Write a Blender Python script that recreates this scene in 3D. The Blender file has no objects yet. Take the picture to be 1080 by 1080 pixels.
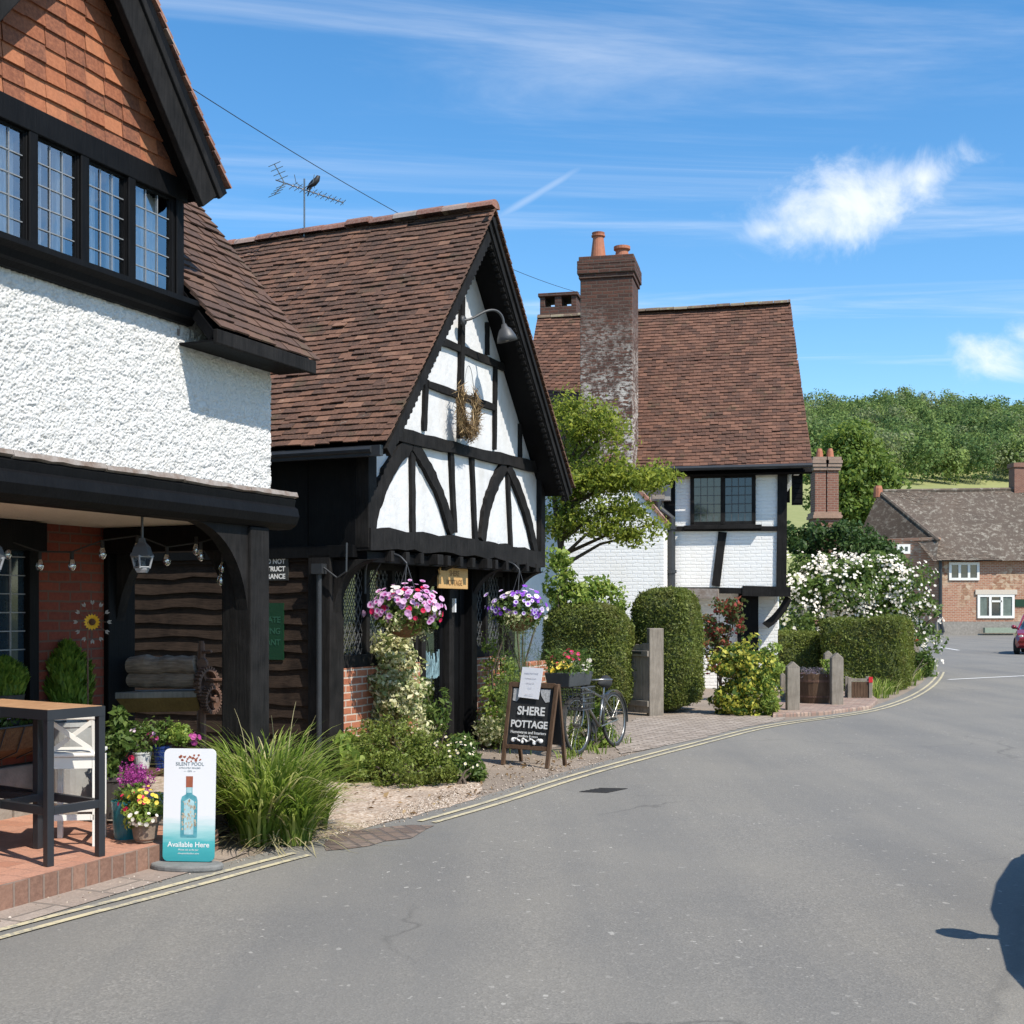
import bpy, math, random
import numpy as np
from mathutils import Vector, Matrix

# ------------------------------------------------------------------ camera, sky, sun, exposure
SC = bpy.context.scene
COL = SC.collection
cam = bpy.data.cameras.new('camera'); camo = bpy.data.objects.new('camera', cam); COL.objects.link(camo)
CAMZ, F, HOR, CX = 1.65, 1300.0, 643.0, 540.0
camo.location = (0, 0, CAMZ); camo.rotation_euler = (math.radians(90), 0, 0)
cam.sensor_width = 36; cam.lens = 36*F/1080; cam.shift_y = (HOR-540)/1080
cam.clip_start = .1; cam.clip_end = 3000
SC.camera = camo
SUN_EL, SUN_AZ = 51.0, 136.0           # azimuth clockwise from +Y
sd = Vector((math.sin(math.radians(SUN_AZ))*math.cos(math.radians(SUN_EL)),
             math.cos(math.radians(SUN_AZ))*math.cos(math.radians(SUN_EL)), math.sin(math.radians(SUN_EL))))
sl = bpy.data.lights.new('sun', 'SUN'); so = bpy.data.objects.new('sun', sl); COL.objects.link(so)
sl.energy = 4.8; sl.angle = math.radians(.5); sl.color = (1, .935, .84)
so.rotation_euler = sd.to_track_quat('Z', 'Y').to_euler(); so.location = (20, -10, 40)
SC.view_settings.view_transform = 'Standard'; SC.view_settings.look = 'None'
SC.view_settings.exposure = 0.4; SC.view_settings.gamma = 1
W = bpy.data.worlds.new('World'); SC.world = W; W.use_nodes = True
def world():
    nt = W.node_tree; N = nt.nodes; L = nt.links; N.clear()
    def nd(t, **k):
        n = N.new(t)
        for a, b in k.items(): setattr(n, a, b)
        return n
    def math_(op, a, b=None, c=None):
        n = nd('ShaderNodeMath', operation=op)
        for i, x in enumerate((a, b, c)):
            if x is None: continue
            if isinstance(x, (int, float)): n.inputs[i].default_value = x
            else: L.new(x, n.inputs[i])
        return n.outputs[0]
    out = nd('ShaderNodeOutputWorld')
    sky = nd('ShaderNodeTexSky', sky_type='NISHITA', sun_disc=False, sun_elevation=math.radians(SUN_EL),
             sun_rotation=math.radians(SUN_AZ), air_density=1.0, dust_density=.3, ozone_density=2.2, altitude=60)
    hsv = nd('ShaderNodeHueSaturation'); hsv.inputs['Saturation'].default_value = 1.3
    hsv.inputs['Hue'].default_value = .497
    L.new(sky.outputs[0], hsv.inputs['Color'])
    bg = nd('ShaderNodeBackground'); bg.inputs[1].default_value = .158; L.new(hsv.outputs[0], bg.inputs[0])
    tc = nd('ShaderNodeTexCoord'); sx = nd('ShaderNodeSeparateXYZ'); L.new(tc.outputs['Generated'], sx.inputs[0])
    x, y, z = sx.outputs
    ya = math_('MAXIMUM', math_('ABSOLUTE', y), .05)
    tx = math_('DIVIDE', x, ya); tz = math_('DIVIDE', z, ya)
    # fluffy clouds
    cmb = nd('ShaderNodeCombineXYZ'); L.new(tx, cmb.inputs[0]); L.new(tz, cmb.inputs[1])
    n1 = nd('ShaderNodeTexNoise'); n1.inputs['Scale'].default_value = 13; n1.inputs['Detail'].default_value = 9; n1.inputs['Roughness'].default_value = .62
    n1.inputs['Distortion'].default_value = .5
    L.new(cmb.outputs[0], n1.inputs['Vector'])
    def blob(cx, cz, rx, rz, slope=0):
        dx = math_('DIVIDE', math_('SUBTRACT', tx, cx), rx)
        dz = math_('DIVIDE', math_('SUBTRACT', math_('SUBTRACT', tz, cz), math_('MULTIPLY', math_('SUBTRACT', tx, cx), slope)), rz)
        d = math_('SQRT', math_('ADD', math_('MULTIPLY', dx, dx), math_('MULTIPLY', dz, dz)))
        return math_('SUBTRACT', 1.0, d)
    m = None
    for c in ((.24, .314, .08, .036, .15), (.292, .333, .08, .038, .25), (.335, .35, .06, .028, .25), (.208, .308, .045, .02, .1),
              (.402, .207, .045, .024, .1), (.43, .217, .05, .03, 0), (-.55, .33, .2, .05, 0), (.85, .4, .16, .06, 0), (.7, .25, .1, .03, 0)):
        b = blob(*c); m = b if m is None else math_('MAXIMUM', m, b)
    m = math_('ADD', m, math_('MULTIPLY', math_('SUBTRACT', n1.outputs[0], .525), 3.1))
    mr = nd('ShaderNodeMapRange', interpolation_type='SMOOTHSTEP'); L.new(m, mr.inputs[0])
    mr.inputs[1].default_value = -.2; mr.inputs[2].default_value = 1.15
    gate = None
    cum = mr.outputs[0]
    # thin high cirrus, stretched
    pl = nd('ShaderNodeCombineXYZ'); zz = math_('MAXIMUM', z, .04)
    L.new(math_('DIVIDE', x, zz), pl.inputs[0]); L.new(math_('DIVIDE', y, zz), pl.inputs[1])
    mp = nd('ShaderNodeMapping'); mp.inputs['Rotation'].default_value = (0, 0, math.radians(-58)); mp.inputs['Scale'].default_value = (.32, 1.5, 1)
    L.new(pl.outputs[0], mp.inputs[0])
    n2 = nd('ShaderNodeTexNoise'); n2.inputs['Scale'].default_value = .9; n2.inputs['Detail'].default_value = 8; n2.inputs['Roughness'].default_value = .62
    n2.inputs['Distortion'].default_value = 1.2
    L.new(mp.outputs[0], n2.inputs['Vector'])
    r2 = nd('ShaderNodeMapRange', interpolation_type='SMOOTHSTEP'); L.new(n2.outputs[0], r2.inputs[0])
    r2.inputs[1].default_value = .46; r2.inputs[2].default_value = .82; r2.inputs[4].default_value = .42
    # contrail
    ct = math_('SUBTRACT', math_('SUBTRACT', tz, .325), math_('MULTIPLY', math_('SUBTRACT', tx, 0), .60))
    g = math_('SUBTRACT', 1.0, math_('DIVIDE', math_('ABSOLUTE', ct), .0055))
    rx_ = nd('ShaderNodeMapRange', interpolation_type='SMOOTHSTEP'); L.new(g, rx_.inputs[0]); rx_.inputs[4].default_value = .22
    e1 = nd('ShaderNodeMapRange', interpolation_type='SMOOTHSTEP'); L.new(tx, e1.inputs[0]); e1.inputs[1].default_value = -.03; e1.inputs[2].default_value = .01
    e2 = nd('ShaderNodeMapRange', interpolation_type='SMOOTHSTEP'); L.new(tx, e2.inputs[0]); e2.inputs[1].default_value = .066; e2.inputs[2].default_value = .035
    ends = math_('MULTIPLY', e1.outputs[0], e2.outputs[0])
    trail = math_('MULTIPLY', rx_.outputs[0], ends)
    allm = math_('MAXIMUM', math_('MAXIMUM', math_('MULTIPLY', cum, .84), r2.outputs[0]), trail)
    allm = math_('MULTIPLY', allm, math_('GREATER_THAN', z, .0))
    bc = nd('ShaderNodeBackground'); bc.inputs[0].default_value = (.93, .96, 1, 1); bc.inputs[1].default_value = .92
    mx = nd('ShaderNodeMixShader'); L.new(allm, mx.inputs[0]); L.new(bg.outputs[0], mx.inputs[1]); L.new(bc.outputs[0], mx.inputs[2])
    L.new(mx.outputs[0], out.inputs[0])
world()

# ------------------------------------------------------------------ frames and unprojection
S, C_ = .4083, .9128
UV = Vector((S, C_, 0)); VV = Vector((-C_, S, 0)); Z = Vector((0, 0, 1))
def P(a, b, z=0): return Vector((a*S-b*C_, a*C_+b*S, z))
def at(px, py, Y): return Vector(((px-CX)/F*Y, Y, CAMZ+(HOR-py)/F*Y))
def ground(px, py, z=0): return at(px, py, (CAMZ-z)*F/(py-HOR))
def on_b(px, py, b): return at(px, py, b/(S-C_*(px-CX)/F))
def on_a(px, py, a): return at(px, py, a/(C_+S*(px-CX)/F))
S3 = Vector((.2177, .976, 0)).normalized(); W3 = Vector((-S3.y, S3.x, 0)); C3 = Vector((5.54, 25, 0))
def Q(l, d, z=0): return C3+W3*l+S3*d+Z*z
def on_3(px, py, d): 
    t = (px-CX)/F
    return at(px, py, (d+C3.dot(S3))/(t*S3.x+S3.y))
def ab(p): return p.dot(UV), p.dot(VV)

# ------------------------------------------------------------------ scene tree helpers
ORG = {}
def thing(name, label, cat, loc, group=None):
    o = bpy.data.objects.new(name, None); COL.objects.link(o); o.location = loc; o.empty_display_size = .2
    o['label'] = label; o['category'] = cat
    if group: o['group'] = group
    ORG[o.name] = Vector(loc); return o
def tag(o, label, cat, group=None, kind=None):
    if label: o['label'] = label
    if cat: o['category'] = cat
    if group: o['group'] = group
    if kind: o['kind'] = kind
    return o
def relabel(o, label, group=None):
    o['label'] = label
    if group: o['group'] = group
    return o
def kids(o): return [x for x in COL.objects if x.parent == o]
def copy_tree(o, parent=None):
    c = o.copy(); COL.objects.link(c)
    if parent: c.parent = parent
    for k in kids(o): copy_tree(k, c)
    return c
def finish(me, name, mats, parent, org, smooth=False, bevel=0):
    ob = bpy.data.objects.new(name, me); COL.objects.link(ob)
    for m in (mats if isinstance(mats, (list, tuple)) else [mats]): me.materials.append(m)
    if parent is not None:
        ob.parent = parent; ORG[ob.name] = ORG[parent.name]
    else:
        ob.location = org; ORG[ob.name] = Vector(org)
    if smooth: me.shade_smooth()
    if bevel:
        md = ob.modifiers.new('bevel', 'BEVEL'); md.width = bevel; md.segments = 2; md.limit_method = 'ANGLE'; md.angle_limit = math.radians(40)
    return ob

class MB:
    def __init__(s): s.v = []; s.f = []; s.m = []; s.cur = 0
    def add(s, vs, fs):
        o = len(s.v); s.v += [tuple(x) for x in vs]
        for f in fs: s.f.append([o+i for i in f]); s.m.append(s.cur)
    def poly(s, pts): s.add(pts, [list(range(len(pts)))])
    def hexa(s, p): s.add(p, [(3, 2, 1, 0), (4, 5, 6, 7), (0, 1, 5, 4), (1, 2, 6, 5), (2, 3, 7, 6), (3, 0, 4, 7)])
    def box(s, o, ex, ey, ez): s.hexa([o, o+ex, o+ex+ey, o+ey, o+ez, o+ex+ez, o+ex+ey+ez, o+ey+ez])
    def cbox(s, c, x, y, z): s.box(c-x/2-y/2-z/2, x, y, z)
    def ab(s, a0, a1, b0, b1, z0, z1): s.box(P(a0, b0, z0), UV*(a1-a0), VV*(b1-b0), Z*(z1-z0))
    def q(s, l0, l1, d0, d1, z0, z1): s.box(Q(l0, d0, z0), W3*(l1-l0), S3*(d1-d0), Z*(z1-z0))
    def prism(s, pts, ext):
        n = len(pts); ext = Vector(ext)
        s.add([Vector(p) for p in pts]+[Vector(p)+ext for p in pts],
              [list(range(n))[::-1], list(range(n, 2*n))]+[(i, (i+1) % n, n+(i+1) % n, n+i) for i in range(n)])
    def beam(s, p, q, w, d, n, segs=1, bow=None, jit=0, rng=random):
        """bar from p to q, w wide in the plane across n, d deep along n (front face at p, body behind, n points to viewer)"""
        p = Vector(p); q = Vector(q); n = Vector(n).normalized(); ax = (q-p).normalized(); sd_ = ax.cross(n).normalized()
        rings = []
        for i in range(segs+1):
            t = i/segs; c = p.lerp(q, t)
            if bow is not None: c = c+Vector(bow)*(4*t*(1-t))
            jw = w*(1+rng.uniform(-jit, jit)); o = sd_*rng.uniform(-jit, jit)*w*.4
            rings.append([c+o-sd_*jw/2, c+o+sd_*jw/2, c+o+sd_*jw/2-n*d, c+o-sd_*jw/2-n*d])
        vs = [x for r in rings for x in r]; fs = [(0, 1, 2, 3), tuple(4*segs+k for k in (3, 2, 1, 0))]
        for i in range(segs):
            for k in range(4): fs.append((4*i+k, 4*i+4+k, 4*i+4+(k+1) % 4, 4*i+(k+1) % 4))
        s.add(vs, fs)
    def tube(s, pts, r, n=8, caps=True):
        pts = [Vector(p) for p in pts]; m = len(pts)
        rs = r if isinstance(r, (list, tuple)) else [r]*m
        vs = []; prev = None
        for i, p in enumerate(pts):
            d = (pts[min(i+1, m-1)]-pts[max(i-1, 0)]).normalized()
            if prev is None:
                prev = d.orthogonal().normalized()
            e = (prev-d*prev.dot(d)); e = e.normalized() if e.length > 1e-6 else d.orthogonal().normalized(); prev = e
            g = d.cross(e)
            for k in range(n):
                a = 2*math.pi*k/n; vs.append(p+(e*math.cos(a)+g*math.sin(a))*rs[i])
        fs = [(i*n+k, i*n+(k+1) % n, (i+1)*n+(k+1) % n, (i+1)*n+k) for i in range(m-1) for k in range(n)]
        if caps: fs += [list(range(n))[::-1], [(m-1)*n+k for k in range(n)]]
        s.add(vs, fs)
    def lathe(s, c, prof, n=20, axis=None):
        c = Vector(c)
        ax = Vector(axis).normalized() if axis is not None else Z
        e = ax.orthogonal().normalized(); g = ax.cross(e)
        vs = [c+ax*z+(e*math.cos(2*math.pi*k/n)+g*math.sin(2*math.pi*k/n))*r for r, z in prof for k in range(n)]
        m = len(prof)
        fs = [(i*n+k, i*n+(k+1) % n, (i+1)*n+(k+1) % n, (i+1)*n+k) for i in range(m-1) for k in range(n)]
        fs += [list(range(n))[::-1], [(m-1)*n+k for k in range(n)]]
        s.add(vs, fs)
    def ball(s, c, r, nu=10, nv=8):
        r = r if hasattr(r, '__len__') else (r, r, r); c = Vector(c)
        vs = [c+Vector((math.cos(2*math.pi*i/nu)*math.sin(math.pi*(j+.02)/(nv+.04))*r[0], math.sin(2*math.pi*i/nu)*math.sin(math.pi*(j+.02)/(nv+.04))*r[1], math.cos(math.pi*(j+.02)/(nv+.04))*r[2])) for j in range(nv+1) for i in range(nu)]
        s.add(vs, [(j*nu+i, j*nu+(i+1) % nu, (j+1)*nu+(i+1) % nu, (j+1)*nu+i) for j in range(nv) for i in range(nu)])
    def build(s, name, mats, parent=None, org=None, smooth=False, bevel=0):
        o = ORG[parent.name] if parent is not None else Vector(org if org is not None else (0, 0, 0))
        me = bpy.data.meshes.new(name)
        me.from_pydata([(x[0]-o.x, x[1]-o.y, x[2]-o.z) for x in s.v], [], s.f)
        me.polygons.foreach_set('material_index', s.m); me.update()
        return finish(me, name, mats, parent, o, smooth, bevel)

def arrmesh(name, V, Fq, mats, parent=None, org=None, smooth=False, mi=None, attrs=None):
    o = ORG[parent.name] if parent is not None else Vector(org if org is not None else (0, 0, 0))
    V = np.asarray(V, dtype=np.float32)-np.array(o, dtype=np.float32); Fq = np.asarray(Fq, dtype=np.int32)
    me = bpy.data.meshes.new(name); n, k = Fq.shape
    me.vertices.add(len(V)); me.vertices.foreach_set('co', V.ravel())
    me.loops.add(n*k); me.loops.foreach_set('vertex_index', Fq.ravel())
    me.polygons.add(n); me.polygons.foreach_set('loop_start', np.arange(0, n*k, k, dtype=np.int32))
    if mi is not None: me.polygons.foreach_set('material_index', np.asarray(mi, dtype=np.int32))
    if attrs:
        for an, av in attrs.items():
            at_ = me.attributes.new(an, 'FLOAT', 'POINT'); at_.data.foreach_set('value', np.asarray(av, dtype=np.float32))
    me.update(calc_edges=True)
    return finish(me, name, mats, parent, o, smooth)

def text(body, pos, xd, yd, size, m, parent, off=0, name='lettering', ext=.0008, align='CENTER'):
    if not body: return None
    cu = bpy.data.curves.new(name, 'FONT'); cu.body = body; cu.size = size; cu.extrude = ext; cu.offset = off
    cu.align_x = align; cu.align_y = 'CENTER'; cu.materials.append(m)
    tmp = bpy.data.objects.new(name+'_curve', cu); COL.objects.link(tmp)
    bpy.context.view_layer.update()
    me = bpy.data.meshes.new_from_object(tmp.evaluated_get(bpy.context.evaluated_depsgraph_get()))
    bpy.data.objects.remove(tmp); bpy.data.curves.remove(cu); me.name = name
    o = bpy.data.objects.new(name, me); COL.objects.link(o); o.parent = parent; ORG[o.name] = ORG[parent.name]
    x = Vector(xd).normalized(); y = Vector(yd).normalized(); z = x.cross(y)
    M = Matrix((x, y, z)).transposed().to_4x4(); M.translation = Vector(pos)-ORG[parent.name]
    o.matrix_local = M
    return o

# ------------------------------------------------------------------ materials
MAT = {}
class NT:
    def __init__(s, name):
        s.m = bpy.data.materials.new(name); s.m.use_nodes = True; s.t = s.m.node_tree; s.N = s.t.nodes; s.L = s.t.links
        s.b = s.N['Principled BSDF']; MAT[name] = s.m
    def nd(s, t, **k):
        n = s.N.new(t)
        for a, b in k.items():
            if a.startswith('i_'):
                n.inputs[a[2:].replace('_', ' ')].default_value = b
            else: setattr(n, a, b)
        return n
    def coord(s, scale=None, which='Object'):
        c = s.nd('ShaderNodeTexCoord'); o = c.outputs[which]
        if scale is not None:
            mp = s.nd('ShaderNodeMapping'); mp.inputs['Scale'].default_value = scale; s.L.new(o, mp.inputs[0]); o = mp.outputs[0]
        return o
    def noise(s, vec, scale, detail=4, rough=.55, dist=0):
        n = s.nd('ShaderNodeTexNoise'); n.inputs['Scale'].default_value = scale; n.inputs['Detail'].default_value = detail
        n.inputs['Roughness'].default_value = rough; n.inputs['Distortion'].default_value = dist
        if vec is not None: s.L.new(vec, n.inputs['Vector'])
        return n.outputs[0]
    def ramp(s, fac, stops, interp='LINEAR'):
        r = s.nd('ShaderNodeValToRGB'); e = r.color_ramp; e.interpolation = interp
        while len(e.elements) < len(stops): e.elements.new(.5)
        for el, (p, c) in zip(e.elements, stops):
            el.position = p; el.color = (*c, 1) if hasattr(c, '__len__') else (c, c, c, 1)
        s.L.new(fac, r.inputs[0]); return r.outputs[0]
    def mix(s, fac, a, b, blend='MIX'):
        n = s.nd('ShaderNodeMix', data_type='RGBA', blend_type=blend)
        for sock, x in ((n.inputs[0], fac), (n.inputs[6], a), (n.inputs[7], b)):
            if isinstance(x, (int, float)): sock.default_value = x
            elif isinstance(x, tuple): sock.default_value = (*x, 1)
            else: s.L.new(x, sock)
        return n.outputs[2]
    def math(s, op, a, b=0.):
        n = s.nd('ShaderNodeMath', operation=op)
        for i, x in enumerate((a, b)):
            if isinstance(x, (int, float)): n.inputs[i].default_value = x
            else: s.L.new(x, n.inputs[i])
        return n.outputs[0]
    def bump(s, h, strength=.5, dist=.01, chain=None):
        n = s.nd('ShaderNodeBump'); n.inputs['Strength'].default_value = strength; n.inputs['Distance'].default_value = dist
        s.L.new(h, n.inputs['Height'])
        if chain is not None: s.L.new(chain, n.inputs['Normal'])
        return n.outputs[0]
    def out(s, col=None, rough=None, normal=None, **k):
        b = s.b
        if col is not None:
            if isinstance(col, tuple): b.inputs['Base Color'].default_value = (*col, 1)
            else: s.L.new(col, b.inputs['Base Color'])
        if rough is not None:
            if isinstance(rough, (int, float)): b.inputs['Roughness'].default_value = rough
            else: s.L.new(rough, b.inputs['Roughness'])
        if normal is not None: s.L.new(normal, b.inputs['Normal'])
        for a, v in k.items(): b.inputs[a.replace('_', ' ')].default_value = v
        return s.m
    def island(s): return s.nd('ShaderNodeNewGeometry').outputs['Random Per Island']

def simple(name, c, rough=.6, var=.25, scale=8, bump=.15, bscale=60, metallic=0, c2=None, **k):
    t = NT(name); co = t.coord()
    n = t.noise(co, scale, 6, .65)
    c2 = c2 or tuple(x*(1-var) for x in c)
    col = t.ramp(n, [(.3, c2), (.7, c)])
    h = t.noise(co, bscale, 4)
    return t.out(col, rough, t.bump(h, bump, .01), Metallic=metallic, **k)

def wood(name, c1, c2, rough=.6, grain=(40, 40, 3), bump=.4):
    t = NT(name); co = t.coord(grain); n = t.noise(co, 1.3, 8, .65, .4); n2 = t.noise(t.coord(), 5, 5)
    col = t.mix(.5, t.ramp(n, [(.3, c1), (.7, c2)]), t.ramp(n2, [(.3, c1), (.75, c2)]))
    return t.out(col, rough, t.bump(n, bump, .012), Specular_IOR_Level=.13)

def frame_dot(t, vec):
    d = t.nd('ShaderNodeVectorMath', operation='DOT_PRODUCT'); t.L.new(t.coord(), d.inputs[0]); d.inputs[1].default_value = vec
    sx = t.nd('ShaderNodeSeparateXYZ'); t.L.new(t.coord(), sx.inputs[0])
    cb = t.nd('ShaderNodeCombineXYZ'); t.L.new(d.outputs['Value'], cb.inputs[0]); t.L.new(sx.outputs[2], cb.inputs[1])
    return cb.outputs[0]

def brick(name, cols, mortar, along, bw=.225, rh=.075, ms=.009, rough=.85, bump=.6, painted=False, warp=.01, extra=None):
    t = NT(name); v = frame_dot(t, along)
    nz = t.nd('ShaderNodeTexNoise'); nz.inputs['Scale'].default_value = 3.5; nz.inputs['Detail'].default_value = 3; t.L.new(v, nz.inputs['Vector'])
    ad = t.nd('ShaderNodeVectorMath', operation='MULTIPLY_ADD'); t.L.new(nz.outputs['Color'], ad.inputs[0]); ad.inputs[1].default_value = (warp, warp*2, 0); t.L.new(v, ad.inputs[2])
    v = ad.outputs[0]
    br = t.nd('ShaderNodeTexBrick'); br.inputs['Scale'].default_value = 1; br.inputs['Brick Width'].default_value = bw; br.inputs['Row Height'].default_value = rh
    br.inputs['Mortar Size'].default_value = ms; br.inputs['Mortar Smooth'].default_value = .35; br.inputs['Bias'].default_value = 0
    br.inputs['Color1'].default_value = (0, 0, 0, 1); br.inputs['Color2'].default_value = (1, 1, 1, 1); br.inputs['Mortar'].default_value = (.5, .5, .5, 1)
    t.L.new(v, br.inputs['Vector'])
    fine = t.noise(t.coord(), 35, 6, .7); big = t.noise(t.coord(), 1.6, 5, .6)
    if painted:
        col = t.mix(t.ramp(big, [(.4, 0.), (.75, .5)]), cols[0], cols[1])
        col = t.mix(t.ramp(t.noise(t.coord((1, 1, .3)), 7, 5, .7), [(.55, 0.), (.85, .35)]), col, cols[2])
    else:
        col = t.ramp(br.outputs['Color'], [(i/(len(cols)-1), c) for i, c in enumerate(cols)])
        col = t.mix(.55, col, t.ramp(fine, [(.25, tuple(x*.55 for x in cols[0])), (.75, cols[-1])]))
        col = t.mix(br.outputs['Fac'], col, mortar)
    if extra: col = extra(t, col, v)
    inv = t.math('SUBTRACT', 1., br.outputs['Fac'])
    nb = t.bump(t.math('ADD', inv, t.math('MULTIPLY', t.math('ADD', fine, t.math('MULTIPLY', br.outputs['Color'], .5)), .5)), bump, .012)
    return t.out(col, rough, nb)

def tiles(name, stops, lichen=None, rough=.85):
    t = NT(name); r = t.island(); col = t.ramp(r, stops)
    big = t.noise(t.coord(), 1.1, 5, .6); col = t.mix(t.ramp(big, [(.35, 0.), (.7, .55)]), col, t.mix(.5, col, tuple(stops[0][1]) if True else 0))
    fine = t.noise(t.coord(), 45, 6, .7)
    col = t.mix(t.ramp(fine, [(.4, 0.), (.75, .35)]), col, tuple(min(1, x*1.7+.01) for x in stops[-1][1]))
    if lichen:
        l = t.noise(t.coord(), lichen[1], 6, .75); col = t.mix(t.ramp(l, [(lichen[2], 0.), (lichen[2]+.06, lichen[3])]), col, lichen[0])
    mo = t.noise(t.coord(), 2.6, 7, .75); col = t.mix(t.ramp(mo, [(.57, 0.), (.68, .5)]), col, (.075, .066, .03)); st = t.noise(t.coord((1.5, 1.5, .3)), 2.2, 5, .7); col = t.mix(t.ramp(st, [(.52, 0.), (.75, .5)]), col, (.035, .024, .019))
    return t.out(col, rough, t.bump(fine, .4, .006))

def foliage(name, stops, trans=.35, rough=.55, tint=None, attr=False, spec=.3, patch=None):
    t = NT(name)
    if attr:
        a = t.nd('ShaderNodeAttribute', attribute_name='tint'); col = t.ramp(a.outputs['Fac'], stops)
        col = t.mix(.35, col, t.ramp(t.island(), stops))
    else:
        col = t.ramp(t.island(), stops)
    if patch:
        col = t.mix(t.ramp(t.noise(t.coord(), patch[1], 5, .65), [(.5, 0.), (.68, patch[2])]), col, patch[0])
        col = t.mix(t.ramp(t.noise(t.coord(), patch[1]*.45, 4, .6), [(.42, 0.), (.6, .4)]), col, tuple(x*.62 for x in stops[1][1]))
    t.L.new(col, t.b.inputs['Base Color']); t.b.inputs['Roughness'].default_value = rough; t.b.inputs['Specular IOR Level'].default_value = spec
    tr = t.nd('ShaderNodeBsdfTranslucent'); hs = t.nd('ShaderNodeHueSaturation'); hs.inputs['Value'].default_value = 1.5; hs.inputs['Hue'].default_value = .485
    t.L.new(col, hs.inputs['Color']); t.L.new(hs.outputs[0], tr.inputs[0])
    mx = t.nd('ShaderNodeMixShader'); mx.inputs[0].default_value = trans
    t.L.new(t.b.outputs[0], mx.inputs[1]); t.L.new(tr.outputs[0], mx.inputs[2]); t.L.new(mx.outputs[0], t.N['Material Output'].inputs[0])
    return t.m

# timber, plaster
M_black = wood('black_timber', (.0015, .0015, .002), (.007, .007, .0075), .6)
M_black2 = wood('weathered_black_timber', (.003, .003, .003), (.026, .024, .023), .75)
M_board = wood('shade_darkened_waney_board', (.01, .007, .0055), (.058, .039, .028), .85, (6, 6, 45))  # dark boards, colour lowered further to put the passage shade into it
M_oak = wood('grey_oak', (.14, .12, .095), (.34, .3, .25), .85)
M_oakdark = wood('brown_oak', (.06, .035, .022), (.15, .095, .06), .8)
M_tabletop = wood('table_board', (.28, .15, .075), (.48, .29, .16), .6, (30, 4, 30))
M_log = wood('log_wood', (.06, .04, .028), (.42, .32, .24), .85, (6, 6, 60), .9)
M_signwood = wood('sign_wood', (.42, .24, .09), (.58, .36, .15), .6)
M_white = simple('white_plaster', (.82, .82, .80), .8, .06, 3, .25, 35)
def plaster2():
    t = NT('panel_plaster'); co = t.coord()
    d = t.noise(t.coord((1, 1, .5)), 4, 6, .7); col = t.mix(t.ramp(d, [(.45, 0.), (.78, .6)]), (.63, .63, .625), (.43, .41, .37))
    return t.out(col, .85, t.bump(t.noise(co, 9, 6, .6), .35, .03))
M_panel = plaster2()
def dashmat():
    t = NT('pebbledash'); co = t.coord(); s1 = t.noise(t.coord((5, 5, .35)), 1.6, 6, .7); s2 = t.noise(co, 1.3, 5, .65); f = t.noise(co, 90, 4, .6)
    c = t.mix(t.ramp(s1, [(.5, 0.), (.8, .45)]), (.62, .612, .59), (.4, .38, .345)); c = t.mix(t.ramp(s2, [(.45, 0.), (.75, .3)]), c, (.5, .485, .45))
    c = t.mix(t.ramp(f, [(.55, 0.), (.68, .4)]), c, (.3, .3, .3))
    return t.out(c, .92, t.bump(f, .5, .008))
M_dash = dashmat()
M_cream = simple('cream_render', (.62, .54, .44), .9, .15, 30, .8, 60)
M_lead = simple('lead_flashing', (.32, .29, .26), .6, .45, 9, .4, 30, c2=(.14, .09, .06))
M_blackpaint = simple('black_metal_paint', (.022, .024, .028), .4, .2, 5, .05)
M_whitepaint = simple('white_furniture_paint', (.78, .76, .70), .45, .08, 6, .05)
M_pipe = simple('cast_iron_pipe', (.03, .033, .037), .45, .3, 6, .1)
M_rust = simple('rusty_iron', (.16, .085, .055), .8, .55, 12, .5)
M_stone = simple('stone', (.32, .29, .25), .9, .4, 7, .7, 25)
M_greystone = simple('grey_base', (.2, .2, .19), .8, .35, 14, .4, 50)
M_terracotta = simple('terracotta', (.43, .16, .085), .75, .3, 7, .3)
M_wicker = simple('coir_liner', (.2, .1, .04), .95, .5, 40, .9, 60)
M_lampgrey = simple('grey_lamp_metal', (.06, .062, .065), .5, .2, 9, .1)
M_zinc = simple('zinc_planter', (.36, .36, .34), .6, .25, 5, .2)
M_teal = simple('teal_glaze', (.015, .16, .2), .25, .25, 6, .05)
M_blue = simple('blue_glaze', (.012, .04, .2), .25, .3, 6, .05)
M_whitepot = simple('white_pot', (.7, .7, .68), .5, .3, 22, .1)
M_urn = simple('weathered_clay', (.27, .2, .145), .9, .5, 10, .5)
M_darkpot = simple('dark_pot', (.05, .045, .04), .7, .3, 10, .2)
M_chrome = simple('dull_chrome', (.3, .3, .29), .3, .35, 12, .1, metallic=.85)
M_rubber = simple('black_rubber', (.02, .02, .02), .8, .3, 20, .2)
M_paper = simple('white_paper', (.82, .82, .86), .8, .03, 4, .05)
M_chalk = simple('chalk_paint', (.78, .78, .76), .9, .15, 60, .05)
M_slate = simple('chalkboard', (.022, .024, .026), .7, .3, 6, .05)
M_faint = simple('faint_ink', (.5, .5, .56), .8, .1, 4, .0)
M_signgreen = simple('green_sign_board', (.004, .038, .014), .45, .15, 4, .03)
M_signgreenl = simple('dark_green_letter', (.02, .085, .05), .5, .1, 4, .0)
M_yellow = simple('sunflower_yellow', (.75, .45, .02), .6, .25, 30, .1)
M_brown = simple('dark_brown', (.09, .04, .015), .8, .3, 30, .3)
M_red = simple('red_plastic', (.55, .012, .02), .4, .15, 10, .03)
M_bird = simple('bird_plumage', (.012, .012, .014), .6, .2, 40, .1)
M_curtain = simple('curtain_fabric', (.72, .73, .74), .9, .12, 6, .2)
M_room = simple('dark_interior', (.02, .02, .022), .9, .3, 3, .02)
M_bulb = simple('clear_bulb', (.32, .3, .27), .08, .2, 5, 0)
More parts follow.
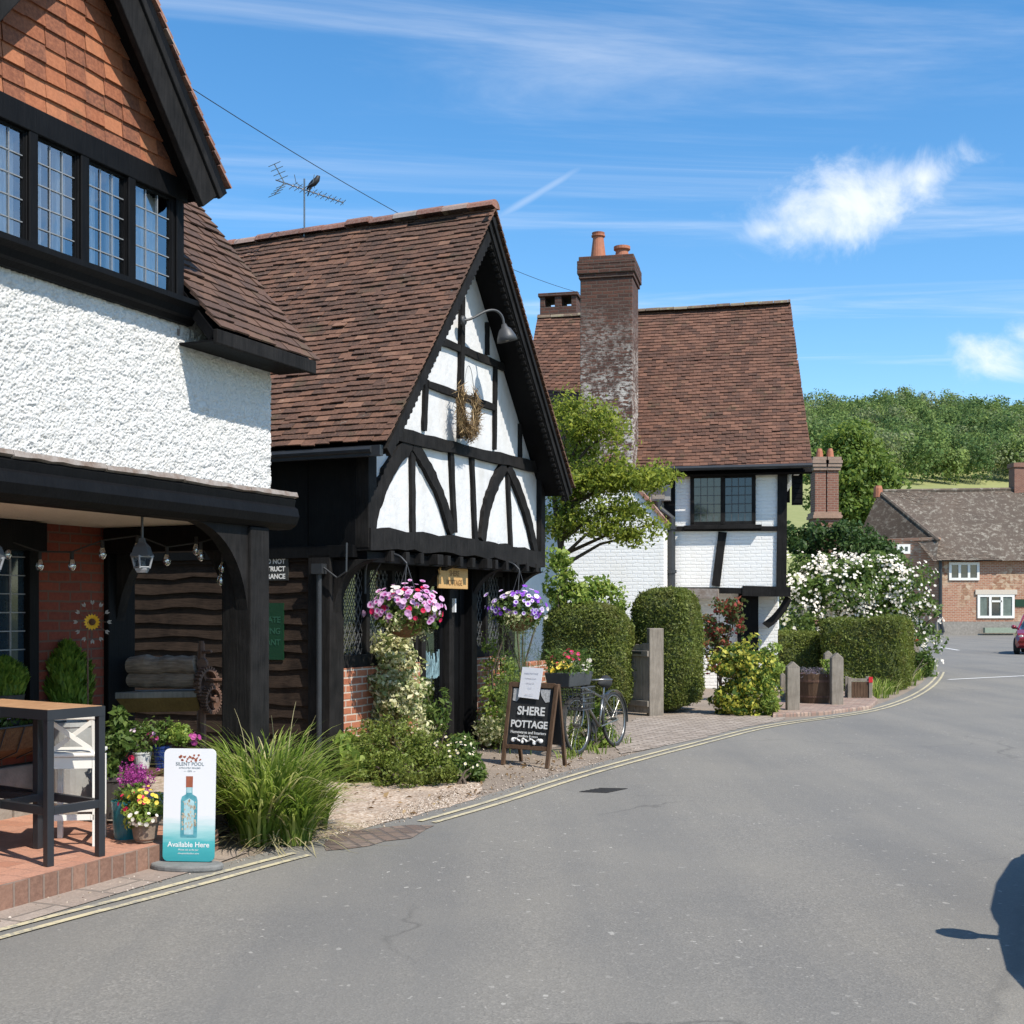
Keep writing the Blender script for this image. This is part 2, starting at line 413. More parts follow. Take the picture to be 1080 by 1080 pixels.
M_leadbar = simple('lead_came', (.24, .25, .26), .5, .25, 15, .1)
M_leaddark = simple('dark_lead_came', (.085, .087, .09), .5, .25, 15, .1)
def glass():
    t = NT('window_glass'); gl = t.nd('ShaderNodeBsdfGlossy'); gl.inputs['Roughness'].default_value = .03; gl.inputs['Color'].default_value = (.9, .95, 1, 1)
    w = t.noise(t.coord(), 6, 2); t.L.new(t.bump(w, .12, .01), gl.inputs['Normal'])
    tp = t.nd('ShaderNodeBsdfTransparent'); tp.inputs['Color'].default_value = (.88, .92, .93, 1)
    lw = t.nd('ShaderNodeFresnel'); lw.inputs['IOR'].default_value = 1.5
    mr = t.nd('ShaderNodeMapRange'); t.L.new(lw.outputs[0], mr.inputs[0]); mr.inputs[3].default_value = .27; mr.inputs[4].default_value = .95
    mx = t.nd('ShaderNodeMixShader'); t.L.new(mr.outputs[0], mx.inputs[0])
    t.L.new(tp.outputs[0], mx.inputs[1]); t.L.new(gl.outputs[0], mx.inputs[2]); t.L.new(mx.outputs[0], t.N['Material Output'].inputs[0]); return t.m
M_glass = glass()
M_darkglass = simple('dark_window_glass', (.02, .035, .05), .06, .3, 5, .03, 8, Specular_IOR_Level=.9)

UVdir = tuple(UV+VV); Q3dir = tuple(W3+S3)
M_brick = brick('shade_darkened_red_brick', [(.13, .024, .012), (.19, .032, .015), (.235, .05, .023)], (.11, .06, .042), UVdir)  # red deepened so the porch shade is part of the brick colour
M_brickshop = brick('orange_brick', [(.3, .085, .04), (.42, .14, .065), (.5, .19, .1)], (.5, .42, .34), UVdir, bw=.21)
M_kerbbrick = brick('terrace_edge_brick', [(.15, .075, .05), (.25, .13, .085), (.33, .19, .13)], (.22, .16, .125), UVdir, bw=.11, rh=.16, bump=.8)
M_wbrick = brick('white_painted_brick', [(.84, .83, .80), (.76, .72, .64), (.6, .53, .42)], None, Q3dir, bw=.22, rh=.072, ms=.012, painted=True, bump=.75, warp=.022)
def lime(t, col, v):
    sx = t.nd('ShaderNodeSeparateXYZ'); t.L.new(t.coord(), sx.inputs[0])
    mr = t.nd('ShaderNodeMapRange'); t.L.new(sx.outputs[2], mr.inputs[0]); mr.inputs[1].default_value = 8.0; mr.inputs[2].default_value = 5.9
    n = t.noise(t.coord(), 3.2, 6, .7); f = t.math('MULTIPLY', t.ramp(n, [(.4, 0.), (.56, 1.)]), mr.outputs[0])
    f = t.math('MULTIPLY', f, t.ramp(t.noise(t.coord((1, 1, 2.2)), 9, 5, .7), [(.46, 0.), (.53, 1.)])); col = t.mix(t.math('MULTIPLY', f, .8), col, (.62, .58, .52))
    return col
M_chim = brick('sooty_chimney_brick', [(.03, .015, .011), (.08, .031, .02), (.15, .058, .035)], (.085, .064, .05), Q3dir, bw=.22, rh=.072, ms=.01, extra=lime, warp=.02)
def flint(t, col, v):
    vo = t.nd('ShaderNodeTexVoronoi'); vo.inputs['Scale'].default_value = 5; t.L.new(t.coord(), vo.inputs['Vector'])
    c = t.ramp(vo.outputs['Color'], [(.2, (.22, .1, .05)), (.6, (.46, .34, .22)), (1, (.55, .45, .33))])
    n = t.noise(t.coord(), .35, 4); return t.mix(t.ramp(n, [(.47, 0.), (.56, .75)]), col, c)
M_farbrick = brick('mellow_brick', [(.27, .092, .046), (.4, .16, .08), (.5, .24, .14)], (.42, .32, .24), (1, 1, 0), bw=.3, rh=.11, ms=.02, extra=flint)
M_chim2 = brick('far_chimney_brick', [(.16, .06, .04), (.25, .1, .065), (.3, .14, .09)], (.3, .22, .17), (1, 1, 0), bw=.22, rh=.075)
T_shop = tiles('shop_roof_tile', [(0, (.042, .022, .014)), (.35, (.072, .035, .021)), (.7, (.108, .05, .029)), (.93, (.15, .07, .04)), (1, (.22, .115, .07))], ((.38, .35, .28), 14, .63, .5))
T_inn = tiles('inn_roof_tile', [(0, (.048, .026, .018)), (.5, (.08, .041, .026)), (1, (.115, .06, .037))])
T_cott = tiles('cottage_roof_tile', [(0, (.05, .023, .014)), (.35, (.085, .037, .022)), (.7, (.125, .055, .032)), (1, (.175, .082, .05))], ((.42, .38, .3), 13, .65, .5))
T_hang = tiles('hung_tile', [(0, (.11, .04, .022)), (.35, (.2, .062, .026)), (.7, (.29, .09, .034)), (1, (.36, .135, .06))])
T_ridge = tiles('ridge_tile', [(0, (.15, .06, .04)), (.5, (.24, .09, .055)), (.85, (.3, .13, .08)), (1, (.3, .27, .24))])
def farroof():
    t = NT('lichened_roof_tile'); co = t.coord(); n = t.noise(co, 2.8, 7, .85); n2 = t.noise(co, .35, 4, .6)
    base = t.ramp(n2, [(.3, (.075, .056, .041)), (.7, (.135, .1, .073))])
    col = t.mix(t.ramp(n, [(.52, 0.), (.6, .8)]), base, (.4, .37, .3))
    r = t.island(); col = t.mix(.35, col, t.ramp(r, [(0, (.05, .037, .028)), (1, (.17, .125, .09))]))
    return t.out(col, .9)
T_far = farroof()

# ground
def asphalt():
    t = NT('asphalt'); co = t.coord(); f = t.noise(co, 95, 4, .8); m = t.noise(co, 1.1, 6, .65); mpb = t.nd('ShaderNodeMapping'); mpb.inputs['Rotation'].default_value = (0, 0, math.radians(24)); mpb.inputs['Scale'].default_value = (1, .1, 1); t.L.new(co, mpb.inputs[0]); b = t.noise(mpb.outputs[0], .9, 5, .6)
    vo = t.nd('ShaderNodeTexVoronoi'); vo.inputs['Scale'].default_value = 82; t.L.new(co, vo.inputs['Vector'])
    c = t.ramp(vo.outputs['Color'], [(0, (.09, .088, .083)), (.35, (.15, .147, .14)), (.7, (.215, .209, .196)), (1, (.36, .345, .32))])
    c = t.mix(.5, c, t.ramp(f, [(.32, (.11, .106, .098)), (.68, (.29, .28, .255))]))
    c = t.mix(t.ramp(m, [(.35, 0.), (.7, .5)]), c, (.215, .205, .182)); c = t.mix(t.ramp(b, [(.4, 0.), (.6, .6)]), c, (.135, .136, .136)); w_ = t.noise(co, .35, 5, .6); c = t.mix(t.ramp(w_, [(.42, 0.), (.62, .3)]), c, (.25, .238, .21))
    sp = t.noise(t.coord((1, .8, 1)), 17, 2, .5); sp2 = t.noise(co, .9, 2)
    c = t.mix(t.math('MULTIPLY', t.ramp(sp, [(.675, 0.), (.7, .55)]), t.ramp(sp2, [(.42, 0.), (.6, 1.)])), c, (.5, .49, .46))
    oil = t.noise(co, 2.2, 3, .5); c = t.mix(t.ramp(oil, [(.73, 0.), (.78, .4)]), c, (.07, .07, .072))
    # long seam where a newer lay meets the old one
    dp = t.nd('ShaderNodeVectorMath', operation='DOT_PRODUCT'); t.L.new(co, dp.inputs[0]); dp.inputs[1].default_value = (.897, -.443, 0)
    sd_ = t.math('ADD', t.math('ADD', dp.outputs['Value'], .95), t.math('MULTIPLY', t.math('SUBTRACT', t.noise(co, 1.5, 4), .5), .5))
    c = t.mix(t.ramp(sd_, [(.48, 0.), (.56, .45)]), c, t.mix(.5, c, (.33, .315, .28)))
    c = t.mix(t.ramp(t.math('ABSOLUTE', t.math('SUBTRACT', sd_, .5)), [(.0, .3), (.07, 0.)]), c, (.1, .098, .092))
    cr = t.nd('ShaderNodeTexVoronoi', feature='DISTANCE_TO_EDGE'); cr.inputs['Scale'].default_value = .33
    wv = t.nd('ShaderNodeTexNoise'); wv.inputs['Scale'].default_value = 2.2; wv.inputs['Detail'].default_value = 6; t.L.new(co, wv.inputs['Vector'])
    va = t.nd('ShaderNodeVectorMath', operation='MULTIPLY_ADD'); t.L.new(wv.outputs['Color'], va.inputs[0]); va.inputs[1].default_value = (.7, .7, 0); t.L.new(co, va.inputs[2]); t.L.new(va.outputs[0], cr.inputs['Vector'])
    c = t.mix(t.math('MULTIPLY', t.ramp(cr.outputs['Distance'], [(.0, .55), (.006, 0.)]), t.ramp(t.noise(co, .28, 2), [(.5, 0.), (.6, 1.)])), c, (.07, .068, .064))
    c = t.mix(1., c, (.96, .93, .875), 'MULTIPLY')
    return t.out(c, .88, t.bump(t.math('ADD', vo.outputs['Distance'], f), .55, .004))
M_asphalt = asphalt()
def gravel():
    t = NT('gravel'); co = t.coord(); vo = t.nd('ShaderNodeTexVoronoi'); vo.inputs['Scale'].default_value = 38; t.L.new(co, vo.inputs['Vector'])
    c = t.ramp(vo.outputs['Color'], [(0, (.22, .15, .1)), (.4, (.42, .31, .22)), (.8, (.56, .46, .36)), (1, (.66, .6, .52))])
    n = t.noise(co, 1.7, 5, .65); c = t.mix(t.ramp(n, [(.4, 0.), (.7, .65)]), c, (.27, .21, .16))
    return t.out(c, .95, t.bump(vo.outputs['Distance'], .8, .012))
M_gravel = gravel()
def dirt():
    t = NT('trodden_dirt'); co = t.coord(); n = t.noise(co, 1.2, 6, .65); f = t.noise(co, 60, 5, .75)
    c = t.ramp(n, [(.3, (.16, .125, .095)), (.6, (.25, .2, .155)), (.8, (.33, .28, .225))]); c = t.mix(t.ramp(f, [(.5, 0.), (.7, .6)]), c, (.46, .39, .31))
    return t.out(c, .95, t.bump(f, .6, .01))
M_dirt = dirt()
def grassmat():
    t = NT('rough_grass_ground'); co = t.coord(); n = t.noise(co, .8, 6, .65); c = t.ramp(n, [(.3, (.05, .065, .02)), (.7, (.1, .12, .04))])
    return t.out(c, .95, t.bump(t.noise(co, 50, 4), .8, .02))
M_ground = grassmat()
def meadow():
    t = NT('meadow_grass'); co = t.coord(); n = t.noise(co, .03, 6, .6); f = t.noise(t.coord((1, 1, 1)), .9, 5, .7)
    c = t.mix(.4, t.ramp(n, [(.3, (.2, .22, .07)), (.7, (.3, .3, .11))]), t.ramp(f, [(.3, (.16, .19, .055)), (.7, (.32, .31, .13))]))
    return t.out(c, .95)
M_meadow = meadow()
M_terrace = brick('terrace_quarry_tile', [(.36, .15, .09), (.45, .2, .12), (.5, .24, .15)], (.3, .2, .15), (1, 1, 0), bw=.15, rh=.15, ms=.005)
def flat_brick(name, cols, mortar, bw, rh, ms, rot):
    t = NT(name); mp = t.nd('ShaderNodeMapping'); mp.inputs['Rotation'].default_value = (0, 0, rot); t.L.new(t.coord(), mp.inputs[0])
    br = t.nd('ShaderNodeTexBrick'); br.inputs['Scale'].default_value = 1; br.inputs['Brick Width'].default_value = bw; br.inputs['Row Height'].default_value = rh; br.inputs['Mortar Size'].default_value = ms
    br.inputs['Mortar Smooth'].default_value = .3; br.inputs['Color1'].default_value = (0, 0, 0, 1); br.inputs['Color2'].default_value = (1, 1, 1, 1)
    nz = t.nd('ShaderNodeTexNoise'); nz.inputs['Scale'].default_value = 4; t.L.new(mp.outputs[0], nz.inputs['Vector'])
    ad = t.nd('ShaderNodeVectorMath', operation='MULTIPLY_ADD'); t.L.new(nz.outputs['Color'], ad.inputs[0]); ad.inputs[1].default_value = (.03, .03, 0); t.L.new(mp.outputs[0], ad.inputs[2])
    t.L.new(ad.outputs[0], br.inputs['Vector'])
    c = t.ramp(br.outputs['Color'], [(i/(len(cols)-1), c) for i, c in enumerate(cols)]); n = t.noise(t.coord(), 3, 6, .7); c = t.mix(t.ramp(n, [(.4, 0.), (.8, .6)]), c, mortar)
    c = t.mix(br.outputs['Fac'], c, mortar); f = t.noise(t.coord(), 60, 4, .7)
    c = t.mix(t.ramp(f, [(.35, .4), (.6, 0.)]), c, tuple(x*.6 for x in mortar))
    return t.out(c, .9, t.bump(t.math('SUBTRACT', t.math('MULTIPLY', f, .5), br.outputs['Fac']), .8, .012))
M_terrace = flat_brick('terrace_tile', [(.38, .165, .1), (.46, .215, .135), (.5, .25, .165)], (.36, .2, .14), .15, .15, .004, math.radians(24))
M_setts = flat_brick('cobble_setts', [(.3, .24, .19), (.4, .33, .27), (.5, .42, .35)], (.2, .165, .13), .2, .1, .018, math.radians(-15))
M_paver = flat_brick('brick_paver', [(.27, .17, .13), (.36, .24, .18), (.42, .31, .24)], (.22, .17, .14), .21, .105, .01, math.radians(20))
M_slab = flat_brick('kerb_slab', [(.3, .23, .185), (.36, .29, .235), (.42, .345, .285)], (.2, .165, .135), .6, .35, .012, math.radians(24))
def linepaint(name, c, wear):
    t = NT(name); n = t.noise(t.coord(), 26, 6, .75); n2 = t.noise(t.coord(), 2.5, 4)
    f = t.math('ADD', n, t.math('MULTIPLY', n2, .5)); col = t.mix(t.ramp(f, [(wear, 0.), (wear+.14, .8)]), c, (.2, .195, .18))
    return t.out(col, .8)
M_yline = linepaint('worn_yellow_paint', (.52, .45, .28), .72)
M_wline = linepaint('worn_white_paint', (.7, .69, .66), .8)

# foliage
G_yew = foliage('yew_leaf', [(0, (.075, .105, .016)), (.55, (.13, .17, .03)), (1, (.24, .27, .065))], .35, patch=((.16, .12, .045), 3.2, .55))
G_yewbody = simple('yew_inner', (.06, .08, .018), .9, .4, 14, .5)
G_bright = foliage('acer_leaf', [(0, (.13, .19, .024)), (.5, (.23, .29, .038)), (1, (.36, .4, .07))], .5, patch=((.12, .17, .03), 2.4, .6))
G_mid = foliage('mid_leaf', [(0, (.045, .09, .018)), (.5, (.09, .15, .03)), (1, (.17, .23, .06))], .4)
G_dark = foliage('ivy_leaf', [(0, (.022, .05, .012)), (.5, (.045, .09, .02)), (1, (.085, .14, .035))], .25)
G_vari = foliage('variegated_leaf', [(0, (.09, .13, .035)), (.3, (.25, .29, .1)), (.55, (.58, .56, .3)), (1, (.75, .72, .48))], .3)
G_gold = foliage('golden_variegated_leaf', [(0, (.04, .08, .015)), (.45, (.1, .17, .025)), (.6, (.42, .42, .05)), (1, (.62, .58, .12))], .35)
G_lime = foliage('lime_leaf', [(0, (.1, .17, .03)), (.5, (.2, .29, .05)), (1, (.36, .42, .1))], .4)
G_box = foliage('box_leaf', [(0, (.08, .12, .018)), (.5, (.15, .2, .03)), (1, (.28, .32, .075))], .35, patch=((.16, .15, .05), 4, .5))
G_grass = foliage('grass_blade', [(0, (.085, .145, .02)), (.45, (.18, .27, .04)), (.8, (.32, .4, .09)), (.94, (.48, .49, .18)), (1, (.58, .5, .27))], .45)
G_straw = foliage('seed_head', [(0, (.25, .22, .1)), (1, (.5, .45, .26))], .3)
G_fern = foliage('fennel_leaf', [(0, (.05, .09, .03)), (.5, (.1, .15, .045)), (1, (.17, .22, .08))], .4)
G_conifer = foliage('conifer_leaf', [(0, (.05, .1, .01)), (.5, (.1, .18, .02)), (1, (.19, .27, .035))], .3)
G_red = foliage('red_tinged_leaf', [(0, (.05, .08, .02)), (.6, (.1, .12, .035)), (.75, (.25, .07, .04)), (1, (.4, .06, .05))], .3)
G_hill = foliage('woodland_leaf', [(0, (.058, .112, .045)), (.25, (.1, .165, .055)), (.55, (.145, .215, .06)), (.85, (.23, .295, .085)), (1, (.23, .25, .15))], .25, attr=True, rough=.8, spec=.1)
G_tree = foliage('lone_tree_leaf', [(0, (.08, .14, .025)), (.5, (.14, .21, .035)), (1, (.2, .27, .06))], .4)
G_twig = simple('dry_twig', (.32, .21, .11), .9, .55, 40, .3)
G_bark = wood('bark', (.05, .04, .03), (.14, .11, .085), .95)
def petal(name, c, c2=None, tr=.25):
    return foliage(name, [(0, c), (1, c2 or tuple(min(1, x*1.3) for x in c))], tr)
F_white = petal('white_petal', (.66, .6, .52), (.84, .8, .72))
F_pink = petal('pink_petal', (.5, .25, .47), (.72, .5, .68)); F_pinkd = petal('magenta_petal', (.36, .05, .22), (.52, .1, .33))
F_purple = petal('purple_petal', (.22, .05, .5), (.36, .12, .65)); F_lilac = petal('lilac_petal', (.6, .5, .75), (.78, .7, .85))
F_red = petal('red_petal', (.55, .01, .06), (.7, .03, .12)); F_yellow = petal('yellow_petal', (.7, .5, .04), (.8, .65, .12))
F_heather = petal('heather_petal', (.28, .03, .2), (.42, .08, .3)); F_peach = petal('apricot_petal', (.72, .3, .1), (.8, .45, .2))

# ------------------------------------------------------------------ foliage generators
def rg(seed): return np.random.default_rng(seed)
def unit(a): return a/np.maximum(np.linalg.norm(a, axis=-1, keepdims=True), 1e-9)
def leaf_arrays(Pt, N, size, r, var=.35, asp=.5, fold=.12, bias=1.2, droop=0):
    n = len(Pt); nn = unit(r.normal(size=(n, 3))+(N*bias if N is not None else 0))
    tg = unit(np.cross(nn, r.normal(size=(n, 3)))); 
    if droop: tg = unit(tg+np.array([0, 0, -droop])); nn = unit(nn-tg*(nn*tg).sum(1, keepdims=True))
    bt = np.cross(nn, tg); L = (size*np.clip(1+var*r.normal(size=n), .4, 2))[:, None]; w = L*asp
    V = np.stack([Pt-tg*L*.5, Pt+bt*w*.5+nn*L*fold+tg*L*.05, Pt+tg*L*.5, Pt-bt*w*.5+nn*L*fold+tg*L*.05], 1).reshape(-1, 3)
    return V, np.arange(4*n).reshape(-1, 4)
def blobs(r, specs, n, shell=.55, noise=.12):
    """specs: (center, (rx,ry,rz), weight)"""
    w = np.array([s[2] if len(s) > 2 else s[1][0]*s[1][1]+s[1][0]*s[1][2] for s in specs], float); w /= w.sum()
    k = r.choice(len(specs), n, p=w); c = np.array([tuple(s[0]) for s in specs])[k]; rad = np.array([s[1] for s in specs])[k]
    d = unit(r.normal(size=(n, 3))); rr = (shell+(1-shell)*r.random(n)**.6)[:, None]*(1+noise*r.normal(size=(n, 1)))
    return c+d*rad*rr, unit(d/rad)
def clumpy(r, specs, nclump, cr, per, shell=.6, flat=.75):
    """clumps of leaves on the blobs, with gaps between"""
    cp, cn = blobs(r, specs, nclump, shell); rad = cr*(0.6+.8*r.random(nclump))
    k = np.repeat(np.arange(nclump), per); d = unit(r.normal(size=(len(k), 3)))
    pt = cp[k]+d*(rad[k]*(.35+.65*r.random(len(k))**.5))[:, None]*np.array([1, 1, flat])
    return pt, unit(d*.6+cn[k]*.6+np.array([0, 0, .35])), k
def leaf_obj(name, Pt, N, size, m, r, parent=None, org=None, **k):
    V, Fq = leaf_arrays(np.asarray(Pt), N, size, r, **k); return arrmesh(name, V, Fq, m, parent, org)
def flower_arrays(Pt, N, R, r, n=6, cup=.35):
    m = len(Pt); N = unit(N); t = unit(np.cross(N, r.normal(size=(m, 3)))); b = np.cross(N, t); Rr = (R*(.75+.5*r.random(m)))[:, None]
    V = [Pt-N*Rr*cup*.5]
    for q, (f, h) in enumerate(((.5, 0), (1., .12))):
        for i in range(n):
            a = 2*math.pi*(i+.5*q*0)/n; V.append(Pt+(t*math.cos(a)+b*math.sin(a))*Rr*f+N*Rr*(h*cup*2))
    V = np.stack(V, 1); nv = 1+2*n; base = (np.arange(m)*nv)[:, None]
    f1 = [(0, 1+i, 1+(i+1) % n, 1+(i+1) % n) for i in range(n)]
    F2 = [(1+i, 1+n+i, 1+n+(i+1) % n, 1+(i+1) % n) for i in range(n)]
    tri = np.concatenate([base+np.array([[a, b_, c_]]) for a, b_, c_, _ in f1]); qd = np.concatenate([base+np.array([f]) for f in F2])
    return V.reshape(-1, 3), tri, qd
def flowers(name, Pt, N, R, mats, r, parent=None, org=None, n=6, cup=.35):
    V, tri, qd = flower_arrays(np.asarray(Pt, float), np.asarray(N, float), R, r, n, cup)
    o = ORG[parent.name] if parent is not None else Vector(org)
    me = bpy.data.meshes.new(name); me.from_pydata((V-np.array(o)).tolist(), [], tri.tolist()+qd.tolist())
    me.polygons.foreach_set('material_index', [0]*len(tri)+[len(mats)-1]*len(qd)); me.update()
    return finish(me, name, mats, parent, o)
def rbox_pts(u, h, rad):
    """map points of the unit cube surface to a rounded box"""
    h = np.array(h); p = u*h; inner = np.maximum(h-rad, 1e-3); cl = np.clip(p, -inner, inner); d = unit(p-cl+1e-9*u); return cl+d*rad, d
def cube_surface(r, n, h, nobottom=True):
    h = np.array(h); ar = np.array([h[1]*h[2], h[1]*h[2], h[0]*h[2], h[0]*h[2], h[0]*h[1]]); f = r.choice(5, n, p=ar/ar.sum())
    u = r.uniform(-1, 1, (n, 3)); ax = np.array([0, 0, 1, 1, 2])[f]; sg = np.array([-1, 1, -1, 1, 1])[f]; u[np.arange(n), ax] = sg; return u
def hedge(name, label, o, e1, e2, h, rad, size, seed, dens=1500, lump=.02, cat='hedge', top=0, group=None, m=None):
    """o: ground corner, e1/e2 edge vectors, h height"""
    r = rg(seed); o = Vector(o); e1 = Vector(e1); e2 = Vector(e2); c = o+e1/2+e2/2
    x = np.array(e1.normalized()); y = np.array(e2.normalized()); hd = (e1.length/2, e2.length/2, h/2)
    cc = np.array([c.x, c.y, o.z+h/2]); M = np.stack([x, y, np.array([0, 0, 1.])])
    ph = r.uniform(0, 6, 6)
    def lumpf(p): return lump*(np.sin(p[:, 0]*5+ph[0])+np.sin(p[:, 1]*6+ph[1]+p[:, 2]*4)+np.sin(p[:, 2]*7+ph[2]+p[:, 0]*3))
    def mapp(u):
        p, d = rbox_pts(u, hd, rad); tp = 1-top*(p[:, 2:3]/h+.5); p = p*np.concatenate([tp, tp, np.ones_like(tp)], 1); p = p+d*lumpf(p)[:, None]; return p, d
    th = thing(name, label, cat, (c.x, c.y, o.z), group)
    g = 14; V = []; Fq = []
    lin = np.linspace(-1, 1, g+1)
    for ax in range(3):
        for sg in (-1, 1):
            A, B = np.meshgrid(lin, lin, indexing='ij'); u = np.zeros((g+1, g+1, 3)); u[..., ax] = sg; u[..., (ax+1) % 3] = A; u[..., (ax+2) % 3] = B*sg
            p, d = mapp(u.reshape(-1, 3)); p = (p-d*size*.6); b = len(V)*(g+1)**2; V.append(p@M+cc)
            idx = np.arange((g+1)**2).reshape(g+1, g+1)+b
            Fq.append(np.stack([idx[:-1, :-1], idx[1:, :-1], idx[1:, 1:], idx[:-1, 1:]], -1).reshape(-1, 4))
    arrmesh('inner_growth', np.concatenate(V), np.concatenate(Fq), G_yewbody, th)
    area = 2*(e1.length+e2.length)*h+e1.length*e2.length
    u = cube_surface(r, int(area*dens), hd); p, d = mapp(u); p = p+d*(r.normal(size=(len(p), 1))*size*.4+(r.random((len(p), 1)) < .03)*size*r.random((len(p), 1))*1.6)
    leaf_obj('foliage', p@M+cc, d@M, size, m or G_yew, r, th, asp=.45, bias=.9)
    return th
def bush(name, label, specs, n, size, m, seed, loc, cat='shrub', clump=None, group=None, stem=True, asp=.55, shell=.5, bias=.9):
    r = rg(seed); th = thing(name, label, cat, loc, group)
    if clump: pt, N, _ = clumpy(r, specs, clump[0], clump[1], n//clump[0], shell)
    else: pt, N = blobs(r, specs, n, shell)
    pt[:, 2] = np.maximum(pt[:, 2], loc[2]+.01)
    leaf_obj('foliage', pt, N, size, m, r, th, asp=asp, bias=bias)
    if stem:
        mb = MB(); rr = random.Random(seed); lo = Vector(loc)
        for s in specs[:8]:
            c = Vector(s[0]); 
            for _ in range(2):
                e = c+Vector((rr.uniform(-.4, .4)*s[1][0], rr.uniform(-.4, .4)*s[1][1], rr.uniform(-.2, .6)*s[1][2]))
                b = lo+Vector((rr.uniform(-.05, .05), rr.uniform(-.05, .05), 0)); mid = b.lerp(e, .5)+Vector((rr.uniform(-.08, .08), rr.uniform(-.08, .08), .05))
                k = min(.02, .012+.01*s[1][0]); mb.tube([b, mid, e], [k, k*.7, k*.3], 5)
        mb.build('stems', G_bark, th)
    return th
def ribbon_tuft(r, base, n, L, width, spread, lean=None, segs=6, rad=.2, up=.9):
    """arching blades"""
    a = r.uniform(0, 2*math.pi, n); rr = rad*np.sqrt(r.random(n)); b = np.array(base)+np.stack([np.cos(a)*rr, np.sin(a)*rr, np.zeros(n)], 1)
    a2 = a+r.normal(size=n)*.7; dirh = np.stack([np.cos(a2), np.sin(a2), np.zeros(n)], 1)
    if lean is not None: dirh = unit(dirh+np.array(lean))
    Ln = L*(.55+.6*r.random(n)); sp = spread*(.4+.9*r.random(n)); side = np.stack([-dirh[:, 1], dirh[:, 0], np.zeros(n)], 1)
    V = []
    for i in range(segs+1):
        t = i/segs; hor = (sp*t**1.6)[:, None]*dirh*Ln[:, None]; ver = (Ln*(up*t-(.25+.55*np.minimum(sp, 1.2))*t**2.6*.75))[:, None]*np.array([0, 0, 1.])
        w = width*(1-t**2)*.5+.0008; c = b+hor+ver; V += [c-side*w, c+side*w]
    V = np.stack(V, 1); nv = 2*(segs+1); base_i = (np.arange(n)*nv)[:, None]
    Fq = np.concatenate([base_i+np.array([[2*i, 2*i+1, 2*i+3, 2*i+2]]) for i in range(segs)]); V = V.reshape(-1, 3); V[:, 2] = np.maximum(V[:, 2], base[2]+.004); return V, Fq
def join_arr(parts):
    Vs = []; Fs = []; o = 0
    for V, Fq in parts: Vs.append(V); Fs.append(Fq+o); o += len(V)
    return np.concatenate(Vs), np.concatenate(Fs)
def grow(mb, p, d, L, r, depth, rr, tips, split=(2, 3), ang=.6, shrink=.72, upb=.1):
    q = p+d*L; mid = p.lerp(q, .5)+Vector((rr.uniform(-1, 1), rr.uniform(-1, 1), 0))*L*.06
    mb.tube([p, mid, q], [r, r*.85, r*.68], 7 if depth > 2 else 5, False)
    if depth <= 0: tips.append(q); return
    if depth <= 1: tips.append(q)
    for _ in range(rr.randint(*split)):
        nd_ = (d+Vector((rr.gauss(0, ang), rr.gauss(0, ang), rr.gauss(upb, ang*.6)))).normalized()
        grow(mb, q, nd_, L*shrink*rr.uniform(.8, 1.15), r*.66, depth-1, rr, tips, split, ang, shrink, upb)

def tiled(mb, O, eu, ev, x0, x1, length, gauge=.1, tw=.165, th=.013, rr=random, sag=None, jit=1.0, lap=1.7, lift=2.7):
    """plain clay tiles on a slope; x0,x1: functions of height up the slope"""
    O = Vector(O); eu = Vector(eu).normalized(); ev = Vector(ev).normalized(); n = eu.cross(ev).normalized()
    if n.z < 0: n = -n
    k = 0; y = 0
    fs = [(0, 1, 2, 3), (0, 4, 5, 1), (1, 5, 6, 2), (3, 2, 6, 7), (4, 0, 3, 7)]
    while y < length:
        a, b = x0(y), x1(y); x = a-(tw*.5 if k % 2 else 0)
        while x < b:
            xl, xr = max(x, a)+.0015, min(x+tw*rr.uniform(.97, 1.0), b)
            if xr-xl > .02:
                jy = rr.gauss(0, .004)*jit-(rr.random() < .015)*rr.uniform(.01, .035)*jit; jh = rr.gauss(0, .003)*jit+(rr.random() < .04)*rr.uniform(0, .012)*jit; ja = rr.gauss(0, .008)*jit
                top = min(y+gauge*lap, length+.03); sg0 = sag(x, y) if sag else 0; sg1 = sag(x, top) if sag else 0
                pts = []
                for (xx, yy, hh) in ((xl, y+jy+ja*(xl-x), th*lift+jh+sg0), (xr, y+jy+ja*(xr-x)+rr.gauss(0, .002)*jit, th*lift+jh+rr.gauss(0, .002)*jit+sg0), (xr, top, th*.9+sg1), (xl, top, th*.9+sg1)):
                    pts.append(O+eu*xx+ev*yy+n*hh)
                low = [p-n*th for p in pts]
                mb.add(pts+low, fs)
            x += tw
        y += gauge; k += 1
def ridge_line(mb, p, q, r=.1, seg=.3, rr=random, n=7):
    p = Vector(p); q = Vector(q); d = (q-p); L = d.length; d.normalize(); side = d.cross(Z).normalized(); up = side.cross(d).normalized()
    x = 0
    while x < L:
        e = min(x+seg*rr.uniform(.95, .99), L); rj = r*rr.uniform(.97, 1.05); h = rr.gauss(0, .006)
        vs = []
        for yy in (x, e):
            for i in range(n):
                a = math.pi*(i/(n-1)); vs.append(p+d*yy+side*math.cos(a)*rj+up*(math.sin(a)*rj*.8-r*.45+h))
        for yy in (x, e):
            vs.append(p+d*yy-up*r*.6)
        mb.add(vs, [(i, i+1, n+i+1, n+i) for i in range(n-1)]+[list(range(n))+[2*n], [n+i for i in range(n)][::-1]+[2*n+1]])
        x += seg
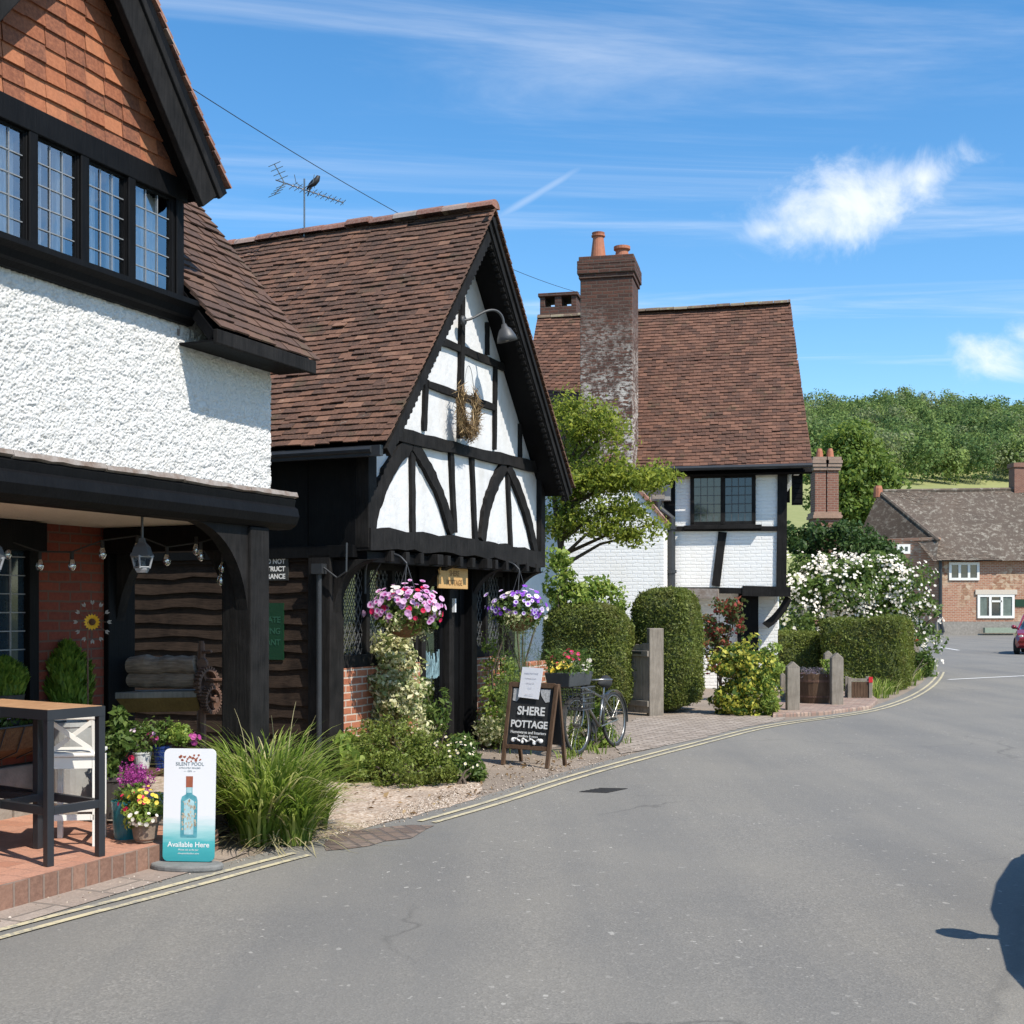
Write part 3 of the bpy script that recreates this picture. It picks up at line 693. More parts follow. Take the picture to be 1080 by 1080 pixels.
# ------------------------------------------------------------------ ground, road, hill
def struct(o): o['kind'] = 'structure'; return o
mb = MB(); mb.poly([Vector((-1500, -1500, -.06)), Vector((1500, -1500, -.06)), Vector((1500, 1500, -.06)), Vector((-1500, 1500, -.06))])
struct(mb.build('ground', M_ground))
def hz(X, Y):
    y = max(0, Y-105); z = y*.175*min(1, .55+y/120)
    if Y > 260: z += (Y-260)*.03
    if Y > 260: z += 4*math.exp(-((X/max(Y, 1)-.345)/.075)**2)*min(1, (Y-260)/160)
    if Y > 440: z -= (Y-440)*.2
    return z+1.6*math.sin(X*.021+1)+1.2*math.sin(X*.05+Y*.02) if Y > 112 else z-.3
nx, ny = 70, 60; V = []; Fq = []
for j in range(ny+1):
    for i in range(nx+1):
        X = -250+i*(650/nx); Y = 105+j*(445/ny); V.append((X, Y, hz(X, Y)))
Fq = [(j*(nx+1)+i, j*(nx+1)+i+1, (j+1)*(nx+1)+i+1, (j+1)*(nx+1)+i) for j in range(ny) for i in range(nx)]
struct(arrmesh('hill', V, Fq, M_meadow, smooth=True))

edge_px = [(0, 982), (60, 966), (120, 951), (200, 930), (300, 903), (380, 883), (450, 865), (520, 845), (600, 819), (680, 797), (740, 782), (790, 769), (830, 762), (870, 757), (910, 751), (940, 743), (962, 734), (978, 724), (986, 716), (990, 709)]
epts = [ground(x, y) for x, y in edge_px]
d0 = (epts[1]-epts[0]).normalized()
epts = [epts[0]-d0*14, epts[0]-d0*6]+epts
def smooth_line(pts, it=3):
    for _ in range(it):
        q = [pts[0]]
        for a, b in zip(pts, pts[1:]): q += [a.lerp(b, .25), a.lerp(b, .75)]
        pts = q+[pts[-1]]
    return pts
ln = smooth_line(epts, 2)
def offset(pts, d):
    out = []
    for i, p in enumerate(pts):
        t = (pts[min(i+1, len(pts)-1)]-pts[max(i-1, 0)]).normalized(); out.append(p+Vector((-t.y, t.x, 0))*d)
    return out
left = offset(ln, .20)
left += [Vector((11.0, 36, 0)), Vector((12.5, 45, 0)), Vector((10, 60, 0)), Vector((8, 78, 0)), Vector((8, 83, 0))]
V = []; K = 6
for p in left:
    rx = 10 if p.y < 20 else 10+(p.y-20)*.8
    rx = max(rx, p.x+6)
    for k in range(K+1): V.append((p.x+(rx-p.x)*k/K, p.y, 0))
Fq = [(i*(K+1)+k, i*(K+1)+k+1, (i+1)*(K+1)+k+1, (i+1)*(K+1)+k) for i in range(len(left)-1) for k in range(K)]
struct(arrmesh('road', V, Fq, M_asphalt))
rr0 = random.Random(4)
def rough_poly(pts, step=.18, amp=.05):
    out = []
    for a, b in zip(pts, pts[1:]+pts[:1]):
        n = max(1, int((b-a).length/step))
        for i in range(n): out.append(a.lerp(b, i/n)+Vector((rr0.uniform(-amp, amp), rr0.uniform(-amp, amp), 0)))
    return out
def sheet(name, pts, z, m, rough=0):
    pts = [Vector((p.x, p.y, z)) for p in pts]
    if rough: pts = rough_poly(pts, .15, rough)
    o = MB(); o.poly(pts); return struct(o.build(name, m))
lo = offset(ln, -.02); vo = [p+VV*8 for p in ln]
V = []
for p, q in zip([x for x in lo], vo): V += [(p.x, p.y, -.004), (q.x, q.y, -.004)]
struct(arrmesh('verge', V, [(2*i, 2*i+2, 2*i+3, 2*i+1) for i in range(len(lo)-1)], M_dirt))
gp = [ground(x, y) for x, y in ((316, 891), (450, 857), (500, 843), (515, 815), (350, 800), (330, 820))]
sheet('gravel_drive', [gp[0], gp[1], gp[2], gp[3], P(12.2, 6.5), P(10.2, 6.5), P(10.3, 13), P(8.2, 13), P(8.1, 5.6), P(7.2, 5.15)], .0035, M_gravel, .03)
sheet('cobbled_apron', [ground(x, y) for x, y in ((655, 795), (640, 778), (672, 757), (770, 750), (835, 750), (826, 760), (790, 766), (735, 780), (690, 790))], .0055, M_setts, .03)
o = MB(); pv = [ground(x, y) for x, y in ((815, 757), (870, 754), (918, 748), (926, 741), (918, 734), (860, 730), (812, 736))]
o.prism([p+Z*-.05 for p in pv], Z*.11); struct(o.build('brick_paving', M_paver, bevel=.02))
M_cross = flat_brick('dark_brick_crossing', [(.13, .09, .07), (.2, .14, .105), (.26, .2, .16)], (.12, .095, .08), .22, .11, .014, math.radians(66))
sheet('brick_crossing', [ground(x, y) for x, y in ((340, 897), (352, 880), (437, 870), (462, 871), (430, 884), (385, 893))], .0045, M_cross, .03)
sheet('kerb_slabs', [P(1.5, 5.02), P(6.4, 5.0), P(6.9, 5.05), P(6.9, 5.32), P(1.5, 5.32)], .006, M_slab)
# yellow lines and white marks
def strip(name, pts, w, m, z=.008):
    a = offset(pts, w/2); b = offset(pts, -w/2); V = []
    for p, q in zip(a, b): V += [(p.x, p.y, z), (q.x, q.y, z)]
    return struct(arrmesh(name, V, [(2*i+1, 2*i+3, 2*i+2, 2*i) for i in range(len(a)-1)], m))
pxx = lambda p: CX+F*p.x/p.y if p.y > 1 else -999
for seg in ([p for p in ln if pxx(p) < 316], [p for p in ln if pxx(p) > 428]):
    strip('yellow_line', seg, .05, M_yline); strip('yellow_line', offset(seg, -.13), .05, M_yline)
strip('white_line', [ground(x, y) for x, y in ((1000, 717), (1040, 715), (1080, 713), (1160, 709))], .13, M_wline)
strip('white_line', [ground(990, 682.5), ground(1011, 686)], .15, M_wline)

# terrace in front of the inn
o = MB(); o.ab(1.5, 6.88, 5.32, 7.0, -.05, .14); struct(o.build('terrace', M_terrace, bevel=.006))
o = MB(); o.ab(1.5, 6.9, 5.295, 5.318, -.02, .142); struct(o.build('terrace_riser', M_kerbbrick))

# ------------------------------------------------------------------ the inn, nearest
rr = random.Random(11)
inn = thing('inn_building', 'nearest building with white pebbledash upper floor, black jetty beam and orange tile-hung gable', 'building', P(6, 5.6))
def dash_grid(a0, a1, z0, z1, step, seed):
    r = rg(seed); na, nz = int((a1-a0)/step), int((z1-z0)/step)
    n = r.random((na+1, nz+1)); h = np.zeros_like(n)
    def sm(x, k):
        for _ in range(k): x = (x+np.roll(x, 1, 0)+np.roll(x, -1, 0)+np.roll(x, 1, 1)+np.roll(x, -1, 1))/5
        return x
    f1 = n*.9+sm(n, 1)*.7; f1 = (f1-f1.mean())/f1.std(); f2 = sm(r.random(n.shape), 12); f2 = (f2-f2.mean())/f2.std()
    h = -np.clip(f1-.25, 0, 1.8)*.0088+np.clip(f1, -2, .25)*-.0012+f2*.002
    A = np.linspace(a0, a1, na+1)[:, None]+0*n; ZZ = np.linspace(z0, z1, nz+1)[None]+0*n; B = 5.6-h
    V = np.stack([A*S-B*C_, A*C_+B*S, ZZ], -1).reshape(-1, 3); idx = np.arange((na+1)*(nz+1)).reshape(na+1, nz+1)
    return V, np.stack([idx[:-1, :-1], idx[1:, :-1], idx[1:, 1:], idx[:-1, 1:]], -1).reshape(-1, 4)
V, Fq = dash_grid(2.4, 7.95, 2.5, 3.68, .0062, 3)
wall = arrmesh('wall', V, Fq, M_dash, inn, smooth=True)
o = MB(); o.ab(1.5, 2.4, 5.6, 5.7, 2.5, 3.68); o.ab(1.5, 7.93, 5.63, 10, 2.42, 3.6); o.build('upper_wall', M_dash, inn)
# jetty beam: moulded, lead flashing on top
o = MB(); prof = [(5.62, 2.27), (5.5, 2.275), (5.45, 2.31), (5.425, 2.37), (5.44, 2.43), (5.47, 2.45), (5.46, 2.5), (5.5, 2.535), (5.62, 2.55)]
o.prism([P(1.5, b, z) for b, z in prof], UV*6.58); o.build('jetty_beam', M_black, inn)
o = MB()
for k in range(9):
    a = 1.5+k*.75; a2 = min(a+.745, 8.1)
    if a2 > a: o.beam(P(a, 5.455, 2.545+rr.uniform(-.004, .004)), P(a2, 5.455, 2.545+rr.uniform(-.004, .004)), .035, .16, Z*.4-VV, 8, None, .2, rr)
o.build('lead_flashing', M_lead, inn)
o = MB(); o.ab(1.5, 7.9, 5.63, 7.0, 2.3, 2.36); o.build('porch_ceiling', M_cream, inn)
# ground floor behind the porch
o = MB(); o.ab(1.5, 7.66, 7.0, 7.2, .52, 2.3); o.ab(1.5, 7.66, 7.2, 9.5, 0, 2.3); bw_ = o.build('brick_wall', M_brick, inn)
o = MB(); 
for k in range(16):
    for j in range(2):
        a = 1.5+k*.4+(.2 if j else 0); o.ab(a, min(a+.385, 7.66), 6.96-rr.uniform(0, .02), 7.1, .1+j*.21, .1+j*.21+.2)
o.build('stone_plinth', M_stone, inn, bevel=.012)
win = MB(); win.ab(5.6, 5.7, 6.9, 7.0, .95, 2.24); win.ab(6.79, 6.88, 6.9, 7.0, .95, 2.24); win.ab(5.56, 6.92, 6.86, 7.0, 2.08, 2.29); win.ab(5.6, 6.88, 6.86, 7.0, .86, .95); win.ab(6.2, 6.26, 6.9, 7.0, .95, 2.08)
pw = win.build('window', M_black, inn, bevel=.004)
o = MB(); o.ab(5.7, 6.79, 6.96, 6.965, .95, 2.08); o.build('pane', M_darkglass, pw)
o = MB()
for k in range(1, 9): o.ab(5.7, 6.79, 6.945, 6.958, .95+k*.135, .958+k*.135)
for a in (5.83, 5.96, 6.09, 6.39, 6.52, 6.65): o.ab(a, a+.008, 6.945, 6.958, .95, 2.08)
o.build('leading', M_leadbar, pw)
o = MB(); o.ab(7.66, 7.97, 6.95, 7.15, .0, 2.3); o.build('back_post', M_black, inn, bevel=.01)
o = MB(); o.ab(7.555, 7.79, 5.5, 5.77, .36, 2.27); o.build('porch_post', M_black2, inn, bevel=.012)
o = MB(); o.ab(7.52, 7.83, 5.46, 5.81, -.02, .4); o.build('post_base', M_greystone, inn, bevel=.02)
def arch(mb, p_post, p_beam, corner, w_n, n, thick, segs=10):
    """curved bracket: solid between a concave curve and the corner"""
    pts = []
    p_post, p_beam, corner = Vector(p_post), Vector(p_beam), Vector(corner)
    for i in range(segs+1):
        t = i/segs; m = p_post*(1-t)**2+(corner*.72+(p_post+p_beam)*.14)*2*t*(1-t)+p_beam*t**2; pts.append(m)
    inner = pts; out = [p_beam+(corner-p_beam).normalized()*thick, ] if False else []
    k1 = p_post+(corner-p_beam).normalized()*thick; k2 = p_beam+(corner-p_post).normalized()*0
    mb.prism(inner+[corner, ] , Vector(n).normalized()*w_n)
o = MB(); arch(o, P(7.56, 5.53, 1.62), P(6.95, 5.53, 2.28), P(7.56, 5.53, 2.28), .1, VV, .1); o.build('brace', M_black2, inn)
o = MB(); arch(o, P(7.62, 5.76, 1.55), P(7.62, 6.3, 2.28), P(7.62, 5.76, 2.28), .1, UV, .1); o.build('brace', M_black2, inn)
o = MB(); arch(o, P(7.75, 6.96, 1.5), P(7.75, 6.35, 2.25), P(7.75, 6.96, 2.25), .1, UV, .1); o.build('brace', M_black2, inn)
o = MB(); o.ab(7.6, 7.8, 5.77, 6.95, 2.1, 2.29); o.build('tie_beam', M_black, inn)
# dormer: window band
AC = 5.75
lights = [(4.68, 5.01), (5.10, 5.435), (5.522, 5.85), (5.945, 6.285), (6.355, 6.73)]
fr = MB(); fr.ab(4.5, 6.87, 5.53, 5.68, 4.46, 4.61)
ed = [4.52]+[x for l in lights for x in l]+[6.86]
for i in range(0, len(ed), 2):
    fr.ab(ed[i], ed[i+1], 5.553, 5.68, 3.77, 4.46)
    if 0 < i < len(ed)-1: fr.ab((ed[i]+ed[i+1])/2-.035, (ed[i]+ed[i+1])/2+.035, 5.535, 5.553, 3.77, 4.5)
dw = fr.build('dormer_window', M_black, inn, bevel=.006)
o = MB(); prof = [(5.66, 3.63), (5.56, 3.63), (5.53, 3.66), (5.5, 3.67), (5.48, 3.71), (5.44, 3.74), (5.44, 3.775), (5.66, 3.79)]
o.prism([P(4.45, b, z) for b, z in prof], UV*2.5); o.build('sill', M_black, dw)
for (a0, a1) in lights:
    o = MB(); w = .014
    o.ab(a0, a1, 5.562, 5.61, 3.77, 3.77+w); o.ab(a0, a1, 5.562, 5.61, 4.46-w, 4.46); o.ab(a0, a0+w, 5.562, 5.61, 3.77+w, 4.46-w); o.ab(a1-w, a1, 5.562, 5.61, 3.77+w, 4.46-w)
    cs = o.build('casement', M_black, dw)
    o = MB(); n = 3
    for k in range(1, n): x = a0+w+(a1-a0-2*w)*k/n; o.ab(x-.0032, x+.0032, 5.566, 5.571, 3.79, 4.44)
    for k in range(1, 5): z = 3.79+.65*k/5; o.ab(a0+w, a1-w, 5.566, 5.571, z-.0032, z+.0032)
    o.build('leading', M_leadbar, dw)
    o = MB(); o.poly([P(a0, 5.575, 3.78), P(a1, 5.575+rr.uniform(-.003, .003), 3.78), P(a1, 5.575+rr.uniform(-.003, .003), 4.45), P(a0, 5.575, 4.45)]); o.build('pane', M_glass, dw)
o = MB(); o.ab(4.66, 6.83, 6.35, 6.4, 3.62, 4.6); o.ab(4.66, 4.68, 5.7, 6.35, 3.62, 4.6); o.ab(6.81, 6.83, 5.7, 6.35, 3.62, 4.6); o.ab(4.66, 6.83, 5.69, 6.4, 4.58, 4.6); o.ab(4.66, 6.83, 5.69, 6.4, 3.62, 3.64); o.build('room_lining', M_room, inn)
for (a0, a1) in ((4.69, 4.95), (5.1, 5.25), (5.3, 5.45), (5.53, 5.66), (5.76, 5.84), (5.95, 6.1), (6.2, 6.28), (6.36, 6.71)):
    V = []; n = 40
    for i in range(n+1):
        t = i/n; b = 5.66+.014*math.sin(t*22+a0*9)+.008*math.sin(t*51); V += [tuple(P(a0+(a1-a0)*t, b, 3.7)), tuple(P(a0+(a1-a0)*t, b, 4.56))]
    arrmesh('curtain', V, [(2*i, 2*i+2, 2*i+3, 2*i+1) for i in range(n)], M_curtain, inn, smooth=True)
o = MB(); o.ab(4.6, 6.845, 5.69, 8.2, 3.55, 3.6); o.ab(6.845, 6.875, 5.6, 8.0, 3.55, 4.62); o.ab(4.6, 4.63, 5.6, 8.0, 3.55, 4.62); o.build('dormer_cheek', M_lead, inn)
# tile-hung gable
SL = 1.27; APZ = 6.27; HW = 1.32; EZ = APZ-HW*SL
o = MB(); gz = lambda a: APZ-.16-abs(a-AC)*SL
o.prism([P(AC-1.1, 5.6, 4.6), P(AC+1.1, 5.6, 4.6), P(AC+1.1, 5.6, gz(AC+1.1)), P(AC, 5.6, gz(AC)), P(AC-1.1, 5.6, gz(AC-1.1))], VV*.12); gw = o.build('gable', M_black, inn)
o = MB(); tiled(o, P(AC-1.15, 5.58, 4.6), UV, Vector((0, 0, 1)), lambda y: max(0, 1.15-(APZ-.2-4.6-y)/SL), lambda y: min(2.3, 1.15+(APZ-.2-4.6-y)/SL), 1.45, .105, .165, .014, rr, jit=.9)
hang = o.build('tile_hanging', T_hang, gw)
# dormer roof slopes + barge boards
for sgn in (1, -1):
    ev = (UV*-sgn+Z*SL).normalized(); Ls = HW*math.sqrt(1+SL*SL)
    eu = VV
    o = MB(); tiled(o, P(AC+sgn*HW, 5.33, EZ), eu, ev, lambda y: 0, lambda y: 2.6, Ls, .1, .165, .014, rr); o.build('dormer_roof_slope', T_ridge if sgn > 0 else T_shop, inn)
    nrm = Vector(ev.cross(VV)); nrm = nrm if nrm.z > 0 else -nrm
    p0 = P(AC+sgn*HW, 5.35, EZ)-ev*.02; p1 = P(AC, 5.35, APZ)
    o = MB(); o.prism([p0-nrm*.015, p1-nrm*.015, p1-nrm*.09, p0-nrm*.09], VV*2.5); o.build('roof_deck', M_black, inn)
    o = MB(); pa = P(AC+sgn*HW, 5.36, EZ)-nrm*.19+ev*.1; pb = P(AC, 5.36, APZ)-nrm*.19+ev*.25
    o.beam(pa-ev*.1, pb, .24, .05, -VV, 1); o.beam(pa-ev*.12-VV*.02+nrm*.09, pb-VV*.02+nrm*.09, .05, .03, -VV, 1)
    bb = o.build('bargeboard', M_black2, inn, bevel=.008)
    o = MB(); o.prism([pa-nrm*.0+VV*.05, pb+VV*.05, pb+VV*.24, pa+VV*.24], nrm*-.02); o.build('soffit', M_black, inn)
ridge_o = MB(); ridge_line(ridge_o, P(AC, 5.34, APZ+.06), P(AC, 7.6, APZ+.06), .1, .3, rr); ridge_o.build('ridge_tiles', T_ridge, inn)
# main roof, street slope
ms = 1.16; ev = (VV+Z*ms).normalized(); Lm = 3.1*math.sqrt(1+ms*ms)
o = MB()
for ra, rb in ((6.88, 8.12), (1.5, 4.5)): tiled(o, P(ra, 5.28, 3.57), UV, ev, lambda y: 0, lambda y: rb-ra, Lm, .1, .165, .013, rr, sag=lambda x, y: -.012*math.sin(x*2.1+y))
o.build('roof', T_inn, inn)
nr = UV.cross(ev).normalized()
o = MB()
for ra, rb, b0, b1 in ((1.5, 4.5, 5.3, 8.4), (6.88, 8.1, 5.3, 8.4), (4.5, 6.88, 7.5, 8.4)):
    o.prism([P(ra, b0, 3.54+(b0-5.3)*ms), P(rb, b0, 3.54+(b0-5.3)*ms), P(rb, b1, 3.54+(b1-5.3)*ms), P(ra, b1, 3.54+(b1-5.3)*ms)], -nr*.07)
o.prism([P(1.5, 8.4, 7.1), P(8.1, 8.4, 7.1), P(8.1, 11.5, 3.5), P(1.5, 11.5, 3.5)], Vector((0, 0, -.07))); o.build('roof_deck', M_black, inn)
o = MB(); o.prism([P(7.97, 5.6, 3.55), P(7.97, 11.2, 3.55), P(7.97, 8.4, 6.9)], UV*.06); o.build('gable_end', M_dash, inn)
o = MB(); o.ab(6.86, 8.08, 5.27, 5.31, 3.47, 3.57); o.build('eaves_board', M_black2, inn, bevel=.006)
o = MB(); o.ab(6.86, 8.06, 5.31, 5.6, 3.485, 3.5); o.build('soffit', M_black, inn)

# ------------------------------------------------------------------ the timber framed shop
shop = thing('shop_building', 'black and white timber framed shop with steep brown tiled roof and gable facing the road', 'building', P(12.5, 6.4))
AR, RZ, EAZ = 12.53, 6.14, 3.22; HWs = 2.44; sl_ = (RZ-EAZ)/HWs
a0, a1 = 10.48, 14.74; bg_ = 6.2
o = MB(); gzz = lambda a: RZ-.1-abs(a-AR)*sl_
o.prism([P(a0, bg_+.03, 2.3), P(a1, bg_+.03, 2.3), P(a1, bg_+.03, gzz(a1)), P(AR, bg_+.03, gzz(AR)), P(a0, bg_+.03, gzz(a0))], VV*.12); o.build('gable_wall', M_panel, shop)
def tim(name, pts, w, d=.05, segs=4, bow=None, b=bg_, m=None):
    o = MB(); p = on_b(*pts[0], b); q = on_b(*pts[1], b); o.beam(p, q, w, d, -VV, segs*2, bow, .13, rr); return o.build(name, m or M_black2, shop)
B0 = lambda x, y: (x, y)
tim('bressumer', ((391, 568), (571, 591)), .2, .24, 12, Z*.05, 6.14)
tim('collar_beam', ((412, 456), (569, 493)), .135, .08, 8, None, 6.165)
tim('rail', ((452, 405), (523, 430)), .075, .06, 4, None, 6.185); tim('rail', ((466, 359), (533, 387)), .085, .06, 4, None, 6.185)
tim('king_post', ((489.5, 312), (487, 462)), .085, .06, 5, None, 6.178)
for a_, b_, w in (((524, 386), (523, 474), .06), ((451, 400), (449, 454), .075), ((550, 447), (550, 487), .06), ((515.5, 340), (515.5, 374), .06)): tim('stud', (a_, b_), w, .06, 3, None, 6.19)
for a_, b_, w in (((436, 474), (437, 562), .085), ((477, 477), (481, 562), .085), ((499, 482), (502.5, 570), .08), ((536.5, 494), (540, 577), .075)): tim('stud', (a_, b_), w, .06, 4, None, 6.19)
for a_, b_, w, bo in (((434, 467), (391, 562), .17, -UV*.11+Z*.06), ((437, 469), (478, 562), .14, UV*.08+Z*.05), ((533.5, 491), (510, 571), .16, -UV*.12+Z*.03), ((537, 493), (566.5, 586), .14, UV*.09+Z*.05)): tim('brace', (a_, b_), w, .07, 10, bo, 6.178)
o = MB(); o.ab(10.36, 10.52, 6.16, 6.36, 2.25, 3.36); o.build('corner_post', M_black2, shop, bevel=.008)
o = MB(); o.ab(14.7, 14.84, 6.16, 6.36, 2.2, 3.36); o.build('corner_post', M_black2, shop, bevel=.008)
# roof
for sgn in (-1, 1):
    ev = (UV*-sgn+Z*sl_).normalized(); Ls = HWs*math.sqrt(1+sl_*sl_); nrm = VV.cross(ev).normalized(); nrm = nrm if nrm.z > 0 else -nrm
    o = MB(); tiled(o, P(AR+sgn*HWs, 5.8, EAZ), VV, ev, lambda y: 0, lambda y: 4.75, Ls-.02, .087, .155, .0135, rr, sag=lambda x, y: -.03*math.sin(y*.85)*(1+.4*math.sin(x*1.3))+.012*math.sin(x*1.5+y*1.1), jit=1.15)
    o.build('roof_slope', T_shop, shop)
    p0 = P(AR+sgn*HWs, 5.84, EAZ); p1 = P(AR, 5.84, RZ)
    o = MB(); o.prism([p0-nrm*.075, p1-nrm*.075, p1-nrm*.14, p0-nrm*.14], VV*4.7); o.build('roof_deck', M_black, shop)
    o = MB(); bw2 = .2 if sgn > 0 else .1; off2 = .07+bw2/2; pa = p0-nrm*off2; pb = p1-nrm*off2-Z*.02
    o.beam(pa-VV*.01, pb-VV*.01, bw2, .05, -VV, 6, None, .02, rr)
    if sgn > 0: o.beam(pa-VV*.035+nrm*.06, pb-VV*.035+nrm*.06, .05, .03, -VV); o.beam(pa-VV*.03-nrm*.07, pb-VV*.03-nrm*.07, .03, .02, -VV)
    n = int((pb-pa).length/.085)
    for k in range(n):
        c = pa.lerp(pb, (k+.5)/n)-nrm*bw2/2; o.lathe(c, [(.03, 0), (.03, .05)], 8, VV)
    o.build('bargeboard', M_black2, shop)
    o = MB(); o.prism([pa+VV*.05+nrm*(bw2/2-.05), pb+VV*.05+nrm*(bw2/2-.05), pb+VV*.36+nrm*(bw2/2-.05), pa+VV*.36+nrm*(bw2/2-.05)], nrm*-.025); o.build('soffit', M_black, shop)
o = MB(); ridge_line(o, P(AR, 5.8, RZ+.07), P(AR, 10.5, RZ+.05), .11, .32, rr); o.build('ridge_tiles', T_ridge, shop)
# side wall: waney boards below, plain black boards above
o = MB(); o.ab(10.4, 14.7, 6.75, 10.4, 0, 3.2); o.build('core_wall', M_room, shop)
o = MB(); z = .1
while z < 2.2:
    h = rr.uniform(.135, .175); segs = 14
    for s_ in range(1):
        vs = []
        for i in range(segs+1):
            b = 6.62+i*(3.8/segs); w1 = rr.uniform(-.02, .02); vs += [P(10.33, b, z+w1), P(10.365, b, z+h+.03), P(10.395, b, z+h+.03), P(10.37, b, z+w1+.01)]
        fs = [(0, 1, 2, 3)]
        for i in range(segs):
            for k in range(4): fs.append((4*i+k, 4*i+(k+1) % 4, 4*i+4+(k+1) % 4, 4*i+4+k))
        o.add(vs, fs)
    z += h
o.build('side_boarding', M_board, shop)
o = MB(); o.ab(10.36, 10.42, 6.3, 10.4, 2.2, 3.24)
for k in range(7): o.ab(10.345, 10.36, 6.3+k*.55, 6.3+k*.55+.54, 2.25, 3.2)
o.ab(10.3, 10.42, 6.3, 10.4, 2.16, 2.28); o.build('upper_side_wall', M_black, shop, bevel=.004)
o = MB(); o.ab(10.06, 10.12, 5.86, 10.4, 3.1, 3.2); o.tube([P(10.06, 5.95, 3.16), P(10.06, 10.4, 3.16)], .032, 8); o.build('gutter', M_pipe, shop)
o = MB(); o.ab(10.3, 10.56, 6.56, 6.82, 0, 2.2); o.build('corner_post', M_black2, shop, bevel=.012)
o = MB(); o.ab(14.55, 14.78, 6.56, 6.8, 0, 2.2); o.build('corner_post', M_black2, shop, bevel=.012)
# downpipe at the side
dp = MB(); dp.tube([P(10.26, 6.66, 0), P(10.26, 6.66, 2.0)], .026, 10); dp.ab(10.21, 10.3, 6.6, 6.72, 2.0, 2.1); dp.tube([P(10.25, 6.6, 2.06), P(10.25, 6.45, 1.96), P(10.26, 6.35, 2.02), P(10.27, 6.35, 2.3)], .01, 6)
dp.build('downpipe', M_pipe, shop)
def lattice(parent, a0, a1, z0, z1, b, d=.085):
    o = MB()
    H = z1-z0; W_ = a1-a0; w = .0055; sl2 = 1.75
    for sg in (1, -1):
        x = -H/sl2
        while x < W_+H/sl2:
            xa, xb = (x, x+H/sl2) if sg > 0 else (x+H/sl2, x)
            za, zb = 0, H
            def clip(xa, za, xb, zb):
                for lim, lt in ((0, True), (W_, False)):
                    if (xa < lim) == lt and xa != lim and (xb < lim) != lt: t = (lim-xa)/(xb-xa); xa, za = lim, za+(zb-za)*t
                    elif (xb < lim) == lt and xb != lim and (xa < lim) != lt: t = (lim-xb)/(xa-xb); xb, zb = lim, zb+(za-zb)*t
                return xa, za, xb, zb
            xa, za, xb, zb = clip(xa, za, xb, zb)
            if 0 <= min(xa, xb)+1e-6 and max(xa, xb) <= W_+1e-6 and abs(zb-za) > .02:
                o.beam(P(a0+xa, b, z0+za), P(a0+xb, b, z0+zb), w*1.5, .006, -VV)
            x += d
    return o.build('lattice', M_leaddark, parent)
for (wa0, wa1) in ((10.58, 12.18), (13.5, 14.52)):
    o = MB(); o.ab(wa0, wa1, 6.6, 6.74, 1.06, 1.19); o.ab(wa0, wa1, 6.62, 6.74, 2.07, 2.2)
    n = 3 if wa1-wa0 > 1.2 else 2
    for k in range(n+1): x = wa0+(wa1-wa0)*k/n; o.ab(x-.035, x+.035, 6.61, 6.74, 1.19, 2.07)
    w_ = o.build('window', M_black2, shop, bevel=.006)
    o = MB(); o.ab(wa0+.03, wa1-.03, 6.68, 6.685, 1.19, 2.07); o.build('pane', M_glass, w_)
    lattice(w_, wa0+.035, wa1-.035, 1.19, 2.07, 6.665)
    o = MB(); o.ab(wa0, wa1, 6.735, 6.75, 1.0, 2.1); o.build('window_back', M_room, w_)
    o = MB(); o.ab(wa0-.02, wa1+.02, 6.585, 6.74, 0, 1.06); o.build('brick_plinth', M_brickshop, shop)
o = MB(); o.ab(12.2, 12.3, 6.56, 6.75, 0, 2.2); o.ab(12.84, 12.96, 6.54, 6.75, 0, 2.2); o.ab(12.2, 13.0, 6.6, 6.75, 2.02, 2.2); 
o.build('door_frame', M_black2, shop, bevel=.008)
o = MB()
for k in range(4): o.ab(12.97+k*.13, 12.97+k*.13+.122, 6.6+.012*(k % 2), 6.75, 0, 2.2)
o.ab(13.36, 13.5, 6.5, 6.75, 0, 2.2); o.build('boarded_panel', M_black, shop, bevel=.008)
o = MB(); o.ab(12.3, 12.37, 6.62, 6.68, .05, 2.02); o.ab(12.77, 12.84, 6.62, 6.68, .05, 2.02); o.ab(12.37, 12.77, 6.62, 6.68, .05, .35); o.ab(12.37, 12.77, 6.62, 6.68, 1.92, 2.02); door = o.build('door', M_black, shop, bevel=.006)
o = MB(); o.ab(12.37, 12.77, 6.645, 6.65, .35, 1.92); o.build('pane', M_glass, door)
o = MB(); rj = random.Random(5)
for k in range(46):
    a = rj.uniform(12.38, 12.76); z = .85+rj.random()*.05; h = rj.uniform(.1, .3); o.beam(P(a, 6.638, z), P(a+rj.uniform(-.03, .03), 6.638, z+h), .016, .003, -VV); 
M_frost = simple('frosted_decal', (.3, .46, .5), .5, .4, 30, .05); o.build('window_decal', M_frost, door)
o = MB(); o.ab(12.9, 12.93, 6.5, 6.54, 1.62, 1.78); o.build('door_lamp', M_curtain, shop)
# joist ends, jetty underside and curved brackets
o = MB(); o.ab(10.4, 14.74, 6.38, 6.76, 2.2, 2.26); o.ab(10.4, 14.78, 6.2, 6.3, 2.12, 2.22); o.build('jetty_plate', M_black, shop)
for k in range(13):
    o = MB(); a = 10.75+k*.31; big = k in (3, 7); w = .13 if big else .075
    o.ab(a, a+w, 6.09 if big else 6.13, 6.7, 2.13, 2.24); o.build('joist_end', M_black2, shop, bevel=.005)
for a in (10.36, 12.12, 13.38, 14.6):
    o = MB(); arch(o, P(a, 6.56, 1.62), P(a, 6.12, 2.14), P(a, 6.56, 2.14), .14, UV, .1); o.build('bracket', M_black2, shop, bevel=.006)

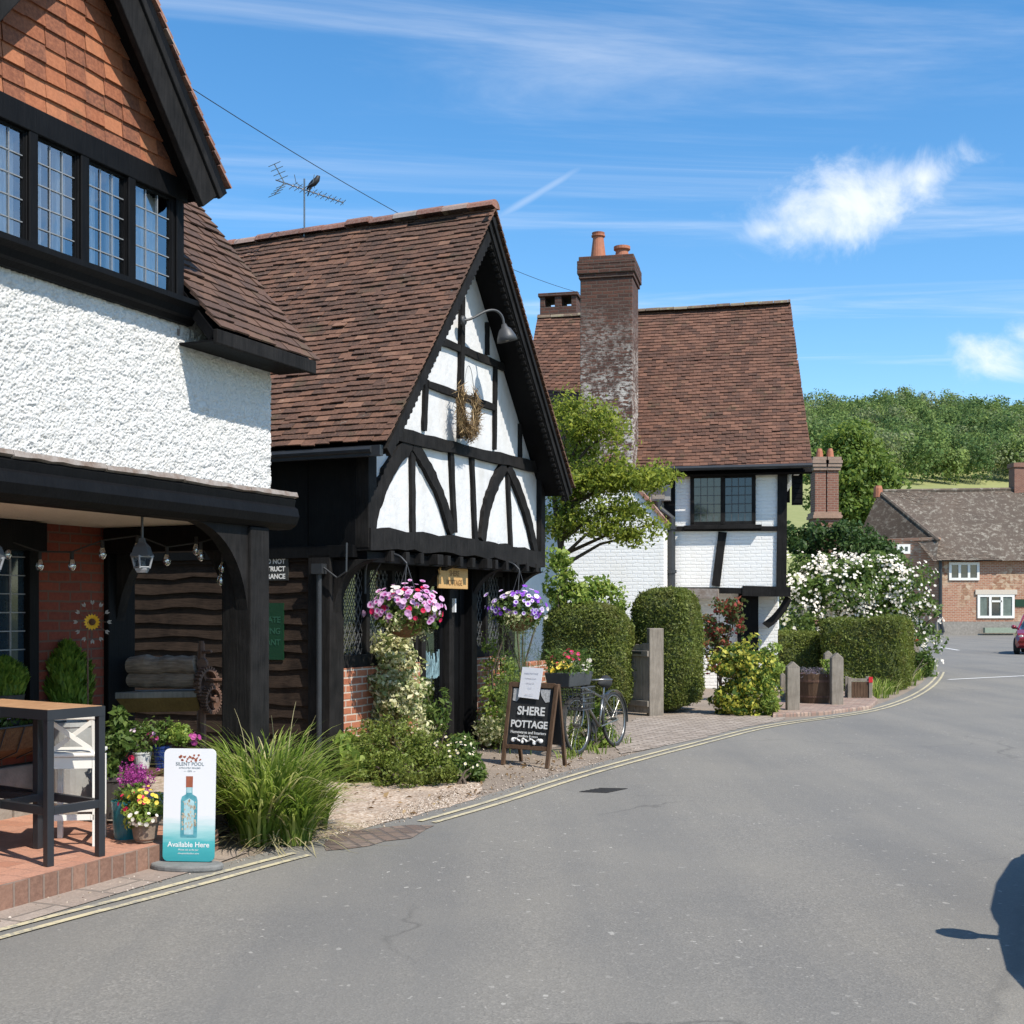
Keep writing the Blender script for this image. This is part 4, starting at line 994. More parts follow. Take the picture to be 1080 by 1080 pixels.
# ------------------------------------------------------------------ the cottage with the big chimney
cot = thing('cottage', 'white painted brick and timber cottage with tall brick chimney and long tiled roof', 'building', Q(2.5, 0))
LW = 5.6
o = MB(); o.q(.02, LW, .03, 5.6, 2.02, 4.6); o.build('wall', M_wbrick, cot)
o = MB(); o.q(.15, LW, .5, 5.4, 0, 2.02); o.build('ground_floor_wall', M_wbrick, cot)
def tq(name, p, q, w, d=.06, dd=-.0, m=None, segs=3):
    o = MB(); o.beam(on_3(*p, dd), on_3(*q, dd), w, d, -S3, segs, None, .05, rr); return o.build(name, m or M_black2, cot)
tq('corner_post', (825.5, 490), (824, 625), .2, .2, -.02)
tq('rail', (700, 557.5), (830, 557.5), .1, .07, -.015)
tq('stud', (762, 561), (755, 618), .17, .06, -.01)
tq('eaves_plate', (690, 497), (833, 495), .08, .08, -.02)
tq('jetty_beam', (783, 623), (834, 624), .2, .22, -.03); tq('jetty_beam', (700, 622), (783, 623), .12, .2, -.01)
o = MB(); o.beam(Q(.75, .35, 0), Q(.75, .35, 2.0), .42, .3, -S3, 4, None, .04, rr); o.build('porch_post', M_black, cot)
o = MB(); o.beam(on_3(807, 660, .2), on_3(832, 630, .2), .16, .12, -S3, 6, Vector((.03, 0, -.05)), .05, rr); o.build('brace', M_black2, cot)
o = MB(); p, q = on_3(700, 620, -.5), on_3(757, 621, -.5); o.prism([p, q, q-Z*.2, p-Z*.17], S3*.52); o.build('porch_canopy', M_lead, cot)
# window
p0, p1 = on_3(728, 556, -.03), on_3(797, 499, -.03); l0, l1 = (p1-C3).dot(W3), (p0-C3).dot(W3); z0, z1 = p0.z+.05, p1.z
o = MB(); o.q(l0, l0+.08, -.04, .03, z0, z1); o.q(l1-.08, l1, -.04, .03, z0, z1); o.q(l0, l1, -.05, .03, z1-.08, z1+.02); o.q(l0, l1, -.04, .03, z0-.02, z0+.06); o.q((l0+l1)/2-.045, (l0+l1)/2+.045, -.045, .03, z0, z1)
w_ = o.build('window', M_black2, cot, bevel=.006); o = MB(); o.q(l0-.12, l1+.12, -.12, .02, z0-.1, z0-.02); o.build('sill', M_black2, w_, bevel=.006)
lm = (l0+l1)/2
for la, lb, tw_ in ((l0+.08, lm-.045, .012), (lm+.045, l1-.08, -.01)):
    o = MB(); o.poly([Q(la, -.01, z0+.06), Q(lb, -.01+tw_, z0+.06), Q(lb, -.01+tw_*2, z1-.08), Q(la, -.01+tw_, z1-.08)]); o.build('pane', M_darkglass, w_)
    o = MB()
    for k in range(1, 4): x = la+(lb-la)*k/4; o.q(x-.007, x+.007, -.035, -.022, z0+.06, z1-.08)
    for k in range(1, 5): z = z0+.06+(z1-z0-.14)*k/5; o.q(la, lb, -.035, -.022, z-.006, z+.006)
    o.build('leading', M_leaddark, w_)
# roof
rz, ez, dep = 8.56, 4.54, 3.25; s3l = math.hypot(rz-ez, dep); ev = (S3*dep+Z*(rz-ez)).normalized(); tanr = .0
LE = LW+.1
o = MB()
O3 = Q(LE, -.35, ez); eu = -W3; wid = LE+.53
tiled(o, O3, eu, ev, lambda y: 0, lambda y: wid-.42*y/s3l, s3l, .1, .17, .015, rr, sag=lambda x, y: -.05*math.sin(math.pi*y/s3l)*(1+.3*math.sin(x*1.1))-.07*math.sin(math.pi*min(max(x/wid, 0), 1))+.012*math.sin(x*1.3+y*.9), jit=1.15)
o.build('roof', T_cott, cot)
ncv = eu.cross(ev).normalized()
if ncv.z < 0: ncv = -ncv
o = MB(); r0, r1, e0, e1 = O3+ev*s3l, O3+ev*s3l+eu*(wid-.42), O3, O3+eu*wid
o.prism([e0-ncv*.2, e1-ncv*.2, r1-ncv*.2, r0-ncv*.2], -ncv*.06)
bk = [r0-Z*.12, r1-Z*.12, r1-Z*.12+S3*dep-Z*(rz-ez), r0-Z*.12+S3*dep-Z*(rz-ez)]; o.prism(bk, Z*-.08); o.build('roof_deck', M_black, cot)
o = MB(); tiled(o, r1+S3*dep-Z*(rz-ez), W3, (-S3*dep+Z*(rz-ez)).normalized(), lambda y: 0, lambda y: wid-.42, s3l, .2, .34, .015, rr); o.build('back_roof', T_cott, cot)
o = MB(); o.prism([e1-ncv*.27-eu*.25, r1-ncv*.27-eu*.25, r1-ncv*.27-eu*.25+S3*dep-Z*(rz-ez)], -eu*.1); o.build('gable_end', M_wbrick, cot)
o = MB(); n = int(wid/.32)
ridge_line(o, r0+Z*.02-Z*.02, r1+Z*.05, .1, .32, rr); o.build('ridge_tiles', tiles('old_ridge_tile', [(0, (.09, .05, .035)), (.6, (.15, .1, .065)), (1, (.24, .2, .14))], ((.26, .25, .12), 9, .55, .7)), cot)
o = MB(); q_ = on_3(835, 494, .1); o.box(q_, W3*-.22, S3*.12, Z*-.74)
for k in range(7): o.box(q_+W3*-.2-S3*.02-Z*(.1*k+.02), W3*.2, S3*.02, Z*-.085)
o.build('verge_boarding', M_black, cot)
o = MB(); o.tube([e0+Z*-.02-S3*.04, e1-Z*.02-S3*.04], .05, 8); o.build('gutter', M_pipe, cot)
# chimney stack growing out of the whitewashed gable
cx0, cx1 = on_3(612, 400, -.8), on_3(667, 400, -.8); cl0, cl1 = (cx1-C3).dot(W3), (cx0-C3).dot(W3)
o = MB(); o.q(cl0, cl1, -.8, .2, 3.3, 8.38); zc = 8.38
for k, e in enumerate((.03, .06, .06, .06, .03)): o.q(cl0-e, cl1+e, -.8-e, .25+e, zc, zc+.09); zc += .09
chim = o.build('chimney', M_chim, cot, bevel=.012)
for px, h, w, flare in ((631, .62, .15, 0), (656, .3, .15, 1)):
    b = on_3(px, 300, -.3); b.z = zc; o = MB()
    prof = [(w*1.15, 0), (w*1.1, h*.1), (w*.78, h*.75), (w*.75, h*.85), (w*.95, h*.87), (w*.95, h*.92), (w*.8, h*.93), (w*.9, h), (w*.6, h), (w*.6, h*.8)] if not flare else [(w*1.1, 0), (w*.95, h*.4), (w*.85, h*.7), (w*1.15, h*.8), (w*1.15, h), (w*.8, h), (w*.8, h*.7)]
    o.lathe(b, prof, 18); o.build('chimney_pot', M_terracotta, chim, smooth=False)
c0, c1 = on_3(572, 330, 3.2), on_3(610, 330, 3.2); k0, k1 = (c1-C3).dot(W3), (c0-C3).dot(W3)
o = MB(); o.q(k0, k1, 2.9, 3.7, 7.8, 8.78); o.q(k0-.05, k1+.05, 2.85, 3.75, 8.5, 8.6)
o.q(k0, k0+.12, 2.9, 3.7, 8.78, 9.02); o.q(k1-.12, k1, 2.9, 3.7, 8.78, 9.02); o.q((k0+k1)/2-.08, (k0+k1)/2+.08, 2.9, 3.7, 8.78, 9.02); o.q(k0-.04, k1+.04, 2.86, 3.74, 9.02, 9.1); o.build('low_chimney', M_chim, cot, bevel=.01)
# whitewashed gable below the stack
g0, g1 = on_3(590, 545, -.95), on_3(700, 555, -.95); m0, m1 = (g1-C3).dot(W3), (g0-C3).dot(W3); gm = (m0+m1)/2; ze = 3.42; zp = 4.7
o = MB(); o.prism([Q(m0, -.95, 0), Q(m0, -.95, ze), Q(gm, -.95, zp), Q(m1, -.95, ze+.1), Q(m1, -.95, 0)], S3*1.0); o.build('lean_to_wall', M_wbrick, cot)
for pa, pb in ((Q(m0-.06, -1.0, ze-.05), Q(gm, -1.0, zp+.04)), (Q(m1+.06, -1.0, ze+.02), Q(gm, -1.0, zp+.04))):
    o = MB(); o.beam(pa, pb, .06, 1.0, -S3, 1)
    n = 12
    for k in range(n): c = pa.lerp(pb, (k+.5)/n); ax = (pb-pa).normalized(); o.beam(c-ax*.05+Z*.03, c+ax*.06+Z*.045, .02, 1.02, -S3)
    o.build('verge_tiles', T_ridge, cot)
o = MB(); o.q(m1, m1+.9, -.2, .3, 0, 3.8); o.build('side_wall', M_white, cot)
# rainwater hopper, downpipe
h0 = on_3(694, 520, -.2); 
o = MB(); o.box(h0-W3*.25-Z*.16, W3*.48, S3*.2, Z*.32); hp = o.build('vent_box', M_zinc, cot, bevel=.01)
o = MB(); o.box(h0-W3*.14-Z*.12-S3*.015, W3*.26, S3*.02, Z*.22); o.build('vent_grille', M_stone, hp)
o = MB(); pp = on_3(708, 560, -.12); b0 = h0-Z*.16
o.tube([b0, b0-Z*.15, Vector((pp.x, pp.y, b0.z-.35)), Vector((pp.x, pp.y, 1.0))], .085, 12); 
for z in (3.3, 2.4): o.lathe(Vector((pp.x, pp.y, z)), [(.11, 0), (.11, .07)], 12)
o.build('downpipe', M_pipe, cot, smooth=False)
o = MB(); o.q(2.22, 2.45, -.02, .03, 2.0, 4.5); o.build('dark_board', M_black, cot)
# ------------------------------------------------------------------ far house, hillside wood, far trees
far = thing('far_brick_house', 'long mellow brick house with lichened tile roof and white casement windows at road end', 'building', at(1035, 668, 80))
YF = 80.0
def fb(o, px0, px1, py0, py1, Y, d): 
    p = at(px0, py1, Y); q = at(px1, py0, Y); o.box(p, Vector((q.x-p.x, 0, 0)), Vector((0, d, 0)), Vector((0, 0, q.z-p.z)))
o = MB(); fb(o, 988, 1190, 588, 672, YF, 7); o.build('front_wall', M_farbrick, far)
o = MB(); fb(o, 988, 1190, 655.5, 673, YF-.12, .3); o.build('plinth', M_stone, far)
o = MB(); p = at(987, 672, YF+.5); q = at(905, 668, YF+3.4); p.z = q.z = -.2; o.prism([p, q, q+Z*6.6, p+Z*6.6], Vector((.6, .8, 0))); o.build('end_wall', M_farbrick, far)
e0, e1 = at(984, 592, YF-.5), at(1200, 590, YF-.5); r0, r1 = at(927, 519, YF+5.5), at(1200, 515, YF+5.5); h1, h0 = at(990, 571, YF+.3), at(903, 571, YF+3.6)
o = MB()
nr3 = (e1-e0).cross(r0-e0).normalized()
evf = (r0-e0); evf = (evf-(e1-e0).normalized()*evf.dot((e1-e0).normalized())); Lf = evf.length
offl = (r0-e0).dot((e1-e0).normalized())
tiled(o, e0, (e1-e0), evf, lambda y: min(.3, offl*y/Lf) , lambda y: (e1-e0).length, Lf, .17, .28, .02, rr, sag=lambda x, y: -.12*math.sin(math.pi*y/Lf)+.05*math.sin(x*.8+y)+.03*math.sin(x*2.3), jit=2.)
o.poly([e0, e1, r1, r0]) ; o.build('roof', T_far, far)
o = MB(); o.poly([h1, h0, r0]); o.poly([h1, r0, e0+Vector((.2, 0, .0))]); o.prism([h1, h0, r0], Vector((.1, .2, -.1))); o.build('hip_roof', T_far, far)
o = MB(); o.tube([r0+Z*.03, h1+Z*.05], .13, 6); o.build('hip_tiles', T_far, far); o = MB(); o.tube([r0+Z*.05, r1+Z*.05], .14, 6); o.build('ridge_tiles', T_far, far)
def farwin(px0, px1, py0, py1, n, trans=False):
    o = MB(); w = .16; p = at(px0, py1, YF-.06); q = at(px1, py0, YF-.06); X0, X1, Z0, Z1 = p.x, q.x, p.z, q.z
    y0 = YF-.08
    def bx(x0, x1, z0, z1): o.box(Vector((x0, y0, z0)), Vector((x1-x0, 0, 0)), Vector((0, .12, 0)), Vector((0, 0, z1-z0)))
    bx(X0, X1, Z0, Z0+w); bx(X0, X1, Z1-w, Z1)
    for k in range(n+1): x = X0+(X1-X0-w)*k/n; bx(x, x+w, Z0+w, Z1-w)
    if trans: bx(X0+(X1-X0)/3+w*.5, X0+(X1-X0)*2/3-w*.2, Z1-.5, Z1-.38)
    f = o.build('window', M_whitepaint, far); o = MB(); o.poly([Vector((X0, YF-.02, Z0)), Vector((X1, YF-.02, Z0)), Vector((X1, YF-.02, Z1)), Vector((X0, YF-.02, Z1))]); o.build('pane', M_darkglass, f)
    if trans:
        o = MB()
        M_gc = simple('green_curtain', (.16, .2, .17), .9, .4, 3, .2)
        for x0, x1 in ((X0+w, X0+w+.45), (X1-w-.8, X1-w)): o = MB(); o.box(Vector((x0, YF-.035, Z0+w)), Vector((x1-x0, 0, 0)), Vector((0, .01, 0)), Vector((0, 0, Z1-Z0-2*w))); o.build('curtain', M_gc, f)
    return f
farwin(1001, 1033, 593, 612, 3); farwin(1031, 1070, 627, 652, 3, True); farwin(946, 960, 574, 584, 2)
o = MB(); fb(o, 1029, 1073, 622, 627, YF-.1, .2); o.build('lintel', M_cream, far)
o = MB(); o.tube([at(992, 590, YF-.15), at(992, 655, YF-.15), at(995, 667, YF-.2)], .11, 8); o.build('downpipe', M_pipe, far)
o = MB(); fb(o, 1071, 1081, 632, 640, YF-.06, .08); o.build('wall_plaque', M_signgreen, far)
o = MB(); p = at(1070, 540, YF+5.2); q = at(1093, 488, YF+5.2); o.box(p, Vector((q.x-p.x, 0, 0)), Vector((0, 1, 0)), Z*(q.z-p.z)); o.box(p+Vector((-.08, -.08, q.z-p.z-.3)), Vector((q.x-p.x+.16, 0, 0)), Vector((0, 1.16, 0)), Z*.3); ch = o.build('chimney', M_chim2, far)
o = MB(); b = at(926, 520, YF+5.5); o.lathe(b, [(.32, -.3), (.3, .3), (.24, .5)], 10); o.build('chimney_pot', M_terracotta, far)
o = MB(); fb(o, 1039, 1076, 662, 667.5, YF-.7, .35); tag(o.build('bench', simple('pale_green_wood', (.28, .33, .25), .8), None, at(1057, 668, YF-.7)), 'pale green low bench against the brick wall of the far house', 'bench')

# clustered chimney beyond the rose
YC = 40
cst = thing('chimney_stack', 'double brick chimney stack with stone cap and base above dark ivy', 'chimney', at(872, 600, YC))
o = MB(); p = at(859, 545, YC); q = at(886, 486, YC); w = q.x-p.x; z0, z1 = p.z, q.z
o.box(Vector((p.x, YC-.0, -.2)), Vector((w, 0, 0)), Vector((0, .8, 0)), Z*(z0+.2)); 
for x0, x1 in ((.03, .47), (.51, .97)): o.box(Vector((p.x+w*x0, YC+.06, z0+.1)), Vector((w*(x1-x0), 0, 0)), Vector((0, .6, 0)), Z*(z1-z0-.3))
o.box(Vector((p.x+w*.1, YC+.15, z0)), Vector((w*.8, 0, 0)), Vector((0, .4, 0)), Z*(z1-z0-.1)); o.build('shaft', M_chim2, cst, bevel=.02)
o = MB(); 
for x0, x1 in ((-.03, .49), (.5, 1.03)):
    for k, e in enumerate((0, .03, .05, .02)): o.box(Vector((p.x+w*x0-e, YC-e, z1-.3+.11*k)), Vector((w*(x1-x0)+2*e, 0, 0)), Vector((0, .72+2*e, 0)), Z*.1)
o.build('cap', simple('weathered_cap', (.34, .24, .18), .9, .3, 8, .4), cst)
o = MB()
for e, z in ((.06, -.05), (.03, .05)): o.box(Vector((p.x-e, YC-e-.02, z0+z)), Vector((w+2*e, 0, 0)), Vector((0, .8+2*e, 0)), Z*.1)
o.build('base_moulding', simple('pale_brick_moulding', (.38, .24, .17), .9, .3, 8, .4), cst)
for x in (.3, .72): o = MB(); o.lathe(Vector((p.x+w*x, YC+.35, z1+.1)), [(.13, 0), (.1, .25), (.07, .34)], 10); o.build('chimney_pot', M_terracotta, cst)

# hillside wood: one mass
r = rg(21); pts = []; Ns = []; tint = []
X = []; 
while len(X) < 780:
    Y = r.uniform(245, 455); t = r.uniform(.1, .56); x = t*Y
    if Y < 246+max(-30, (x-57))*.62: continue
    X.append((x, Y))
X = np.array(X)
for (x, Y) in X:
    h = r.uniform(7, 12)*(1.15 if Y > 400 else 1); rad = r.uniform(2.6, 6.4); z = hz(x, Y); tt = np.clip(r.normal(.45, .28), 0, 1)
    if r.random() < .1: tt = 1.0
    nb = 6; spec = [((x+r.normal()*rad*.4, Y+r.normal()*rad*.4, z+h*(.5+.4*r.random())), (rad*.5, rad*.5, h*.22)) for _ in range(nb)]+[((x, Y, z+h*.45), (rad*.8, rad*.8, h*.42))]
    p, n = blobs(r, spec, 900, .8, .12); pts.append(p); Ns.append(n); tint.append(np.full(len(p), tt)+r.normal(size=len(p))*.08)
pts = np.concatenate(pts); Ns = np.concatenate(Ns); V, Fq = leaf_arrays(pts, Ns, .6, r, asp=.75, bias=2.2)
tag(arrmesh('woodland', V, Fq, G_hill, attrs={'tint': np.repeat(np.concatenate(tint), 4)}), 'dense green broadleaf wood covering the far hillside above the meadow', 'woodland', kind='stuff')

# trees of the middle distance
def tree(name, label, base, h, trunk_r, specs, n, size, m, seed, clump, group=None):
    r = rg(seed); rr_ = random.Random(seed); th = thing(name, label, 'tree', base, group); base = Vector(base)
    o = MB(); top = base+Z*h*.72; o.tube([base-Z*.1, base.lerp(top, .35)+Vector((.1, 0, 0)), top], [trunk_r*1.15, trunk_r*.8, trunk_r*.25], 9)
    for s in specs:
        c = Vector(s[0]); b = base.lerp(top, rr_.uniform(.35, .85)); o.tube([b, b.lerp(c, .5)+Z*.1, c], [trunk_r*.4, trunk_r*.28, trunk_r*.1], 6)
    o.build('trunk', G_bark, th)
    pt, N, _ = clumpy(r, specs, clump[0], clump[1], n//clump[0], .55); leaf_obj('crown', pt, N, size, m, r, th, asp=.6, bias=1.0); return th
Y = 98
def tri(px, py, rx, rz, Y, ry=None): return (at(px, py, Y), (rx*Y/F, (ry or rx)*Y/F, rz*Y/F))
tree('broadleaf_tree', 'tall bright green round-topped tree behind the double chimney stack', at(902, 662, 98).to_2d().to_3d(), 17, .4,
     [tri(900, 480, 30, 28, Y), tri(880, 505, 26, 25, Y-1), tri(918, 510, 28, 26, Y+1), tri(895, 530, 36, 24, Y), tri(925, 540, 22, 20, Y), tri(892, 462, 18, 14, Y)], 21000, .36, G_tree, 5, (230, 1.1))
bush('ivy_mound', 'dark green ivy mound below the double chimney stack', [tri(850, 570, 26, 22, 35), tri(880, 575, 34, 25, 35), tri(915, 585, 32, 25, 35.5), tri(890, 620, 60, 40, 36), tri(935, 600, 20, 20, 36)], 15000, .13, G_dark, 31, ground(890, 704), 'ivy', (160, .34))
# rambling white rose
r = rg(41); YR = 30
rs = [tri(850, 615, 26, 28, YR), tri(885, 618, 34, 30, YR), tri(920, 615, 34, 27, YR+.5), tri(955, 620, 28, 30, YR+.3), tri(972, 655, 16, 32, YR+.5), tri(970, 690, 17, 24, YR+.6), tri(900, 660, 60, 40, YR+1), tri(845, 650, 18, 30, YR-.4)]
rose = thing('rambling_rose', 'large rambling rose covered in white blossom beside the cottage', 'rose bush', ground(905, 712))
pt, N, _ = clumpy(r, rs, 210, .3, 105, .75); pt[:, 2] = np.maximum(pt[:, 2], .02); leaf_obj('foliage', pt, N, .1, G_mid, r, rose, asp=.6, bias=.9)
o = MB(); rq = random.Random(3)
for k in range(14):
    b = ground(rq.uniform(840, 975), 715)+Vector((0, .8, 0)); e = Vector(rs[k % 8][0])+Vector((rq.uniform(-.4, .4), 0, rq.uniform(-.2, .3))); o.tube([b, b.lerp(e, .5)+Vector((rq.uniform(-.3, .3), .1, .1)), e], [.035, .025, .012], 6)
o.build('stems', G_bark, rose)
fp, fn = [], []
while len(fp) < 3000:
    p, n = blobs(r, rs, 1, .97, .05); p, n = p[0], n[0]
    if n[1] > .35: continue
    pxx = CX+F*p[0]/p[1]; pyy = HOR-F*(p[2]-CAMZ)/p[1]
    dens = .9 if 590 < pyy < 650 else .22
    if pxx > 955: dens = .3
    if math.sin(p[0]*4.1+p[2]*3)+math.sin(p[0]*2.3-p[2]*6) < -.5: dens *= .25
    if r.random() > dens: continue
    c = p+n*.1; k = r.integers(2, 5)
    for _ in range(k): fp.append(c+r.normal(size=3)*.06); fn.append(unit(n+np.array([0, -.5, .5])+r.normal(size=3)*.4))
flowers('blossom', np.array(fp), np.array(fn), .037, [F_white], r, rose, n=5, cup=.3)

# ------------------------------------------------------------------ acer between shop and cottage
YA = 21.0; base = Vector((1.0, 21.3, 0))
ac = thing('acer_tree', 'small airy yellow-green tree between the timbered shop and the cottage', 'tree', base)
r = rg(51); rq = random.Random(51)
sp = [tri(600, 432, 20, 20, YA+.3), tri(625, 447, 30, 22, YA), tri(645, 455, 20, 13, YA-.3), tri(612, 475, 24, 22, YA+.4), tri(650, 484, 14, 8, YA-.3), tri(632, 504, 50, 15, YA), tri(668, 507, 36, 10, YA-.2), tri(698, 501, 16, 6, YA-.2), tri(606, 520, 26, 16, YA+.3), tri(600, 548, 30, 12, YA+.2), tri(652, 537, 32, 9, YA-.3), tri(640, 555, 26, 7, YA-.4), tri(668, 565, 20, 11, YA-.3), tri(690, 553, 9, 10, YA-.3), tri(590, 560, 16, 9, YA+.2)]
pt, N, _ = clumpy(r, sp, 400, .24, 42, .15, .75); leaf_obj('crown', pt, N, .064, G_bright, r, ac, asp=.5, bias=.4, droop=.4, fold=.22, var=.5)
o = MB(); tr = [base-Z*.1, base+Vector((-.12, 0, 1.2)), base+Vector((-.1, .05, 2.4)), base+Vector((-.25, 0, 3.4)), base+Vector((-.35, 0, 4.4))]
o.tube(tr, [.1, .08, .065, .045, .02], 9)
for s in sp:
    c = Vector(s[0]); k = min(3.9, max(1.9, c.z-.5)); b = base+Vector((-.15, 0, k)); 
    ends = [c+Vector((rq.uniform(-.8, .8)*s[1][0], rq.uniform(-.5, .5)*s[1][1], rq.uniform(-.3, .5)*s[1][2])) for _ in range(3)]
    o.tube([b, b.lerp(c, .55)+Z*.1, c], [.035, .024, .012], 6)
    for e in ends: o.tube([c, c.lerp(e, .5)+Z*.02, e], [.011, .008, .004], 5)
o.build('trunk', G_bark, ac)
bush('climbing_shrub', 'yellow-green leafy climber at the right corner of the timbered shop', [tri(590, 610, 16, 22, 19.5), tri(603, 632, 22, 16, 19.5), tri(588, 588, 10, 12, 19.5), tri(628, 625, 16, 12, 20), tri(648, 632, 14, 14, 20), tri(600, 660, 20, 20, 20)], 3400, .08, G_lime, 52, ground(605, 755), 'shrub', (80, .14))

# ------------------------------------------------------------------ clipped hedges
hedge('clipped_yew_hedge', 'broad rounded clipped yew hedge behind the bicycle', P(17.75, 6.2), UV*1.15, VV*1.35, 1.72, .38, .042, 61, 2600, .018, top=.06)
hedge('clipped_yew_hedge', 'tallest clipped yew block standing behind the big oak gate post', P(18.85, 5.42), UV*1.3, VV*.98, 1.98, .34, .042, 62, 2600, .018, top=.05)
pc = ground(820, 737); 
hedge('clipped_yew_hedge', 'smallest low square-cut yew hedge behind the pointed oak post', at(818, 731, 25.6).to_2d().to_3d(), Vector((.97, -.05, 0)), Vector((.1, 1.2, 0)), 1.17, .14, .05, 63, 2000, .015)
hedge('clipped_yew_hedge', 'wide flat-topped yew hedge in front of the white rambling rose', at(866, 731, 24.9).to_2d().to_3d(), Vector((1.52, -.25, 0)), Vector((.75, 1.5, 0)), 1.45, .18, .05, 64, 2000, .02)

# ------------------------------------------------------------------ shrubs along the road
YV = 19.4
vb = bush('variegated_holly', 'golden variegated round bush beside the cobbles at the cottage gate', [tri(776, 705, 22, 26, YV), tri(790, 700, 22, 26, YV), tri(770, 735, 20, 18, YV), tri(798, 730, 20, 22, YV), tri(785, 745, 28, 10, YV)], 5200, .075, G_gold, 71, ground(783, 754), 'shrub', (130, .14))
bush('lime_shrub', 'small lime-green upright plant at the foot of the variegated bush', [tri(812, 742, 10, 12, 19.2), tri(806, 720, 8, 14, 19.3)], 1300, .07, G_lime, 72, ground(811, 754), 'shrub', None, asp=.25)
bush('lime_shrub', 'taller lime-green shrub before the dark cottage post', [tri(812, 685, 9, 16, 23), tri(814, 705, 10, 14, 23), tri(815, 722, 10, 14, 23)], 1500, .08, G_lime, 78, ground(813, 736), 'shrub', (30, .15))
bush('red_tipped_shrub', 'red-tipped airy shrub under the lead porch canopy', [tri(762, 655, 20, 24, 22.5), tri(752, 680, 16, 20, 22.5), tri(775, 640, 12, 10, 22.5), tri(765, 700, 16, 20, 22.5)], 2600, .08, G_red, 73, ground(760, 738), 'shrub', (70, .15))
r = rg(74)
gs = [ground(x, y) for x, y in ((950, 728), (942, 733), (968, 718), (976, 712), (984, 707), (960, 724), (930, 737), (973, 706))]
parts = [ribbon_tuft(r, (g.x-.15, g.y+.3, 0), 120, .55, .018, .5, rad=.35) for g in gs]
tag(arrmesh('verge_grass', *join_arr(parts), G_grass), 'rough grass and weeds at the foot of the rose by the road bend', 'grass', kind='stuff')
bush('verge_plant', 'leafy green weeds beneath the rambling rose at the bend', [tri(950, 700, 8, 14, 28.5), tri(958, 712, 8, 10, 28.4), tri(975, 700, 10, 14, 30)], 1500, .09, G_mid, 75, ground(958, 722), 'weeds', None)
# posts
def post(px, py, w, h, label, point=True, m=None, group=None, rot=0, name='oak_post'):
    g = ground(px, py); o = MB(); x = Vector((math.cos(rot), math.sin(rot), 0))*w; y = Vector((-math.sin(rot), math.cos(rot), 0))*w*.75
    b = g-x/2; o.box(b-Z*.05, x, y, Z*(h+.05))
    if point: 
        t = [b+Z*h, b+x+Z*h, b+x+y+Z*h, b+y+Z*h]; a1 = g+Z*(h+w*.45); a2 = a1+y; o.add(t+[a1, a2], [(0, 1, 4), (1, 2, 5, 4), (2, 3, 5), (3, 0, 4, 5)])
    return tag(o.build(name, m or M_oak, None, g, bevel=.012), label, 'post', group)
post(837, 753, .2, .74, 'pointed grey oak post in front of the low yew hedge, left of the barrel')
post(883.5, 747, .2, .84, 'tall pointed grey oak post at the right side of the half barrel')
post(874, 741, .14, .86, 'slim grey oak post behind the half barrel, partly hidden by the taller one')
post(692.5, 755, .23, 1.36, 'tall square grey oak gate post in front of the tall yew block', False, rot=.15)
for px, py, h, lab in ((957, 721, .84, 'leaning grey oak post with red reflector by the grass at the bend'), (966.5, 709, .9, 'grey oak post with red reflector deeper in the weeds under the rose')):
    p = post(px, py, .17, h, lab); o = MB(); g = ground(px, py); o.lathe(g+Vector((0, -.004, h-.04)), [(.055, 0), (.055, .012)], 14, Vector((0, -1, 0))); o.build('reflector', M_red, p)
post(950, 716, .1, .7, 'thin grey oak rail post beside the wide hedge')
# gate
gt = thing('plank_gate', 'weathered grey plank gate between the two tall yew hedges', 'gate', ground(676, 753))
gp0, gp1 = ground(669, 753.5), ground(684.5, 755); gx = (gp1-gp0).normalized(); gn = Vector((gx.y, -gx.x, 0))
W_ = .62; gp0 = gp1-gx*W_
for k in range(4):
    o = MB(); hh = 1.02+.07*(k/3); o.box(gp0+gx*(W_/4*k)+Z*.04, gx*(W_/4-.008), gn*-.03, Z*hh); o.build('plank', M_oak, gt, bevel=.005)
for z in (.14, .92): o = MB(); o.box(gp0+Z*z+gn*.003, gx*W_, gn*.03, Z*.09); o.build('rail', M_oak, gt, bevel=.005)
o = MB(); o.box(gp0+Z*.96+gn*.034, gx*W_*.8, gn*.01, Z*.035); o.build('hinge', M_pipe, gt)
# half barrel
bc = ground(864, 746)+Vector((0, .33, 0)); bar = thing('half_barrel', 'brown half-barrel planter with lavender between the oak posts', 'planter', bc)
o = MB(); o.lathe(bc, [(.29, .06), (.32, .2), (.345, .42), (.35, .56), (.31, .56), (.3, .48)], 26); o.build('barrel', M_oakdark, bar)
for z, r_ in ((.16, .315), (.42, .35)): o = MB(); o.lathe(bc+Z*z, [(r_, 0), (r_+.004, .045)], 26); o.build('hoop', M_rust, bar)
r = rg(76); pt = np.array(bc)+np.stack([r.normal(size=500)*.17, r.normal(size=500)*.17, .5+r.random(500)*.16], 1); leaf_obj('lavender_leaves', pt, None, .05, foliage('lavender_leaf', [(0, (.1, .11, .09)), (.6, (.2, .17, .19)), (1, (.3, .22, .32))], .3), r, bar, asp=.25)
pt = np.array(bc)+np.stack([.22+r.normal(size=160)*.05, r.normal(size=160)*.05, .55+r.random(160)*.24], 1); leaf_obj('foliage', pt, None, .07, G_lime, r, bar, asp=.5)
bt = thing('planter_box', 'small slatted wooden planter box with red reflector by the hedge', 'planter', ground(906, 740))
g = ground(896, 739.5); x = Vector((1, -.1, 0)).normalized(); y = Vector((.1, 1, 0)).normalized()
for k in range(6): o = MB(); o.box(g+x*(.035+.052*k)+Z*.05, x*.048, y*.02, Z*.3); o.build('slat', M_oakdark, bt)
